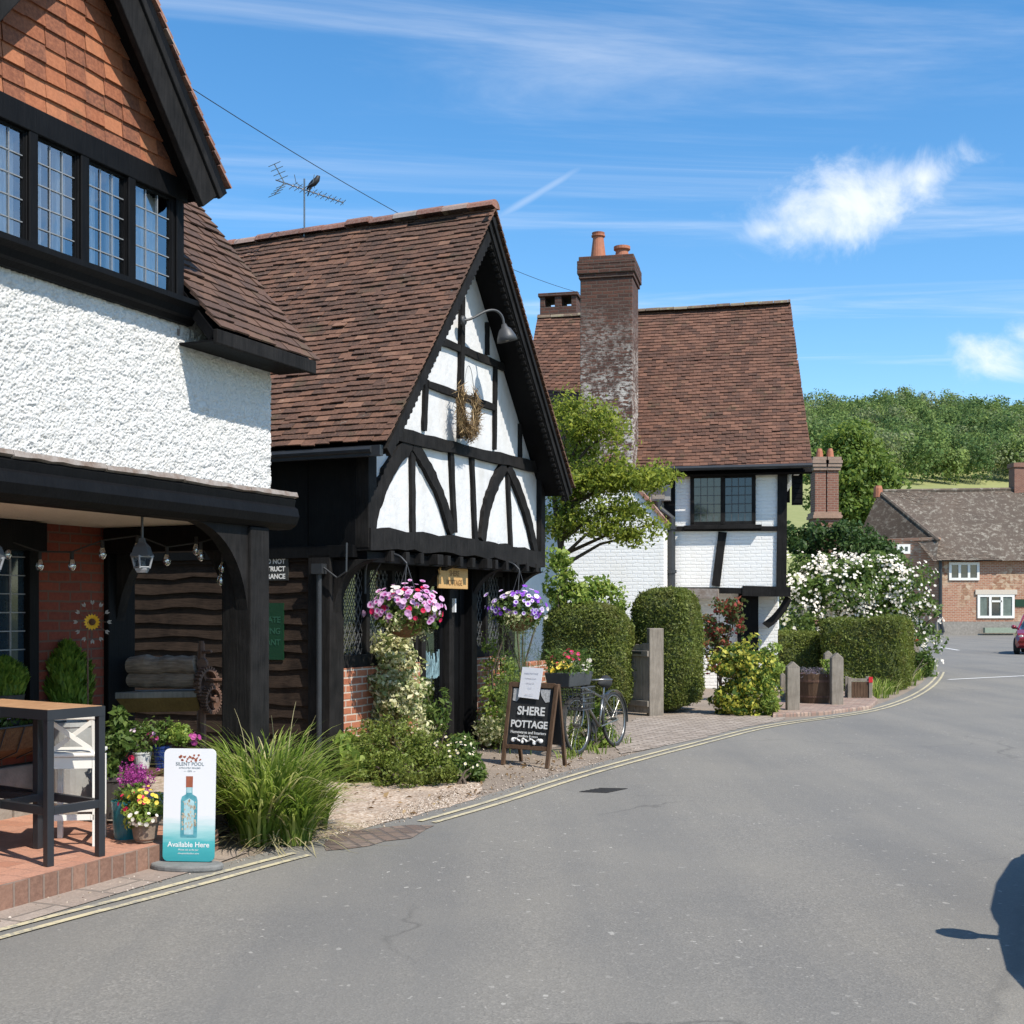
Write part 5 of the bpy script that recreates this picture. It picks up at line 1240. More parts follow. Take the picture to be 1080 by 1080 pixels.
for dx in (-.03, .34): 
    for dy in (-.02, .28): o = MB(); o.box(g+x*dx+y*dy, x*.06, y*.06, Z*.43); o.build('corner_leg', M_oak, bt, bevel=.006)
o = MB(); o.box(g+y*.02+x*.03+Z*.06, x*.3, y*.26, Z*.28); o.box(g-x*.01+Z*.36, x*.38, y*.03, Z*.05); o.box(g-x*.01+Z*.04, x*.38, y*.025, Z*.04); o.build('box_frame', M_oak, bt)
o = MB(); o.box(g+x*.335-y*.026+Z*.34, x*.07, y*.02, Z*.1); o.build('reflector', M_red, bt)
# low pickets behind the post
for k, px in enumerate((826, 848, 855)):
    post(px, 742, .09, .5, 'short picket at the low yew hedge foot', True, M_oak, 'pickets of the low hedge', name='fence_picket')

# ------------------------------------------------------------------ cars
def car(name, label, loc, yaw, paint, group=None, pillars=True):
    th = thing(name, label, 'car', loc, group); R_ = Matrix.Rotation(yaw, 3, 'Z'); L0 = Vector(loc)
    def tp(x, y, z): return L0+R_ @ Vector((x, y, z))
    st = [(-2.02, .42, .62, .62), (-1.95, .3, .8, .74), (-1.6, .22, .95, .82), (-.9, .2, .98, .86), (0, .2, .97, .87), (.7, .2, .95, .87), (1.3, .2, .9, .84), (1.75, .24, .78, .78), (1.98, .34, .6, .66)]
    def loft(o, st, f):
        vs = []; n = None
        for s_ in st:
            ring = f(s_); n = len(ring); vs += [tp(*p) for p in ring]
        fs = [(i*n+k, i*n+(k+1) % n, (i+1)*n+(k+1) % n, (i+1)*n+k) for i in range(len(st)-1) for k in range(n)]+[list(range(n))[::-1], [(len(st)-1)*n+k for k in range(n)]]; o.add(vs, fs)
    o = MB(); loft(o, st, lambda s: [(s[0], -s[3]*.92, s[1]), (s[0], -s[3], s[1]+.14), (s[0], -s[3], s[2]-.16), (s[0], -s[3]*.9, s[2]), (s[0], s[3]*.9, s[2]), (s[0], s[3], s[2]-.16), (s[0], s[3], s[1]+.14), (s[0], s[3]*.92, s[1])])
    b = o.build('body', paint, th, smooth=False, bevel=.03)
    cab = [(-1.75, .93, .74, .74), (-1.25, 1.36, .74, .6), (-.5, 1.46, .76, .6), (.2, 1.44, .78, .6), (1.05, .93, .76, .7)]
    cs_ = []
    for i in range(len(cab)-1):
        for k in range(4): t = (k/4); t = t*t*(3-2*t) if i in (0, len(cab)-2) else t; cs_.append(tuple(p*(1-(k/4 if n == 0 else t))+q*(k/4 if n == 0 else t) for n, (p, q) in enumerate(zip(cab[i], cab[i+1]))))
    cs_.append(cab[-1])
    def cring(s):
        out = []
        for n in range(15):
            a = math.pi*n/14; cy, cz = math.cos(a), math.sin(a); zz = abs(cz)**.55; W_c = s[2]+(s[3]-s[2])*zz; out.append((s[0], -W_c*math.copysign(abs(cy)**.55, cy), .9+(s[1]-.9)*zz))
        return out
    o = MB(); loft(o, cs_, cring); o.build('glazing', M_darkglass, th)
    o = MB(); loft(o, cab[1:4], lambda s: [(s[0]*.85-.05, -s[3]+.12, s[1]-.04), (s[0]*.85-.05, -s[3]*.6, s[1]+.02), (s[0]*.85-.05, s[3]*.6, s[1]+.02), (s[0]*.85-.05, s[3]-.12, s[1]-.04)]); o.build('roof', paint, th, bevel=.04)
    for sg in (-1, 1):
        for xa, za, xb, zb in () if not pillars else ((-1.78, .93, -1.25, 1.37), (-.45, .95, -.5, 1.45), (1.07, .93, .2, 1.45)):
            o = MB(); o.tube([tp(xa, sg*.74, za), tp(xb, sg*.62, zb)], .035, 6); o.build('pillar', paint, th)
        o = MB(); o.ball(tp(.75, sg*.93, 1.0), (.1, .1, .08)); o.tube([tp(.72, sg*.7, .93), tp(.75, sg*.93, .98)], .045, 8); o.build('wing_mirror', paint, th, smooth=True)
        o = MB(); o.ball(tp(1.82, sg*.56, .64), (.12, .12, .09)); o.build('headlight', M_bulb, th, smooth=True)
        for wx in (-1.25, 1.28):
            o = MB(); ax = R_ @ Vector((0, sg, 0)); o.lathe(tp(wx, sg*.66, .31), [(.2, 0), (.31, .02), (.31, .19), (.25, .21), (.2, .2)], 22, ax); wh = o.build('wheel', M_rubber, th)
            o = MB(); o.lathe(tp(wx, sg*.66, .31), [(.2, .15), (.195, .215), (.06, .2), (.05, .222), (.01, .222)], 16, ax); o.build('rim', M_chrome, wh)
    return th
P_red = simple('red_car_paint', (.22, .012, .02), .25, .1, 2, 0, Coat_Weight=.8); P_silver = simple('silver_car_paint', (.4, .41, .43), .3, .05, 2, 0, metallic=.6)
car('parked_car', 'dark red hatchback at the right edge of the junction', Vector((20.05, 46.6, 0)), math.radians(-118), P_red)
car('parked_car', 'silver car just outside the right edge whose shadow falls on the road', Vector((3.99, 6.0, 0)), math.radians(245.9), P_silver, None, False)

# ------------------------------------------------------------------ things on the roofs
ae = on_b(321, 252, 8.3); ae.z = RZ-.02; Ya = ae.y
an = thing('tv_aerial', 'thin television aerial standing on the shop roof ridge', 'aerial', ae)
zt = at(321, 193, Ya).z
o = MB(); o.tube([ae, Vector((ae.x, ae.y, zt+.05))], .012, 6); o.build('mast', M_chrome, an)
pl, pr = at(296, 199, Ya), at(357, 202, Ya); pr.y += .4; pl.y -= .3
o = MB(); o.tube([pl, pr], .009, 6); o.build('boom', M_chrome, an)
d_ = (pr-pl).normalized(); sd_ = d_.cross(Z).normalized()
for k in range(11): 
    c = pl.lerp(pr, .25+.075*k); o = MB(); w = .085-.003*k; o.tube([c-sd_*w-Z*.02, c+sd_*w+Z*.02], .004, 5); o.tube([c-Z*.03, c+Z*.03], .004, 5); o.build('element', M_chrome, an)
for sg in (-1, 1):
    e = pl+(d_*.0)+Z*sg*.18+d_*-.02; o = MB(); o.tube([pl+d_*.12, e], .006, 5)
    for k in range(4): c = (pl+d_*.12).lerp(e, (k+1)/4); o.tube([c-sd_*.12, c+sd_*.12], .004, 5)
    o.build('reflector', M_chrome, an)
o = MB(); q = Vector((ae.x, ae.y, zt)); o.tube([q+Vector((-.12, 0, .1)), q+Vector((-.1, 0, 0)), q+Vector((0, 0, -.06)), q+Vector((.1, 0, 0)), q+Vector((.12, 0, .1))], .005, 5); o.build('bracket', M_chrome, an)
bp = at(331, 199, Ya+.06); bp.z += .01
o = MB(); ctr = [(-.085, 0, -.02), (-.04, 0, .03), (0, 0, .06), (.04, 0, .1), (.055, 0, .135), (.075, 0, .14)]
o.tube([bp+Vector(c) for c in ctr], [.008, .03, .042, .035, .026, .006], 10); o.tube([bp+Vector((-.04, 0, .02)), bp+Vector((-.06, 0, -.05)), bp+Vector((-.075, 0, -.1))], [.02, .012, .006], 6); o.tube([bp+Vector((.005, .01, .03)), bp+Vector((.005, .01, 0))], .004, 4)
tag(o.build('bird', M_bird, None, bp, smooth=True), 'small black bird perched on the television aerial', 'bird')
w0, w1 = at(180, 79, 12.5), at(612, 309, 28.3); o = MB(); n = 24
o.tube([w0.lerp(w1, k/n)-Z*(1.1*4*(k/n)*(1-k/n)*.25) for k in range(n+1)], .005, 5); tag(o.build('overhead_cable', M_rubber, None, w0), 'thin overhead cable sagging from the inn gable to the cottage chimney', 'cable')
# ------------------------------------------------------------------ on and by the shop front
lamp0 = on_b(489.5, 338, 6.12)
lt = thing('wall_lamp', 'grey swan-neck lamp fixed high on the timbered gable', 'lamp', lamp0)
o = MB(); c = lamp0; sd2 = (UV*.8-VV*.6).normalized(); arc = [c, c+sd2*.1+Z*.03, c+sd2*.27+Z*.14, c+sd2*.4+Z*.17, c+sd2*.49+Z*.11, c+sd2*.51+Z*.0]
arc = smooth_line(arc, 2); o.tube(arc, .014, 8); o.lathe(c+VV*.02, [(.06, 0), (.05, .03)], 12, -VV); o.build('arm', M_lampgrey, lt, smooth=True)
e = arc[-1]; o = MB(); ax = (-Z+sd2*.25).normalized(); o.lathe(e, [(.025, -.02), (.04, .02), (.07, .045), (.105, .12), (.12, .18), (.112, .18), (.06, .06)], 18, ax); o.build('lamp_shade', M_lampgrey, lt, smooth=True)
o = MB(); o.ball(e+ax*.14, .04); o.build('bulb', M_bulb, lt, smooth=True)
r = rg(81); wr = on_b(492, 430, 6.08)
wt = thing('twig_wreath', 'dry twig and grass wreath with open top hanging on the timbered gable', 'wreath', wr)
n = 1300; th_ = r.normal(math.pi*1.5, 1.35, n); R0 = .235*(1+.15*r.normal(size=n)); wid_ = .85; 
ctr = np.array(wr)+np.array(UV)*(np.cos(th_)*R0*wid_)[:, None]+np.array(Z)*(np.sin(th_)*R0*1.18)[:, None]+np.array(-VV)*(r.random(n)*.06)[:, None]
keep = ~((np.sin(th_) > .72)); ctr = ctr[keep]; th2 = th_[keep]
tg = np.array(UV)*(-np.sin(th2)*wid_)[:, None]+np.array(Z)*(np.cos(th2)*1.1)[:, None]; tg = unit(tg+r.normal(size=tg.shape)*.55); nn = unit(np.cross(tg, r.normal(size=tg.shape))); L = (.07+.06*r.random(len(tg)))[:, None]
V = np.stack([ctr-tg*L, ctr+nn*.006, ctr+tg*L, ctr-nn*.006], 1).reshape(-1, 3); arrmesh('twigs', V, np.arange(len(V)).reshape(-1, 4), foliage('straw_twig', [(0, (.07, .045, .025)), (.6, (.2, .13, .06)), (1, (.42, .3, .15))], .1), wt)
o = MB(); o.tube(smooth_line([wr+UV*(-.12)+Z*.22-VV*.03, wr+UV*(-.06)+Z*.42-VV*.03, wr+Z*.48-VV*.03, wr+UV*.07+Z*.42-VV*.03, wr+UV*.13+Z*.22-VV*.03]), .004, 5); o.build('wire_hanger', M_leadbar, wt)
# wooden sign over the door
s0 = on_b(463, 621, 6.28); s1 = on_b(493.5, 600, 6.28)
sg = thing('wooden_sign', 'pale wooden name board hanging above the shop door', 'sign', s0); wS = (s1-s0).dot(UV); hS = .235; sb = P(ab(s0)[0], 6.28, s1.z-hS)
o = MB(); pts = [(0, 0), (wS, 0), (wS, hS), (.05, hS), (.02, hS*.86), (.035, hS*.7), (0, hS*.55)]
o.prism([sb+UV*x+Z*z for x, z in pts], VV*.025); o.build('board', M_signwood, sg, bevel=.004)
M_carved = simple('carved_letter', (.25, .13, .045), .8, .2, 30, .1)
text('SHERE', sb+UV*wS*.52+Z*hS*.72-VV*.003, UV, Z, .088, M_carved, sg, .001); text('POTTAGE', sb+UV*wS*.52+Z*hS*.28-VV*.003, UV, Z, .088, M_carved, sg, .001)
o = MB(); 
for x in (.06, wS-.06): o.tube([sb+UV*x+Z*hS, sb+UV*x+Z*(hS+.06)], .005, 5)
o.build('hook', M_pipe, sg)
# signs on the boarded side wall
def wallsign(name, label, px0, px1, py0, py1, lines, m, ml, a=10.325, size=.07, extra=.0):
    p = on_a(px1, py1, a); q = on_a(px0, py0, a); R = -VV
    w = (p-q).dot(R)+extra; th = thing(name, label, 'sign', p); o = MB(); o.box(p-R*w, R*w, UV*.012, Z*(q.z-p.z)); o.build('board', m, th)
    H = q.z-p.z; n = len(lines)
    for i, t in enumerate(lines): text(t, p-R*.035+Z*(H*(1-(i+.5)/n))-UV*.002, R, Z, size, ml, th, .002, align='RIGHT')
    return th
wallsign('notice_board', 'small dark grey notice with white capital letters on the boarded side wall', 262, 304, 589, 612, ['DO NOT', 'OBSTRUCT', 'ENTRANCE'], simple('notice_grey', (.035, .036, .035), .6, .3, 10, .1), M_chalk, size=.068)
wallsign('notice_board', 'plain dark green notice below the white-lettered one on the side wall', 262, 299, 636, 696, ['', 'PRIVATE', 'PARKING', 'TENANT', ''], M_signgreen, M_signgreenl, size=.085)

# hanging baskets
def basket(name, label, px, py, b, cols, seed, wpx, hpx, n_f):
    r = rg(seed); c = on_b(px, py, b); th = thing(name, label, 'hanging basket', c); Yc = c.y; k = Yc/F
    o = MB(); R = .2; o.lathe(c+Z*-.26, [(.05, 0), (.13, .04), (.185, .12), (.2, .2), (.19, .2)], 18); o.build('basket', M_wicker, th, smooth=True)
    o = MB(); top = c+VV*.25+Z*.5; o.tube(smooth_line([top+VV*.22-Z*.32, top+VV*.22, top+VV*.1+Z*.09, top-VV*.16+Z*.08, top-VV*.26-Z*.02]), .012, 7); o.tube([top+VV*.2-Z*.25, top-VV*.02+Z*.08], .008, 6); o.build('bracket', M_pipe, th, smooth=True)
    hk = top-VV*.26-Z*.02
    for j in range(3): a = j*2.1+.4; o = MB(); o.tube([hk, c+Vector((math.cos(a)*.19, math.sin(a)*.19, -.06))], .004, 5); o.build('chain', M_lampgrey, th)
    rx, rz = wpx*k/2, hpx*k/2
    spec = [(tuple(c), (rx*.85, rx*.75, rz*.7)), (tuple(c-Z*.08), (rx*.9, rx*.7, rz*.5))]
    pt, N = blobs(r, spec, 1500, .6); leaf_obj('foliage', pt, N, .05, G_mid, r, th, asp=.6)
    pt, N = blobs(r, [(tuple(c+Z*.02), (rx, rx*.85, rz*.85))], n_f*3, .8, .15); ok = (N[:, 2] > -.55) & (N[:, 1] < .5); pt, N = pt[ok][:n_f], N[ok][:n_f]
    # trailing blooms
    N = unit(N+np.array([0, -.35, .15])); sel = r.random(len(pt)); acc = 0
    for m, f in cols:
        q = (sel >= acc) & (sel < acc+f); acc += f
        if q.sum(): flowers('blossom', pt[q], N[q], .031, m, r, th, n=7, cup=.45)
    pt, N = blobs(r, [(tuple(c+UV*rx*.5-Z*.16), (rx*.5, .12, .16)), (tuple(c-UV*rx*.6-Z*.1), (rx*.35, .12, .1))], 420, .3); leaf_obj('trailing_foliage', pt, N, .04, G_vari, r, th, asp=.6)
    return th
basket('hanging_basket', 'hanging basket of pink petunias left of the shop door', 428, 645, 6.0, [([F_pinkd, F_pink], .55), ([F_pink, F_pink], .32), ([F_white, F_white], .06), ([F_red, F_red], .07)], 91, 76, 60, 165)
basket('hanging_basket', 'hanging basket of purple and white petunias right of the shop door', 547, 643, 6.0, [([F_purple, F_lilac], .5), ([F_purple, F_purple], .38), ([F_white, F_white], .12)], 92, 58, 46, 120)

# shrubs before the shop
YS = 13.0
bush('variegated_shrub', 'tall cream variegated shrub against the shop front left of the door', [tri(418, 690, 22, 26, YS), tri(412, 715, 30, 26, YS), tri(402, 740, 32, 26, YS), tri(425, 735, 28, 30, YS-.2), tri(432, 765, 24, 22, YS-.2), tri(395, 770, 28, 22, YS), tri(420, 670, 12, 12, YS)], 9000, .05, G_vari, 101, ground(415, 808), 'shrub', (190, .1), asp=.6)
bush('box_shrub', 'low spreading dark green shrub at the gravel edge before the shop', [tri(415, 790, 46, 34, 12.1), tri(390, 800, 30, 24, 12), tri(450, 800, 34, 28, 12.1), tri(470, 808, 24, 20, 11.9), tri(430, 812, 56, 18, 11.8), tri(385, 806, 26, 22, 11.9)], 19000, .032, G_box, 102, ground(425, 826), 'shrub', (420, .085))
dz = bush('daisy_clump', 'clump of small white daisies with broad leaves at the right end of the low shrub', [tri(488, 790, 16, 16, 12.1), tri(495, 808, 15, 16, 11.9), tri(480, 812, 14, 14, 11.8), tri(505, 815, 9, 10, 11.8)], 1500, .065, G_mid, 103, ground(487, 827), 'flowers', None, asp=.35)
r = rg(104); pt, N = blobs(r, [tri(476, 788, 24, 24, 12.0), tri(490, 800, 18, 20, 11.8), tri(480, 800, 22, 18, 11.7)], 75, .95); ok = N[:, 1] < .3; flowers('blossom', pt[ok], unit(N[ok]+np.array([0, -.4, .5])), .013, [F_yellow, F_white], r, dz, n=6, cup=.1)
bush('foxglove_plant', 'loose upright green plant with dark red spikes beside the shop door', [tri(447, 740, 8, 26, 13.2), tri(470, 745, 6, 22, 13.1), tri(458, 760, 16, 18, 13.1)], 500, .07, G_mid, 105, ground(458, 806), 'plant', None, asp=.3)
bush('leafy_plant', 'large-leaved pale green plant at the corner of the low shrub', [tri(372, 800, 14, 12, 11.8), tri(366, 785, 10, 10, 12)], 160, .14, G_lime, 106, ground(370, 820), 'plant', None, asp=.6)
# right of the door
bp_ = thing('planter_trough', 'brown trough of climbers and ferns beneath the right shop window', 'planter', P(13.9, 6.2))
o = MB(); o.ab(13.3, 14.6, 6.05, 6.4, 0, .26); o.build('trough', simple('old_brown_board', (.16, .1, .065), .85, .4, 6, .4), bp_, bevel=.01)
r = rg(107); pt, N, _ = clumpy(r, [tri(530, 720, 16, 30, 15), tri(520, 745, 18, 26, 14.8), tri(545, 755, 18, 26, 14.9), tri(515, 690, 8, 22, 15), tri(528, 772, 22, 12, 14.7)], 150, .12, 30, .4); leaf_obj('foliage', pt, N, .05, G_lime, r, bp_, asp=.5)
pt, N, _ = clumpy(r, [tri(520, 772, 20, 14, 14.6), tri(545, 776, 20, 12, 14.6), tri(532, 765, 26, 12, 14.7)], 60, .1, 26, .4); leaf_obj('low_foliage', pt, N, .045, G_vari, r, bp_, asp=.6)
o = MB(); rq = random.Random(8)
for k in range(7): b = P(13.4+k*.16, 6.2, .2); o.tube([b, b+Vector((rq.uniform(-.1, .1), 0, .7)), b+Vector((rq.uniform(-.15, .15), 0, 1.25))], .012, 5)
o.build('stems', G_bark, bp_)
def fennel(name, label, pts, seed, h, n=46):
    r = rg(seed); rq = random.Random(seed); g = Vector(pts[0]); th = thing(name, label, 'plant', g); o = MB(); P_ = []
    for p in pts:
        p = Vector(p); t = p+Vector((rq.uniform(-.12, .12), rq.uniform(-.1, .1), h*rq.uniform(.8, 1.1))); o.tube([p, p.lerp(t, .5)+Vector((rq.uniform(-.03, .03), 0, 0)), t], [.008, .006, .003], 5)
        for k in range(n):
            c = p.lerp(t, rq.uniform(.15, 1)); d = unit(r.normal(size=(40, 3))*np.array([1, 1, .6])); P_.append(np.array(c)+d*(r.random((40, 1))**.7)*.17+np.array([0, 0, .05]))
    o.build('stems', G_fern, th); leaf_obj('foliage', np.concatenate(P_), None, .042, G_fern, r, th, asp=.09, fold=.02); return th
fennel('fennel_plant', 'tall feathery fennel below the purple hanging basket', [ground(538, 795), ground(550, 793), ground(560, 796), ground(545, 790), ground(527, 794)], 108, 1.35, 22)
fennel('fennel_plant', 'feathery bush of dark green fennel left of the clipped yew', [ground(572, 780), ground(582, 778), ground(590, 782), ground(600, 778)], 109, 1.2, 20)
o = MB(); o.ab(15.1, 15.75, 6.5, 6.62, 0, .95); tag(o.build('low_brick_wall', M_brickshop, None, P(15.4, 6.55), bevel=.01), 'short low brick wall behind the fennel at the shop corner', 'wall')
r = rg(110); parts = []
for x, y in ((350, 825), (360, 815), (338, 810), (620, 792), (632, 795), (598, 800), (606, 798), (640, 788), (655, 784)):
    g = ground(x, y); parts.append(ribbon_tuft(r, (g.x, g.y, 0), 16, .24 if x < 500 else .2, .014, .5, rad=.12))
tag(arrmesh('weeds', *join_arr(parts), G_grass), 'tufts of weeds at the wall foot and beneath the bicycle', 'weeds', kind='stuff')
bush('bike_side_plant', 'yellow-green flowering plant growing between the bicycle wheels', [tri(618, 770, 10, 16, 14.9), tri(628, 758, 12, 18, 15), tri(606, 775, 8, 14, 14.8), tri(640, 775, 10, 14, 15.1), tri(612, 785, 12, 8, 14.6), tri(628, 782, 14, 10, 14.9)], 2600, .06, G_lime, 111, ground(622, 790), 'plant', None, asp=.3)

# A-board
FL, FR, RR_, RL = ground(529.5, 806.5), ground(576, 810.5), ground(595, 807.5), ground(549, 803)
xb = (FR-FL).normalized(); wB = (FR-FL).length; nB = Vector((xb.y, -xb.x, 0)); 
TL = FL.lerp(RL, .42); TR = FR.lerp(RR_, .42); TL.z = TR.z = .87; TL += xb*.01; TR += xb*.03
abd = thing('a_board', 'wooden sandwich board with chalked shop name on the cobbled verge', 'sign', FL.lerp(FR, .5))
def leg(p, q, w=.045, d=.03, m=M_oakdark): o = MB(); o.beam(p, q, w, d, nB); o.build('leg', m, abd, bevel=.004)
leg(FL, TL); leg(FR, TR); leg(RL, TL-nB*.02, .04); leg(RR_, TR-nB*.02, .04)
yu = (TL-FL).normalized(); nf = xb.cross(yu).normalized()
def onb(x, y, e=0): return FL+xb*x+yu*y+nf*e+(TL-FL)*0
Lh = (TL-FL).length
o = MB(); o.beam(onb(.0, Lh-.02), onb(wB, Lh-.02), .055, .03, nf); o.build('top_rail', M_oakdark, abd, bevel=.004)
o = MB(); o.beam(onb(.0, .2), onb(wB, .2), .045, .03, nf); o.build('bottom_rail', M_oakdark, abd, bevel=.004)
o = MB(); o.prism([onb(.02, .21, -.012), onb(wB-.02, .21, -.012), onb(wB-.02, Lh-.03, -.012), onb(.02, Lh-.03, -.012)], nf*-.01); brd = o.build('chalkboard', M_slate, abd)
o = MB(); q0, q1 = RL.lerp(TL, .25), RR_.lerp(TR, .25); o.prism([q0, q1, TR-nB*.02, TL-nB*.02], nB*-.012); o.build('rear_chalkboard', M_slate, abd)
cxm = wB*.5+.01
text('SHERE', onb(cxm+.01, Lh*.66), xb, yu, .125, M_chalk, abd, .003); text('POTTAGE', onb(cxm, Lh*.50), xb, yu, .105, M_chalk, abd, .003)
text('Homewares and Interiors', onb(cxm, Lh*.405), xb, yu, .043, M_chalk, abd, .0004); text('Jewellery & more', onb(cxm, Lh*.36), xb, yu, .036, M_chalk, abd, .0004)
o = MB(); pts = [onb(cxm-.17+.34*k/40, Lh*.315+.013*math.sin(k*.55)+.004*math.sin(k*1.9), .001) for k in range(41)]
o.tube(pts, [.008+.004*math.sin(k*1.1) for k in range(41)], 6); 
for x, y, rr_ in ((-.18, .31, .024), (.17, .315, .024), (-.06, .29, .017), (.09, .285, .02)): o.ball(onb(cxm+x, Lh*y, 0), (rr_, rr_*.5, rr_))
o.build('chalk_flourish', M_chalk, abd)
M_dood = simple('chalk_corner_drawing', (.6, .6, .6), .9, .35, 55, .05, c2=(.25, .25, .25))
for x0, sx in ((.045, 1), (wB-.045, -1)):
    o = MB(); o.poly([onb(x0, Lh-.06, -.008), onb(x0, Lh-.19, -.008), onb(x0+sx*.05, Lh-.2, -.008), onb(x0+sx*.11, Lh-.13, -.008), onb(x0+sx*.13, Lh-.06, -.008)]); o.build('chalk_drawing', M_dood, abd)
pn = thing('paper_notice', 'white sheet of paper taped over the top of the sandwich board', 'notice', onb(cxm, Lh-.05, .01))
o = MB(); w2 = .138; o.prism([onb(cxm-w2-.03, Lh-.155, .006), onb(cxm+w2-.045, Lh-.17, .006), onb(cxm+w2-.02, Lh+.16, .012), onb(cxm-w2-.01, Lh+.17, .012)], nf*.003); o.build('sheet', M_paper, pn)
for i, (t, w_) in enumerate((('SHERE POTTAGE', .024), ('Homewares and gifts', .017), ('open every day', .017), ('10 to 5', .017), ('please come in', .017))):
    text(t, onb(cxm-.025, Lh+.1-.05*i-(.0 if i < 4 else .02), .0155), xb, yu, w_, M_faint, pn, 0, ext=.0003)

# bicycle
rc, fc = Vector((1.25, 14.87, 0)), Vector((.755, 14.0, 0)); bd = (fc-rc).normalized(); bs = Vector((-bd.y, bd.x, 0)); WR = .33
bk = thing('bicycle', 'old silver bicycle with wire front basket leaning at the verge', 'bicycle', rc.lerp(fc, .5))
tilt = Vector((0, 0, 1))+bs*-.06
def bp3(x, z, y=0): return rc+bd*x+tilt*z+bs*y
WB = (fc-rc).length
def wheel(x, nm, rear):
    o = MB(); n = 36; c = bp3(x, WR); o.tube([c+(bd*math.cos(2*math.pi*k/n)+tilt*math.sin(2*math.pi*k/n))*(WR-.018) for k in range(n+1)], .018, 8, False); w = o.build('wheel', M_rubber, bk, smooth=True)
    o = MB(); o.tube([c+(bd*math.cos(2*math.pi*k/n)+tilt*math.sin(2*math.pi*k/n))*(WR-.04) for k in range(n+1)], .011, 6, False); o.build('rim', M_chrome, w, smooth=True)
    o = MB()
    for k in range(28): a = 2*math.pi*k/28; o.tube([c+bs*.03*(1 if k % 2 else -1), c+(bd*math.cos(a)+tilt*math.sin(a))*(WR-.04)], .0018, 4)
    o.lathe(c-bs*.04, [(.022, 0), (.022, .08)], 10, bs); o.build('spokes', M_chrome, w)
    o = MB(); a0_, a1_ = (20, 190) if rear else (10, 150); pts = [c+(bd*math.cos(math.radians(a))+tilt*math.sin(math.radians(a)))*(WR+.025) for a in range(a0_, a1_+1, 10)]
    for p, q in zip(pts, pts[1:]): o.beam(p, q, .05, .004, (p-c))
    o.build('mudguard', M_chrome, bk)
wheel(0, 'rear_wheel', True); wheel(WB, 'front_wheel', False)
seat, bb, head, hb = bp3(.24, .72), bp3(.43, .28), bp3(WB-.2, .82), bp3(WB-.16, .66)
o = MB()
o.tube([bp3(.27, .64), bb], .016, 8); o.tube([bp3(.28, .6), bp3(WB-.19, .76)], .016, 8); o.tube([bb, hb], .018, 8); o.tube([head, hb], .02, 8); o.build('frame', M_chrome, bk, smooth=True)
for sy in (-.05, .05):
    o = MB(); o.tube([bp3(.0, WR, sy), bp3(.28, .6, sy*.3)], .009, 6); o.tube([bp3(0, WR, sy), bb+bs*sy*.6], .01, 6); o.build('stay', M_chrome, bk)
    o = MB(); o.tube(smooth_line([hb+bs*sy*.4, bp3(WB-.08, .45, sy), bp3(WB, WR, sy)]), .011, 6); o.build('fork', M_chrome, bk)
o = MB(); o.tube([seat+tilt*.02, bp3(.27, .62)], .013, 8); o.build('seat_post', M_chrome, bk)
o = MB(); o.tube([bp3(.1, .775), bp3(.18, .785), bp3(.28, .78), bp3(.38, .775)], [.05, .085, .05, .018], 10); sdl = o.build('saddle', M_rubber, bk, smooth=True)
o = MB(); o.tube([head, bp3(WB-.21, .84)], .013, 8); o.tube(smooth_line([bp3(WB-.42, .84, .27), bp3(WB-.27, .85, .25), bp3(WB-.18, .84, .1), bp3(WB-.18, .84, -.1), bp3(WB-.27, .85, -.25), bp3(WB-.42, .84, -.27)]), .012, 8); o.build('handlebar', M_chrome, bk, smooth=True)
o = MB(); o.lathe(bb-bs*.05, [(.09, 0), (.09, .012), (.02, .02)], 20, -bs); o.tube([bb-bs*.07, bb-bs*.08-tilt*.16+bd*.03], .009, 6); o.box(bb-bs*.08-tilt*.175+bd*-.02-bs*.09, bd*.08, bs*.09, tilt*.02); o.build('crank', M_pipe, bk)
o = MB(); o.tube([bb-bs*.05, bb-bs*.09-tilt*.26+bd*-.1], .01, 6); o.build('kickstand', M_chrome, bk)
# wire basket
o = MB(); B0_ = bp3(WB-.08, .53); bx, by, bz = .32, .38, .25
def bq(x, y, z): return B0_+bd*(x*(1+.12*z))+bs*(y*(1+.12*z))+tilt*(z*bz)
for z in (0, .25, .5, .75, 1): ring = [bq(0, -by/2, z), bq(bx, -by/2, z), bq(bx, by/2, z), bq(0, by/2, z), bq(0, -by/2, z)]; o.tube(ring, .006 if z < 1 else .009, 5, False)
for k in range(9): t = k/8; 
for k in range(9):
    t = k/8
    for (f) in (lambda z: bq(bx*t, -by/2, z), lambda z: bq(bx*t, by/2, z), lambda z: bq(0, -by/2+by*t, z), lambda z: bq(bx, -by/2+by*t, z)): o.tube([f(0), f(1)], .0045, 4)
    o.tube([bq(bx*t, -by/2, 0), bq(bx*t, by/2, 0)], .003, 4)
bk_b = o.build('wire_basket', M_lampgrey, bk)
o = MB(); o.lathe(bq(bx*.3, -by/2-.015, .45), [(.055, 0), (.05, .01)], 16, -bs); o.build('basket_badge', M_whitepaint, bk)
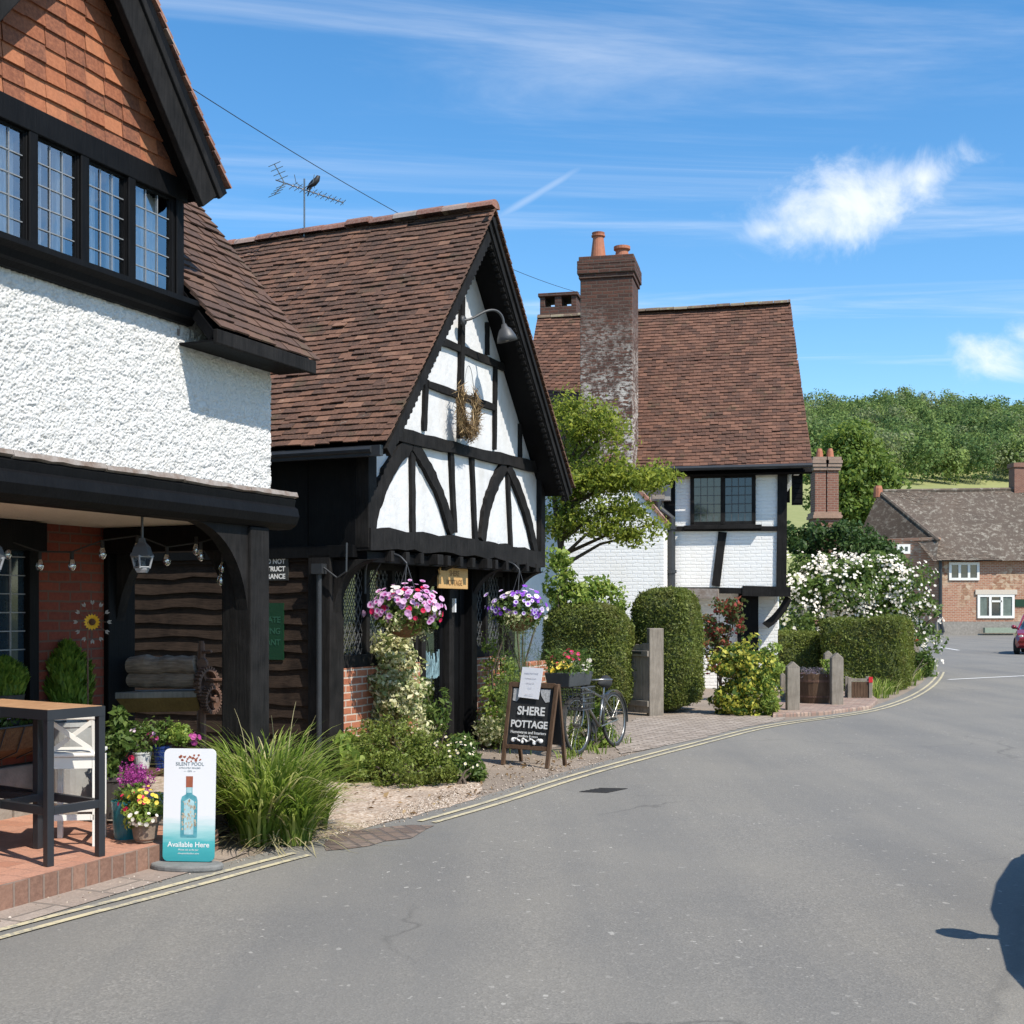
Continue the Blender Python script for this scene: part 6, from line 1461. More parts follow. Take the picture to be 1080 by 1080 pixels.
# flower box on the basket
fbx = thing('flower_box', 'grey trough of red, yellow and white flowers set on the bicycle basket', 'planter', bp3(WB-.05, .9))
o = MB(); c0_ = bp3(WB-.16, .79); ex, ey = bd*.6, bs*.27
o.hexa([c0_+ey*-.5+ex*.06, c0_+ex*.94+ey*-.5, c0_+ex*.94+ey*.5, c0_+ey*.5+ex*.06, c0_+ey*-.6+Z*.16, c0_+ex+ey*-.6+Z*.16, c0_+ex+ey*.6+Z*.16, c0_+ey*.6+Z*.16]); o.build('trough', simple('dark_zinc', (.06, .065, .068), .55, .3, 8, .2), fbx, bevel=.01)
r = rg(121); u_ = r.random((900, 2)); pt = np.array(c0_)+np.array(ex)*u_[:, :1]+np.array(ey)*(u_[:, 1:]-.5)*1.3+np.array([0, 0, 1])*(.15+r.random((900, 1))**1.6*.26); leaf_obj('foliage', pt, None, .06, G_mid, r, fbx, asp=.28)
for m, nf_, lo_, hi_, zz_ in (([F_yellow, F_yellow], 14, .55, 1, .22), ([F_red, F_red], 5, .55, .9, .28), ([F_pinkd, F_red], 9, .2, .6, .36), ([F_white, F_white], 16, .0, .28, .24), ([F_peach, F_peach], 4, .5, .8, .22)):
    u_ = r.random((nf_, 2)); p = np.array(c0_)+np.array(ex)*(lo_+(hi_-lo_)*u_[:, :1])+np.array(ey)*(u_[:, 1:]-.5)+np.array([0, 0, 1])*(zz_+r.normal(size=(nf_, 1))*.03)
    flowers('blossom', p, unit(np.array([[0, -.8, .5]])+r.normal(size=p.shape)*.35), .03, m, r, fbx, n=7, cup=.25)
# drain cover in the road
g0, g1, g2, g3 = ground(611, 835.5), ground(634, 831.5), ground(662, 832), ground(640, 836.5)
o = MB(); o.prism([g0, g3, g2, g1], Z*.006)
for k in range(5): a_, b_ = g0.lerp(g1, (k+.5)/5), g3.lerp(g2, (k+.5)/5); o.beam(a_+Z*.009, b_+Z*.009, .012, .004, Z)
tag(o.build('drain_cover', simple('drain_iron', (.03, .028, .026), .8, .4, 12, .4), None, g0), 'dark iron drain cover set in the road by the double yellow line', 'drain cover')

# ------------------------------------------------------------------ in front of the inn
# ornamental grass
r = rg(131); gb = [(ground(296, 888), 300, .8, .13), (ground(276, 890), 400, .78, .14), (ground(316, 880), 220, .58, .11), (ground(262, 880), 330, .84, .13), (ground(282, 878), 360, .88, .15), (ground(312, 890), 170, .5, .11), (ground(334, 874), 70, .45, .08)]
gt_ = thing('grass_clump', 'big clump of long arching green grass at the kerb beside the advertising board', 'grass clump', ground(285, 890))
V, Fq = join_arr([ribbon_tuft(r, tuple(g), int(n*1.15), L*1.08, .02, .7, rad=rd, segs=9, up=1.1) for g, n, L, rd in gb]); arrmesh('blades', V, Fq, G_grass, gt_)
V, Fq = join_arr([ribbon_tuft(r, tuple(g), 9, L*1.25, .007, .5, rad=.12, segs=8, up=1.15) for g, n, L, rd in gb[:6]]); arrmesh('seed_stalks', V, Fq, G_straw, gt_)
V, Fq = join_arr([ribbon_tuft(r, tuple(g), 22, L*.7, .013, 1.3, rad=rd*1.3, segs=8, up=.55) for g, n, L, rd in gb]); arrmesh('dry_blades', V, Fq, G_straw, gt_)
# advertising board
gx0 = Vector((-2.065, 7.86, 0)); ad = thing('advertising_board', 'white and turquoise pavement board with a painted bottle beside the grass clump', 'sign', gx0)
xa = Vector((.985, -.09, 0)).normalized(); na = Vector((xa.y, -xa.x, 0)); ya = (Z+na*-.05).normalized(); w, h = .338, .715
def onA(x, y, e=.0): return gx0+Z*.045+xa*x+ya*y+na*e
def rrect(w, h, rad, n=7, top=True):
    pts = []
    for cx_, cy_, a0_ in ((w/2-rad, rad, -90), (w/2-rad, h-rad, 0), (-w/2+rad, h-rad, 90), (-w/2+rad, rad, 180)):
        for k in range(n): a = math.radians(a0_+90*k/(n-1)); pts.append((cx_+rad*math.cos(a), cy_+rad*math.sin(a)))
    return pts
def adgrad():
    t = NT('advert_print'); sx = t.nd('ShaderNodeSeparateXYZ'); t.L.new(t.coord(), sx.inputs[0]); n = t.noise(t.coord((3, 3, 22)), 2, 4)
    f = t.math('ADD', sx.outputs[2], t.math('MULTIPLY', t.math('SUBTRACT', n, .5), .09))
    c = t.ramp(f, [(.05, (.03, .28, .30)), (.16, (.06, .38, .40)), (.24, (.35, .58, .58)), (.33, (.72, .72, .73))]); return t.out(c, .35)
o = MB(); o.prism([onA(x, y) for x, y in rrect(w, h, .035)], na*-.012); o.build('panel', adgrad(), ad)
o = MB(); n = 28; o.prism([gx0+xa*(.235*math.cos(2*math.pi*k/n)+.0)+na*(.125*math.sin(2*math.pi*k/n)+.02) for k in range(n)], Z*.04); o.build('base', M_greystone, ad, bevel=.012)
M_bot = simple('printed_bottle_blue', (.12, .38, .43), .35, .55, 26, 0, c2=(.04, .2, .25)); M_cap = simple('printed_copper', (.36, .1, .05), .4, .3, 30, 0); M_flor = simple('printed_gold_floral', (.6, .5, .36), .4, .5, 60, 0)
M_botl = simple('printed_bottle_light', (.42, .64, .67), .35, .3, 20, 0)
def flat(nm, pts, e, m): o = MB(); o.poly([onA(x, y, e) for x, y in pts]); return o.build(nm, m, ad)
flat('printed_bottle', [(-.052, .15), (.052, .15), (.055, .16), (.055, .385), (.048, .41), (.022, .425), (.02, .445), (.02, .48), (-.02, .48), (-.02, .445), (-.022, .425), (-.048, .41), (-.055, .385), (-.055, .16)], .0008, M_bot)
flat('bottle_highlight', [(-.03, .17), (.03, .17), (.034, .38), (.0, .40), (-.034, .38)], .0012, M_botl)
flat('bottle_neck', [(-.016, .435), (.016, .435), (.016, .47), (-.016, .47)], .0012, M_botl)
flat('printed_cap', [(-.022, .47), (.022, .47), (.023, .54), (-.023, .54)], .0016, M_cap)
rq = random.Random(2); o = MB()
for k in range(46):
    x, y = rq.uniform(-.046, .046), rq.uniform(.2, .385); s_ = rq.uniform(.005, .011); a = rq.uniform(0, 3)
    o.poly([onA(x+s_*math.cos(a+q)*(1 if q % 2 < 1 else .5), y+s_*1.3*math.sin(a+q), .0018) for q in (0, 1.57, 3.14, 4.71)])
o.build('floral_pattern', M_flor, ad)
o = MB()
for k in range(24):
    x = -.07+.14*k/23; y = .655+.014*math.sin(k*1.3)+.008*math.cos(k*2.7); s_ = rq.uniform(.004, .01); o.poly([onA(x+s_*math.cos(q+k), y+s_*math.sin(q+k), .001) for q in (0, 1.2, 2.4, 3.6, 4.8)])
o.build('emblem', M_cap, ad)
M_adink = simple('grey_print', (.16, .2, .22), .5, .1, 20, 0)
text('SILENT POOL', onA(0, .617, .001), xa, ya, .031, M_adink, ad, .0003, ext=.0002); text('INTRICATELY REALISED', onA(0, .592, .001), xa, ya, .0135, M_adink, ad, 0, ext=.0002); text('—  GIN  —', onA(0, .572, .001), xa, ya, .016, M_adink, ad, 0, ext=.0002)
text('Available Here', onA(0, .105, .001), xa, ya, .046, M_chalk, ad, .0006, ext=.0002); text('Please ask at the bar', onA(0, .073, .001), xa, ya, .016, M_chalk, ad, 0, ext=.0002); text('silentpooldistillers.com', onA(0, .05, .001), xa, ya, .015, M_chalk, ad, 0, ext=.0002)
# tables
def table(label, c0, ex, ey, zt, zb=.14, brace=True):
    th = thing('bar_table', label, 'table', c0+(ex+ey)/2+Z*zb, 'black metal bar tables'); x, y = ex.normalized(), ey.normalized(); w = .045
    o = MB(); o.box(c0+x*.012+y*.012+Z*(zt-.024), ex-x*.024, ey-y*.024, Z*.024); o.build('table_top', M_tabletop, th, bevel=.003)
    o = MB(); zf = zt-.062
    o.box(c0+Z*zf, ex, y*.01, Z*.06); o.box(c0+ey-y*.01+Z*zf, ex, y*.01, Z*.06); o.box(c0+y*.011+Z*zf, x*.01, ey-y*.022, Z*.06); o.box(c0+ex-x*.01+y*.011+Z*zf, x*.01, ey-y*.022, Z*.06); o.build('top_frame', M_blackpaint, th)
    cs = [c0, c0+ex-x*w, c0+ex+ey-x*w-y*w, c0+ey-y*w]
    for c in cs: o = MB(); o.box(c+x*.003+y*.003+Z*zb, x*w, y*w, Z*(zf-zb+.03)); o.build('leg', M_blackpaint, th, bevel=.003)
    zc = zb+.30
    for p, q in ((cs[0], cs[1]), (cs[3], cs[2]), (cs[0], cs[3]), (cs[1], cs[2])):
        d = (q-p); e = d.normalized(); s_ = e.cross(Z); o = MB(); o.box(p+e*w+x*.006+y*.006+Z*zc, d-e*w, (y if abs(e.dot(x)) > .5 else x)*.035, Z*.05); o.build('stretcher', M_blackpaint, th, bevel=.003)
    return th
A1, A2 = ground(50, 915, .14), ground(111, 903, .14); A1.z = A2.z = 0; eu_ = A2-A1; ev_ = Vector((-eu_.y, eu_.x, 0)).normalized()
table('black metal bar table with board top, beside the white chair', A1-eu_.normalized()*.0, eu_, ev_*1.25+Vector((-.0, 0, 0)), 1.063)
L3 = ground(40, 896, .14); L3.z = 0
table('second black bar table, mostly hidden behind the first', L3-UV*1.25+VV*-.0+UV*.045, UV*1.25, VV*.55, 1.055)
# white crossback bar chair
ch0 = ground(100, 893, .14)
cth = thing('bar_chair', 'white wooden crossback bar chair pushed under the bar table', 'chair', ch0)
sx_ = Vector((-.985, -.17, 0)).normalized(); sy_ = Vector((sx_.y, -sx_.x, 0)); 
if sy_.y < 0: sy_ = -sy_
H = .885; wC, dC = .275, .34; zs = .575; B = ch0
for i in (0, 1):
    o = MB(); p = B+sx_*(wC*i); o.beam(p, p+Z*zs, .034, .04, -sy_); o.beam(p+Z*zs, p+sy_*-.05+Z*H, .034, .035, -sy_); o.build('leg', M_whitepaint, cth, bevel=.003)
    o = MB(); p = B+sx_*(wC*i)+sy_*dC; o.beam(p, p+Z*(zs-.02), .034, .036, -sy_); o.build('leg', M_whitepaint, cth, bevel=.003)
o = MB(); o.box(B-sx_*.025+sy_*-.02+Z*zs, sx_*(wC+.05), sy_*(dC+.05), Z*.025); o.build('seat', M_whitepaint, cth, bevel=.008)
for dy in (0, dC): o = MB(); o.box(B+sy_*dy+Z*(zs-.075)+sx_*.018, sx_*(wC-.036), sy_*.02, Z*.07); o.build('seat_rail', M_whitepaint, cth)
o = MB(); o.beam(B-sx_*.03+sy_*-.05+Z*(H-.03), B+sx_*(wC+.03)+sy_*-.05+Z*(H-.03), .085, .025, -sy_, 6, -sy_*-.02); o.build('top_rail', M_whitepaint, cth, bevel=.006)
o = MB(); o.beam(B+sy_*-.005+Z*(zs+.03)+sx_*.0, B+sy_*-.04+Z*(H-.075)+sx_*wC, .028, .012, -sy_); o.build('cross_slat', M_whitepaint, cth)
o = MB(); o.beam(B+sy_*-.001+Z*(zs+.03)+sx_*wC, B+sy_*-.036+Z*(H-.075), .028, .012, -sy_); o.build('cross_slat', M_whitepaint, cth)
for (p, d, m) in ((B, sx_*wC, sy_*.02), (B+sy_*dC, sx_*wC, sy_*.02), (B, sy_*dC, sx_*.02), (B+sx_*wC, sy_*dC, sx_*-.02)): o = MB(); o.box(p+Z*.17+m*.2, d, m, Z*.035); o.build('stretcher', M_whitepaint, cth)
# pots
def pot(name, label, px, py, Y, r_, h, m, leafm, specs, n, size, seed, blooms=(), prof=None, asp=.45, zoff=0):
    b = at(px, py, Y); th = thing(name, label, 'plant pot', b); o = MB()
    pf = prof or [(.72, 0), (.98, .88), (1.04, .9), (1.04, 1), (.92, 1), (.9, .85)]
    o.lathe(b, [(x*r_, z*h) for x, z in pf], 22); o.build('pot', m, th, smooth=False)
    r = rg(seed); pt, N, _ = clumpy(r, specs, max(10, n//26), .055, 26, .4); leaf_obj('foliage', pt, N, size, leafm, r, th, asp=asp)
    for mats, cnt, rad, sp in blooms:
        p, N = blobs(r, sp, cnt, .8); flowers('blossom', p, unit(N+np.array([0, -.7, .5])), rad, mats, r, th, n=6, cup=.3)
    return th
def spikes(th, specs, n, m, seed, L=.13):
    r = rg(seed); P_ = []
    for s in specs:
        for k in range(n):
            c = np.array(s[0])+r.uniform(-1, 1, 3)*np.array(s[1]); d = unit(np.array([r.normal()*.2, r.normal()*.2, 1.])); t = r.random((36, 1)); P_.append(c+d*t*L+r.normal(size=(36, 3))*.005)
    leaf_obj('flower_spikes', np.concatenate(P_), None, .012, m, r, th, asp=.8)
YP = 8.15
pt1 = pot('plant_pot', 'turquoise glazed pot of magenta heather on the terrace edge', 133, 884, YP, .095, .25, M_teal, G_mid, [tri(138, 838, 18, 12, 8.2)], 500, .03, 141, prof=[(.8, 0), (1, .95), (1.02, 1), (.9, 1), (.88, .9)])
spikes(pt1, [tri(146, 834, 14, 6, 8.3), tri(140, 828, 12, 6, 8.35)], 34, F_heather, 142)
pot('plant_pot', 'weathered clay urn with yellow, red and white flowers at the terrace edge', 153, 887, 8.0, .098, .165, M_urn, G_lime, [tri(152, 855, 20, 13, 8.0), tri(140, 846, 12, 12, 8.0), tri(165, 852, 10, 12, 8.05)], 1100, .04, 143, (([F_red, F_red], 16, .014, [tri(140, 845, 14, 10, 7.95)]), ([F_white, F_white], 16, .015, [tri(150, 862, 14, 8, 7.9)]), ([F_yellow, F_yellow], 22, .014, [tri(152, 842, 18, 12, 7.95)])), [(.62, 0), (.62, .06), (.74, .12), (.86, .6), (.9, .74), (1.05, .78), (1.05, 1), (.92, 1), (.9, .8)])
bench_b = at(168, 812, 9.0)
sh = thing('plant_shelf', 'low brown plank shelf holding the white and blue pots', 'shelf', Vector((bench_b.x, 9.0, 0)))
o = MB(); zt = bench_b.z; o.box(Vector((bench_b.x-.32, 8.86, zt-.03)), Vector((.72, 0, 0)), Vector((0, .3, 0)), Z*.045); o.build('plank', M_oakdark, sh, bevel=.006)
for x in (-.28, .34): o = MB(); o.box(Vector((bench_b.x+x, 8.88, 0)), Vector((.04, 0, 0)), Vector((0, .26, 0)), Z*(zt-.03)); o.build('leg', M_oakdark, sh)
zsh = zt+.015; pys = lambda Y: HOR+(CAMZ-zsh)/Y*F
pot('plant_pot', 'small white patterned pot of leafy flowers on the plank shelf', 150, pys(8.98), 8.98, .068, .12, M_whitepot, G_mid, [tri(150, 780, 16, 12, 9), tri(144, 772, 12, 12, 9), tri(158, 774, 10, 12, 9)], 700, .035, 144, (([F_white, F_pink], 10, .013, [tri(150, 776, 14, 10, 8.95)]), ([F_red, F_red], 3, .02, [tri(138, 797, 4, 3, 8.9)])))
pot('plant_pot', 'cobalt blue glazed pot of pink flowers on the plank shelf', 171, pys(9.02), 9.02, .066, .16, M_blue, G_mid, [tri(170, 772, 12, 10, 9)], 420, .035, 145, (([F_red, F_pinkd], 8, .018, [tri(166, 775, 10, 7, 8.95)]),))
pot('plant_pot', 'small dark pot of pale lime hydrangea on the plank shelf', 190, pys(9.0), 9.0, .055, .1, M_darkpot, G_lime, [tri(190, 774, 13, 9, 9)], 700, .028, 146, (([F_pinkd, F_pinkd], 7, .022, [tri(205, 777, 5, 5, 9)]),), asp=.7)
pot('plant_pot', 'dark tub of tall glossy laurel behind the white chair', 118, 862, 8.75, .13, .3, M_darkpot, G_mid, [tri(120, 790, 14, 22, 8.8), tri(126, 775, 14, 18, 8.8), tri(116, 815, 12, 16, 8.7), tri(128, 760, 10, 12, 8.8)], 800, .06, 147, asp=.5)
spl = thing('lavender_tub', 'dark tub of thin upright lavender behind the advertising board', 'plant pot', at(205, 850, 8.9)); o = MB(); b = Vector(spl.location); b.z = .0; o.lathe(b, [(.14, 0), (.17, .42), (.15, .42)], 18); o.build('pot', M_darkpot, spl)
r = rg(148); V, Fq = ribbon_tuft(r, (b.x, b.y, .4), 240, .32, .006, .3, rad=.18, up=1.0); arrmesh('foliage', V, Fq, G_fern, spl)
# tall zinc planter behind the chair
zc_ = at(78, 848, 9.05); zpl = thing('zinc_planter', 'big pale grey barrel planter behind the white chair', 'planter', zc_); o = MB(); o.lathe(zc_, [(.16, 0), (.165, .03), (.16, .035), (.17, .3), (.168, .57), (.175, .58), (.17, .61), (.155, .61), (.15, .5)], 26); o.build('tub', M_zinc, zpl, smooth=False)
o = MB(); o.box(Vector((zc_.x-.2, zc_.y-.14, .14)), Vector((.42, 0, 0)), Vector((0, .36, 0)), Z*(zc_.z-.142)); tag(o.build('stone_block', M_stone, None, Vector((zc_.x, zc_.y, .14)), bevel=.015), 'rough stone block under the grey barrel planter', 'block')
# hay-rack planter on the brick wall
hc = on_b(10, 800, 6.9); hr = thing('wall_planter', 'coir-lined wall trough of small flowers below the inn window', 'planter', P(6.3, 6.95, .78)); o = MB()
o.prism([P(5.5, 6.955, .58), P(5.5, 6.955, .82), P(5.5, 6.7, .82), P(5.5, 6.78, .66)], UV*1.42); o.build('coir_liner', M_wicker, hr)
o = MB(); 
for k in range(9): a = 5.52+k*.17; o.tube([P(a, 6.95, .83), P(a, 6.69, .83), P(a, 6.77, .64), P(a, 6.95, .57)], .006, 5)
o.tube([P(5.5, 6.69, .83), P(6.93, 6.69, .83)], .007, 5); o.build('iron_rack', M_pipe, hr)
r = rg(151); pt = np.array([tuple(P(5.55+1.3*r.random(), 6.72+.2*r.random(), .82+.13*r.random())) for _ in range(900)]); leaf_obj('foliage', pt, None, .045, G_mid, r, hr, asp=.5)
pt = np.array([tuple(P(5.6+1.25*r.random(), 6.7+.15*r.random(), .86+.08*r.random())) for _ in range(26)]); flowers('blossom', pt, np.tile(np.array(-VV+Z*.5), (26, 1))+r.normal(size=(26, 3))*.3, .017, [F_pinkd, F_pink], r, hr)
# conifers
def conifer(label, px, pyb, pyt, Y, rpx, seed, zb):
    r = rg(seed); b = at(px, pyb, Y); b.z = zb; top = at(px, pyt, Y).z; th = thing('potted_conifer', label, 'conifer', b); h = top-b.z
    o = MB(); o.lathe(b, [(.11, 0), (.14, .22), (.145, .24), (.125, .24), (.12, .2)], 18); o.build('pot', M_darkpot, th)
    n = 5200; t = r.random(n)**.8; z = .25+(h-.25)*t; R = rpx*Y/F*np.clip(1.15*np.sin(np.pi*(.22+.78*t))**.8, .02, 1); a = r.uniform(0, 2*math.pi, n); q = .5+.5*r.random(n)**.5; q *= 1+.15*np.sin(a*5+t*17)
    pt = np.stack([b.x+np.cos(a)*R*q, b.y+np.sin(a)*R*q, b.z+z], 1); N = np.stack([np.cos(a), np.sin(a), .7+0*a], 1); tg = unit(np.stack([np.cos(a)*.5, np.sin(a)*.5, 1+0*a], 1)+r.normal(size=(n, 3))*.25); bt = unit(np.cross(tg, N)); L = .045*(.6+.8*r.random((n, 1)))
    V = np.stack([pt-tg*L, pt+bt*L*.3, pt+tg*L, pt-bt*L*.3], 1).reshape(-1, 3); arrmesh('foliage', V, np.arange(4*n).reshape(-1, 4), G_conifer, th); o = MB(); o.tube([b+Z*.1, b+Z*h*.8], [.025, .01], 6); o.build('stem', G_bark, th)
conifer('bright conical conifer by the brick wall behind the bar table', 71, 800, 680, 9.42, 24, 161, .62)
conifer('dark conifer in front of the inn window at the left edge', 4, 800, 698, 8.86, 20, 162, .8)
for px, Y in ((71, 9.42),):
    b = at(px, 800, Y); o = MB(); o.box(Vector((b.x-.16, b.y-.16, .14)), Vector((.32, 0, 0)), Vector((0, .32, 0)), Z*.478); tag(o.build('pot_stand', M_oakdark, None, Vector((b.x, b.y, .14)), bevel=.008), 'dark wooden stand under the conifer '+('beside the bar table' if px > 50 else 'before the inn window'), 'stand')
# metal sunflower
fl = at(97.5, 656, 9.0); sf = thing('garden_ornament', 'metal sunflower with a ring of petals on a thin stake by the brick wall', 'ornament', Vector((fl.x-.03, 9.0, .14))); r = rg(171)
o = MB(); o.tube([Vector((fl.x-.03, 9.0, .14)), Vector((fl.x-.035, 9.0, fl.z)), fl], .006, 6)
for k in range(12): a = 2*math.pi*k/12; c = fl+Vector((math.cos(a)*.1, 0, math.sin(a)*.12)); o.tube([fl+Vector((math.cos(a)*.05, .01, math.sin(a)*.05)), c], .003, 5)
o.build('stake', M_rust, sf)
o = MB(); 
for k in range(16):
    a = 2*math.pi*k/16; d = Vector((math.cos(a), 0, math.sin(a))); s_ = Vector((-math.sin(a), 0, math.cos(a))); o.poly([fl+d*.02, fl+d*.042+s_*.012-Vector((0, .008, 0)), fl+d*.062-Vector((0, .012, 0)), fl+d*.042-s_*.012-Vector((0, .008, 0))])
o.build('petals', M_yellow, sf); o = MB(); o.ball(fl-Vector((0, .008, 0)), (.024, .012, .024)); o.build('flower_head', M_brown, sf, smooth=True)
o = MB()
for k in range(12):
    a = 2*math.pi*k/12; c = fl+Vector((math.cos(a)*.105, 0, math.sin(a)*.125))
    for dlt in (-.3, .3): d = Vector((math.cos(a+dlt), 0, math.sin(a+dlt))); s_ = Vector((-d.z, 0, d.x)); o.poly([c, c+d*.018+s_*.009, c+d*.038, c+d*.018-s_*.009])
o.build('leaf_ring', M_zinc, sf)
# lanterns on the porch beam
def lantern(label, px, pyt, pyb, b):
    t = on_b(px, pyt, b); bt = on_b(px, pyb, b); h = t.z-bt.z; th = thing('lantern', label, 'lantern', bt, 'lanterns under the jetty beam'); w = .1; q_ = .74
    o = MB(); o.tube([Vector((t.x, t.y, t.z-.02)), Vector((t.x, t.y, 2.3))], .01, 6); o.lathe(t-Z*.1, [(.08, 0), (.062, .05), (.03, .08), (.022, .11)], 4); o.lathe(t-Z*.115, [(.092, 0), (.085, .02)], 4); o.build('cap', M_lampgrey, th)
    o = MB(); o.lathe(bt, [(.04, 0), (.052, .02), (.052, .03)], 4); hh = h-.14
    for k in range(4): a = math.pi/2*k; e = Vector((math.cos(a), math.sin(a), 0)); o.tube([bt+e*.05+Z*.03, bt+e*.072+Z*(hh+.03)], .008, 5)
    for k in range(4):
        a = math.pi/2*k; e = Vector((math.cos(a), math.sin(a), 0)); e2 = Vector((math.cos(a+math.pi/2), math.sin(a+math.pi/2), 0))
        for f in (.08, .92): o.tube([bt+(e*.05).lerp(e*.072, f)+Z*(.03+hh*f), bt+(e2*.05).lerp(e2*.072, f)+Z*(.03+hh*f)], .006, 5)
    o.build('frame', simple('worn_lantern_frame', (.3, .31, .32), .4, .4, 20, .1), th)
    o = MB()
    for k in range(4): a = math.pi/2*k; e = Vector((math.cos(a), math.sin(a), 0)); e2 = Vector((-e.y, e.x, 0)); o.poly([bt+e*.048+Z*.03, bt+e2*.048+Z*.03, bt+e2*.07+Z*(hh+.03), bt+e*.07+Z*(hh+.03)])
    o.build('pane', M_glass, th); o = MB(); o.ball(bt+Z*hh*.55, (.025, .025, .04)); o.build('bulb', M_bulb, th, smooth=True); return th
lantern('small black and silver glass lantern hanging from the jetty beam left of the porch post', 150, 569, 604, 5.75)
lantern('lantern at the very left edge hanging from the jetty beam', -9, 568, 606, 5.75)
# string of bulbs
cab = [(-10, 575), (8, 570), (42, 582), (76, 582), (108, 570), (145, 565), (176, 577), (212, 572), (232, 566)]
sl_t = thing('string_lights', 'string of clear bulbs draped along the porch ceiling', 'lights', at(100, 580, 8.9))
o = MB(); o.tube([at(x, y, 8.75+.5*k/8) for k, (x, y) in enumerate(cab)], .006, 5, False); o.build('cable', M_rubber, sl_t)
for k, (x, y) in enumerate(cab[1:-1]+[(207, 566), (235, 585), (233, 598)]):
    c = at(x, y, 8.8+.5*min(k, 7)/8); o = MB(); o.lathe(c, [(.013, 0), (.014, -.05), (.01, -.055)], 10); bs_ = o.build('bulb_holder', M_rubber, sl_t); o = MB(); o.lathe(c-Z*.05, [(.012, 0), (.024, -.03), (.03, -.055), (.022, -.08), (.004, -.09)], 12); o.build('bulb', M_glass, sl_t, smooth=True)
# old mangle in the passage
YM = 10.0
mg = thing('antique_mangle', 'antique mangle with two split log rollers and rusty cog wheels in the passage', 'mangle', at(165, 857, YM))
rx_ = Vector((1, -.12, 0)).normalized()
def roller(py, hpx, seed):
    a, b = at(104, py, YM+.1), at(207, py-1, YM); rq = random.Random(seed); n = 14; rr_ = hpx/2*YM/F; o = MB(); o.tube([a.lerp(b, k/n)+Z*rq.uniform(-.008, .008) for k in range(n+1)], [rr_*rq.uniform(.88, 1.06) for _ in range(n+1)], 14); return o.build('roller', M_log, mg, smooth=False)
roller(702, 21, 1); roller(718, 17, 2)
a, b = at(99, 731, YM-.1), at(207, 729, YM-.12); o = MB(); d = Vector((0, .3, 0)); o.box(a-Z*.05, b-a, d, Z*.05); o.build('tray_edge', M_oak, mg, bevel=.006)
M_ochre = wood('ochre_board', (.12, .085, .03), (.24, .17, .06), .8); o = MB(); o.prism([a-Z*.05+Vector((.02, .01, 0)), b-Z*.05+Vector((0, .01, 0)), b-Z*.17+Vector((0, .12, 0)), a-Z*.17+Vector((.03, .12, 0))], Vector((0, .02, 0))); o.build('tray', M_ochre, mg)
for px in (212.5, 101):
    o = MB(); p = at(px, 857, YM); p.z = 0; x0 = p.x; o.tube([Vector((x0, YM+.02, 0)), at(px, 745, YM+.02), at(px, 690, YM+.02), at(px, 678, YM+.02)], [.04, .036, .032, .026], 8); o.tube([at(px, 700, YM+.02), at(px, 690, YM+.02), at(px, 676, YM+.02)], .022, 8)
    for yy in (700, 719, 733): o.lathe(at(px, yy, YM-.02), [(.042, 0), (.05, .03), (.03, .06)], 12, Vector((0, 1, 0)))
    o.build('iron_frame', M_rust, mg)
def cog(px, py, rpx, Y):
    c = at(px, py, Y); ax = Vector((.93, -.36, 0)).normalized(); R = rpx*Y/F; o = MB(); e = Z; g = ax.cross(e); n = 26
    o.lathe(c-ax*.02, [(R*.82, 0), (R*.88, .005), (R*.88, .045), (R*.82, .05), (R*.75, .05), (R*.75, 0)], 26, ax)
    for k in range(n): a = 2*math.pi*k/n; d_ = e*math.cos(a)+g*math.sin(a); s_ = -e*math.sin(a)+g*math.cos(a); o.beam(c+d_*R*.85-ax*.02, c+d_*R*1.02-ax*.02, R*.12, .05, -ax)
    for k in range(4): a = math.pi/2*k+.4; d_ = e*math.cos(a)+g*math.sin(a); o.tube([c, c+d_*R*.8], R*.09, 6)
    o.lathe(c-ax*.04, [(R*.2, 0), (R*.2, .1)], 12, ax); o.build('cog_wheel', M_rust, mg)
cog(217.5, 722, 19, YM); cog(222.5, 738, 15, YM-.02)
o = MB(); o.tube([at(218, 718, YM), at(236, 717.5, YM-.1)], .02, 10); o.tube([at(214, 688, YM), at(223, 687, YM-.05)], .012, 8); o.build('crank_handle', M_rust, mg)
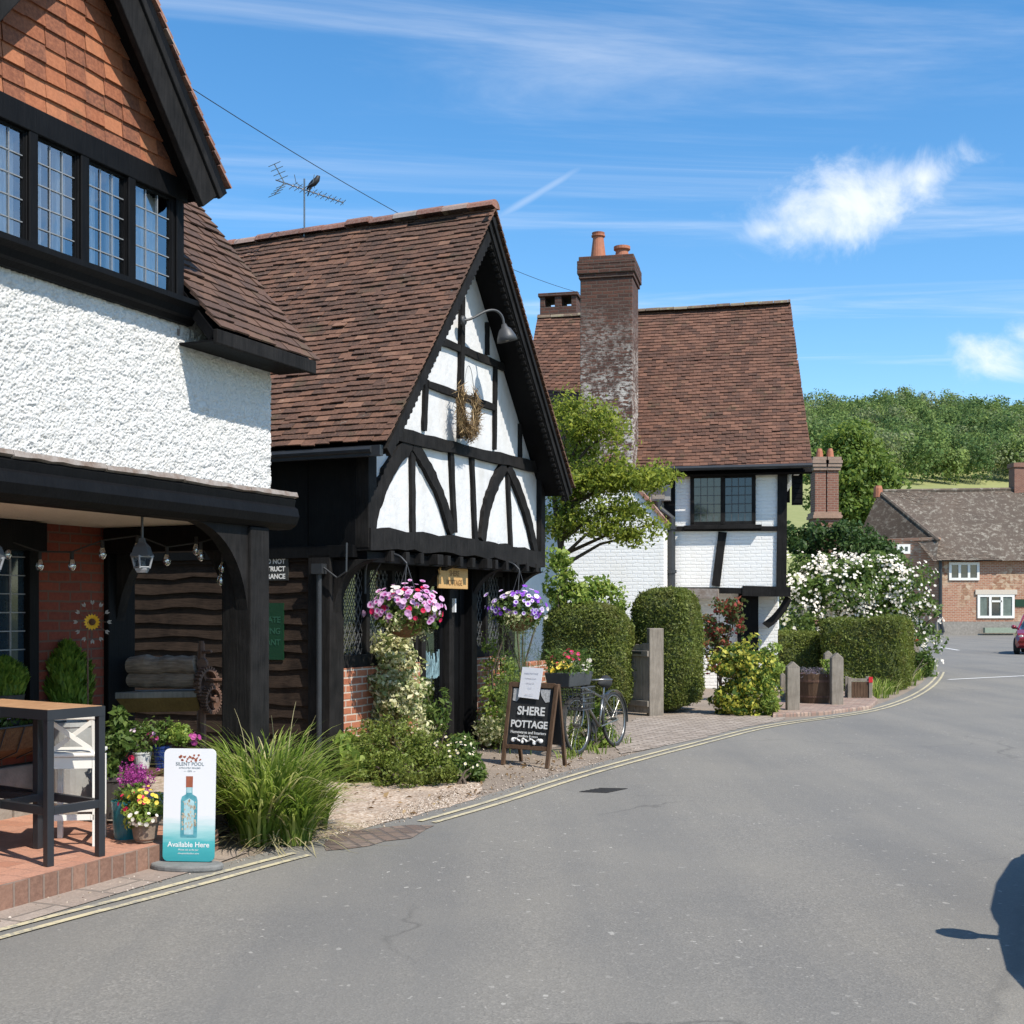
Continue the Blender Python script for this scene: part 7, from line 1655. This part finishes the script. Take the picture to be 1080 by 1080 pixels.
# loose stones and dry leaves along the road edge and on the gravel
r = rg(201); c = []
for k in range(len(ln)-1):
    p, q = ln[k], ln[k+1]; L = (q-p).length
    if not (4 < p.y < 28): continue
    n = int(L*75); t = r.random(n); d = np.abs(r.normal(size=n))*.16-.02+.12
    nn_ = Vector((-(q-p).y, (q-p).x, 0)).normalized(); c.append(np.array([tuple(p.lerp(q, a)+nn_*b_) for a, b_ in zip(t, d)]))
gg = np.array([tuple(p) for p in gp[:4]]); w4 = r.dirichlet((1, 1, 1, 1), 2600); c.append(w4@gg)
c.append(np.array([tuple(ground(r.uniform(500, 700), r.uniform(785, 835))) for _ in range(900)]))
c = np.concatenate(c); c = c[(c@np.array(VV)) > 4.5-.0]; n = len(c); sz = (.004+.009*r.random(n)**2.2)[:, None, None]
octv = np.array([(1, 0, 0), (0, 1, 0), (-1, 0, 0), (0, -1, 0), (0, 0, .7), (0, 0, -.7)]); octf = np.array([(0, 1, 4), (1, 2, 4), (2, 3, 4), (3, 0, 4), (1, 0, 5), (2, 1, 5), (3, 2, 5), (0, 3, 5)])
an = r.uniform(0, 6.28, n); ca, sa = np.cos(an)[:, None], np.sin(an)[:, None]; ov = octv[None]*(1+.35*r.normal(size=(n, 6, 1)))
V = np.stack([ov[..., 0]*ca-ov[..., 1]*sa, ov[..., 0]*sa+ov[..., 1]*ca, ov[..., 2]], -1)*sz+c[:, None]; V[..., 2] += .004
def stonemat():
    t = NT('loose_stone'); return t.out(t.ramp(t.island(), [(0, (.14, .1, .075)), (.5, (.34, .27, .2)), (1, (.58, .5, .42))]), .9)
tag(arrmesh('loose_stones', V.reshape(-1, 3), (octf[None]+(np.arange(n)*6)[:, None, None]).reshape(-1, 3), stonemat()), 'loose stones and grit scattered on the gravel and along the road edge', 'stones', kind='stuff')
pl_ = np.concatenate([np.array([tuple(ground(r.uniform(345, 520), r.uniform(822, 862))) for _ in range(90)]), np.array([tuple(ground(r.uniform(520, 660), r.uniform(800, 822))) for _ in range(110)])]); pl_ = pl_[(pl_@np.array(VV)) > 4.72]; pl_[:, 2] = .014
leaf_ = leaf_obj('leaf_litter', pl_, np.tile((0, 0, 1.), (len(pl_), 1)), .045, foliage('dead_leaf', [(0, (.13, .08, .04)), (.6, (.26, .17, .08)), (1, (.4, .3, .16))], .1), r, None, (0, 0, 0), bias=2.5, fold=.2)
tag(leaf_, 'dry fallen leaves lying on the gravel and verge', 'leaf litter', kind='stuff')
#@@END
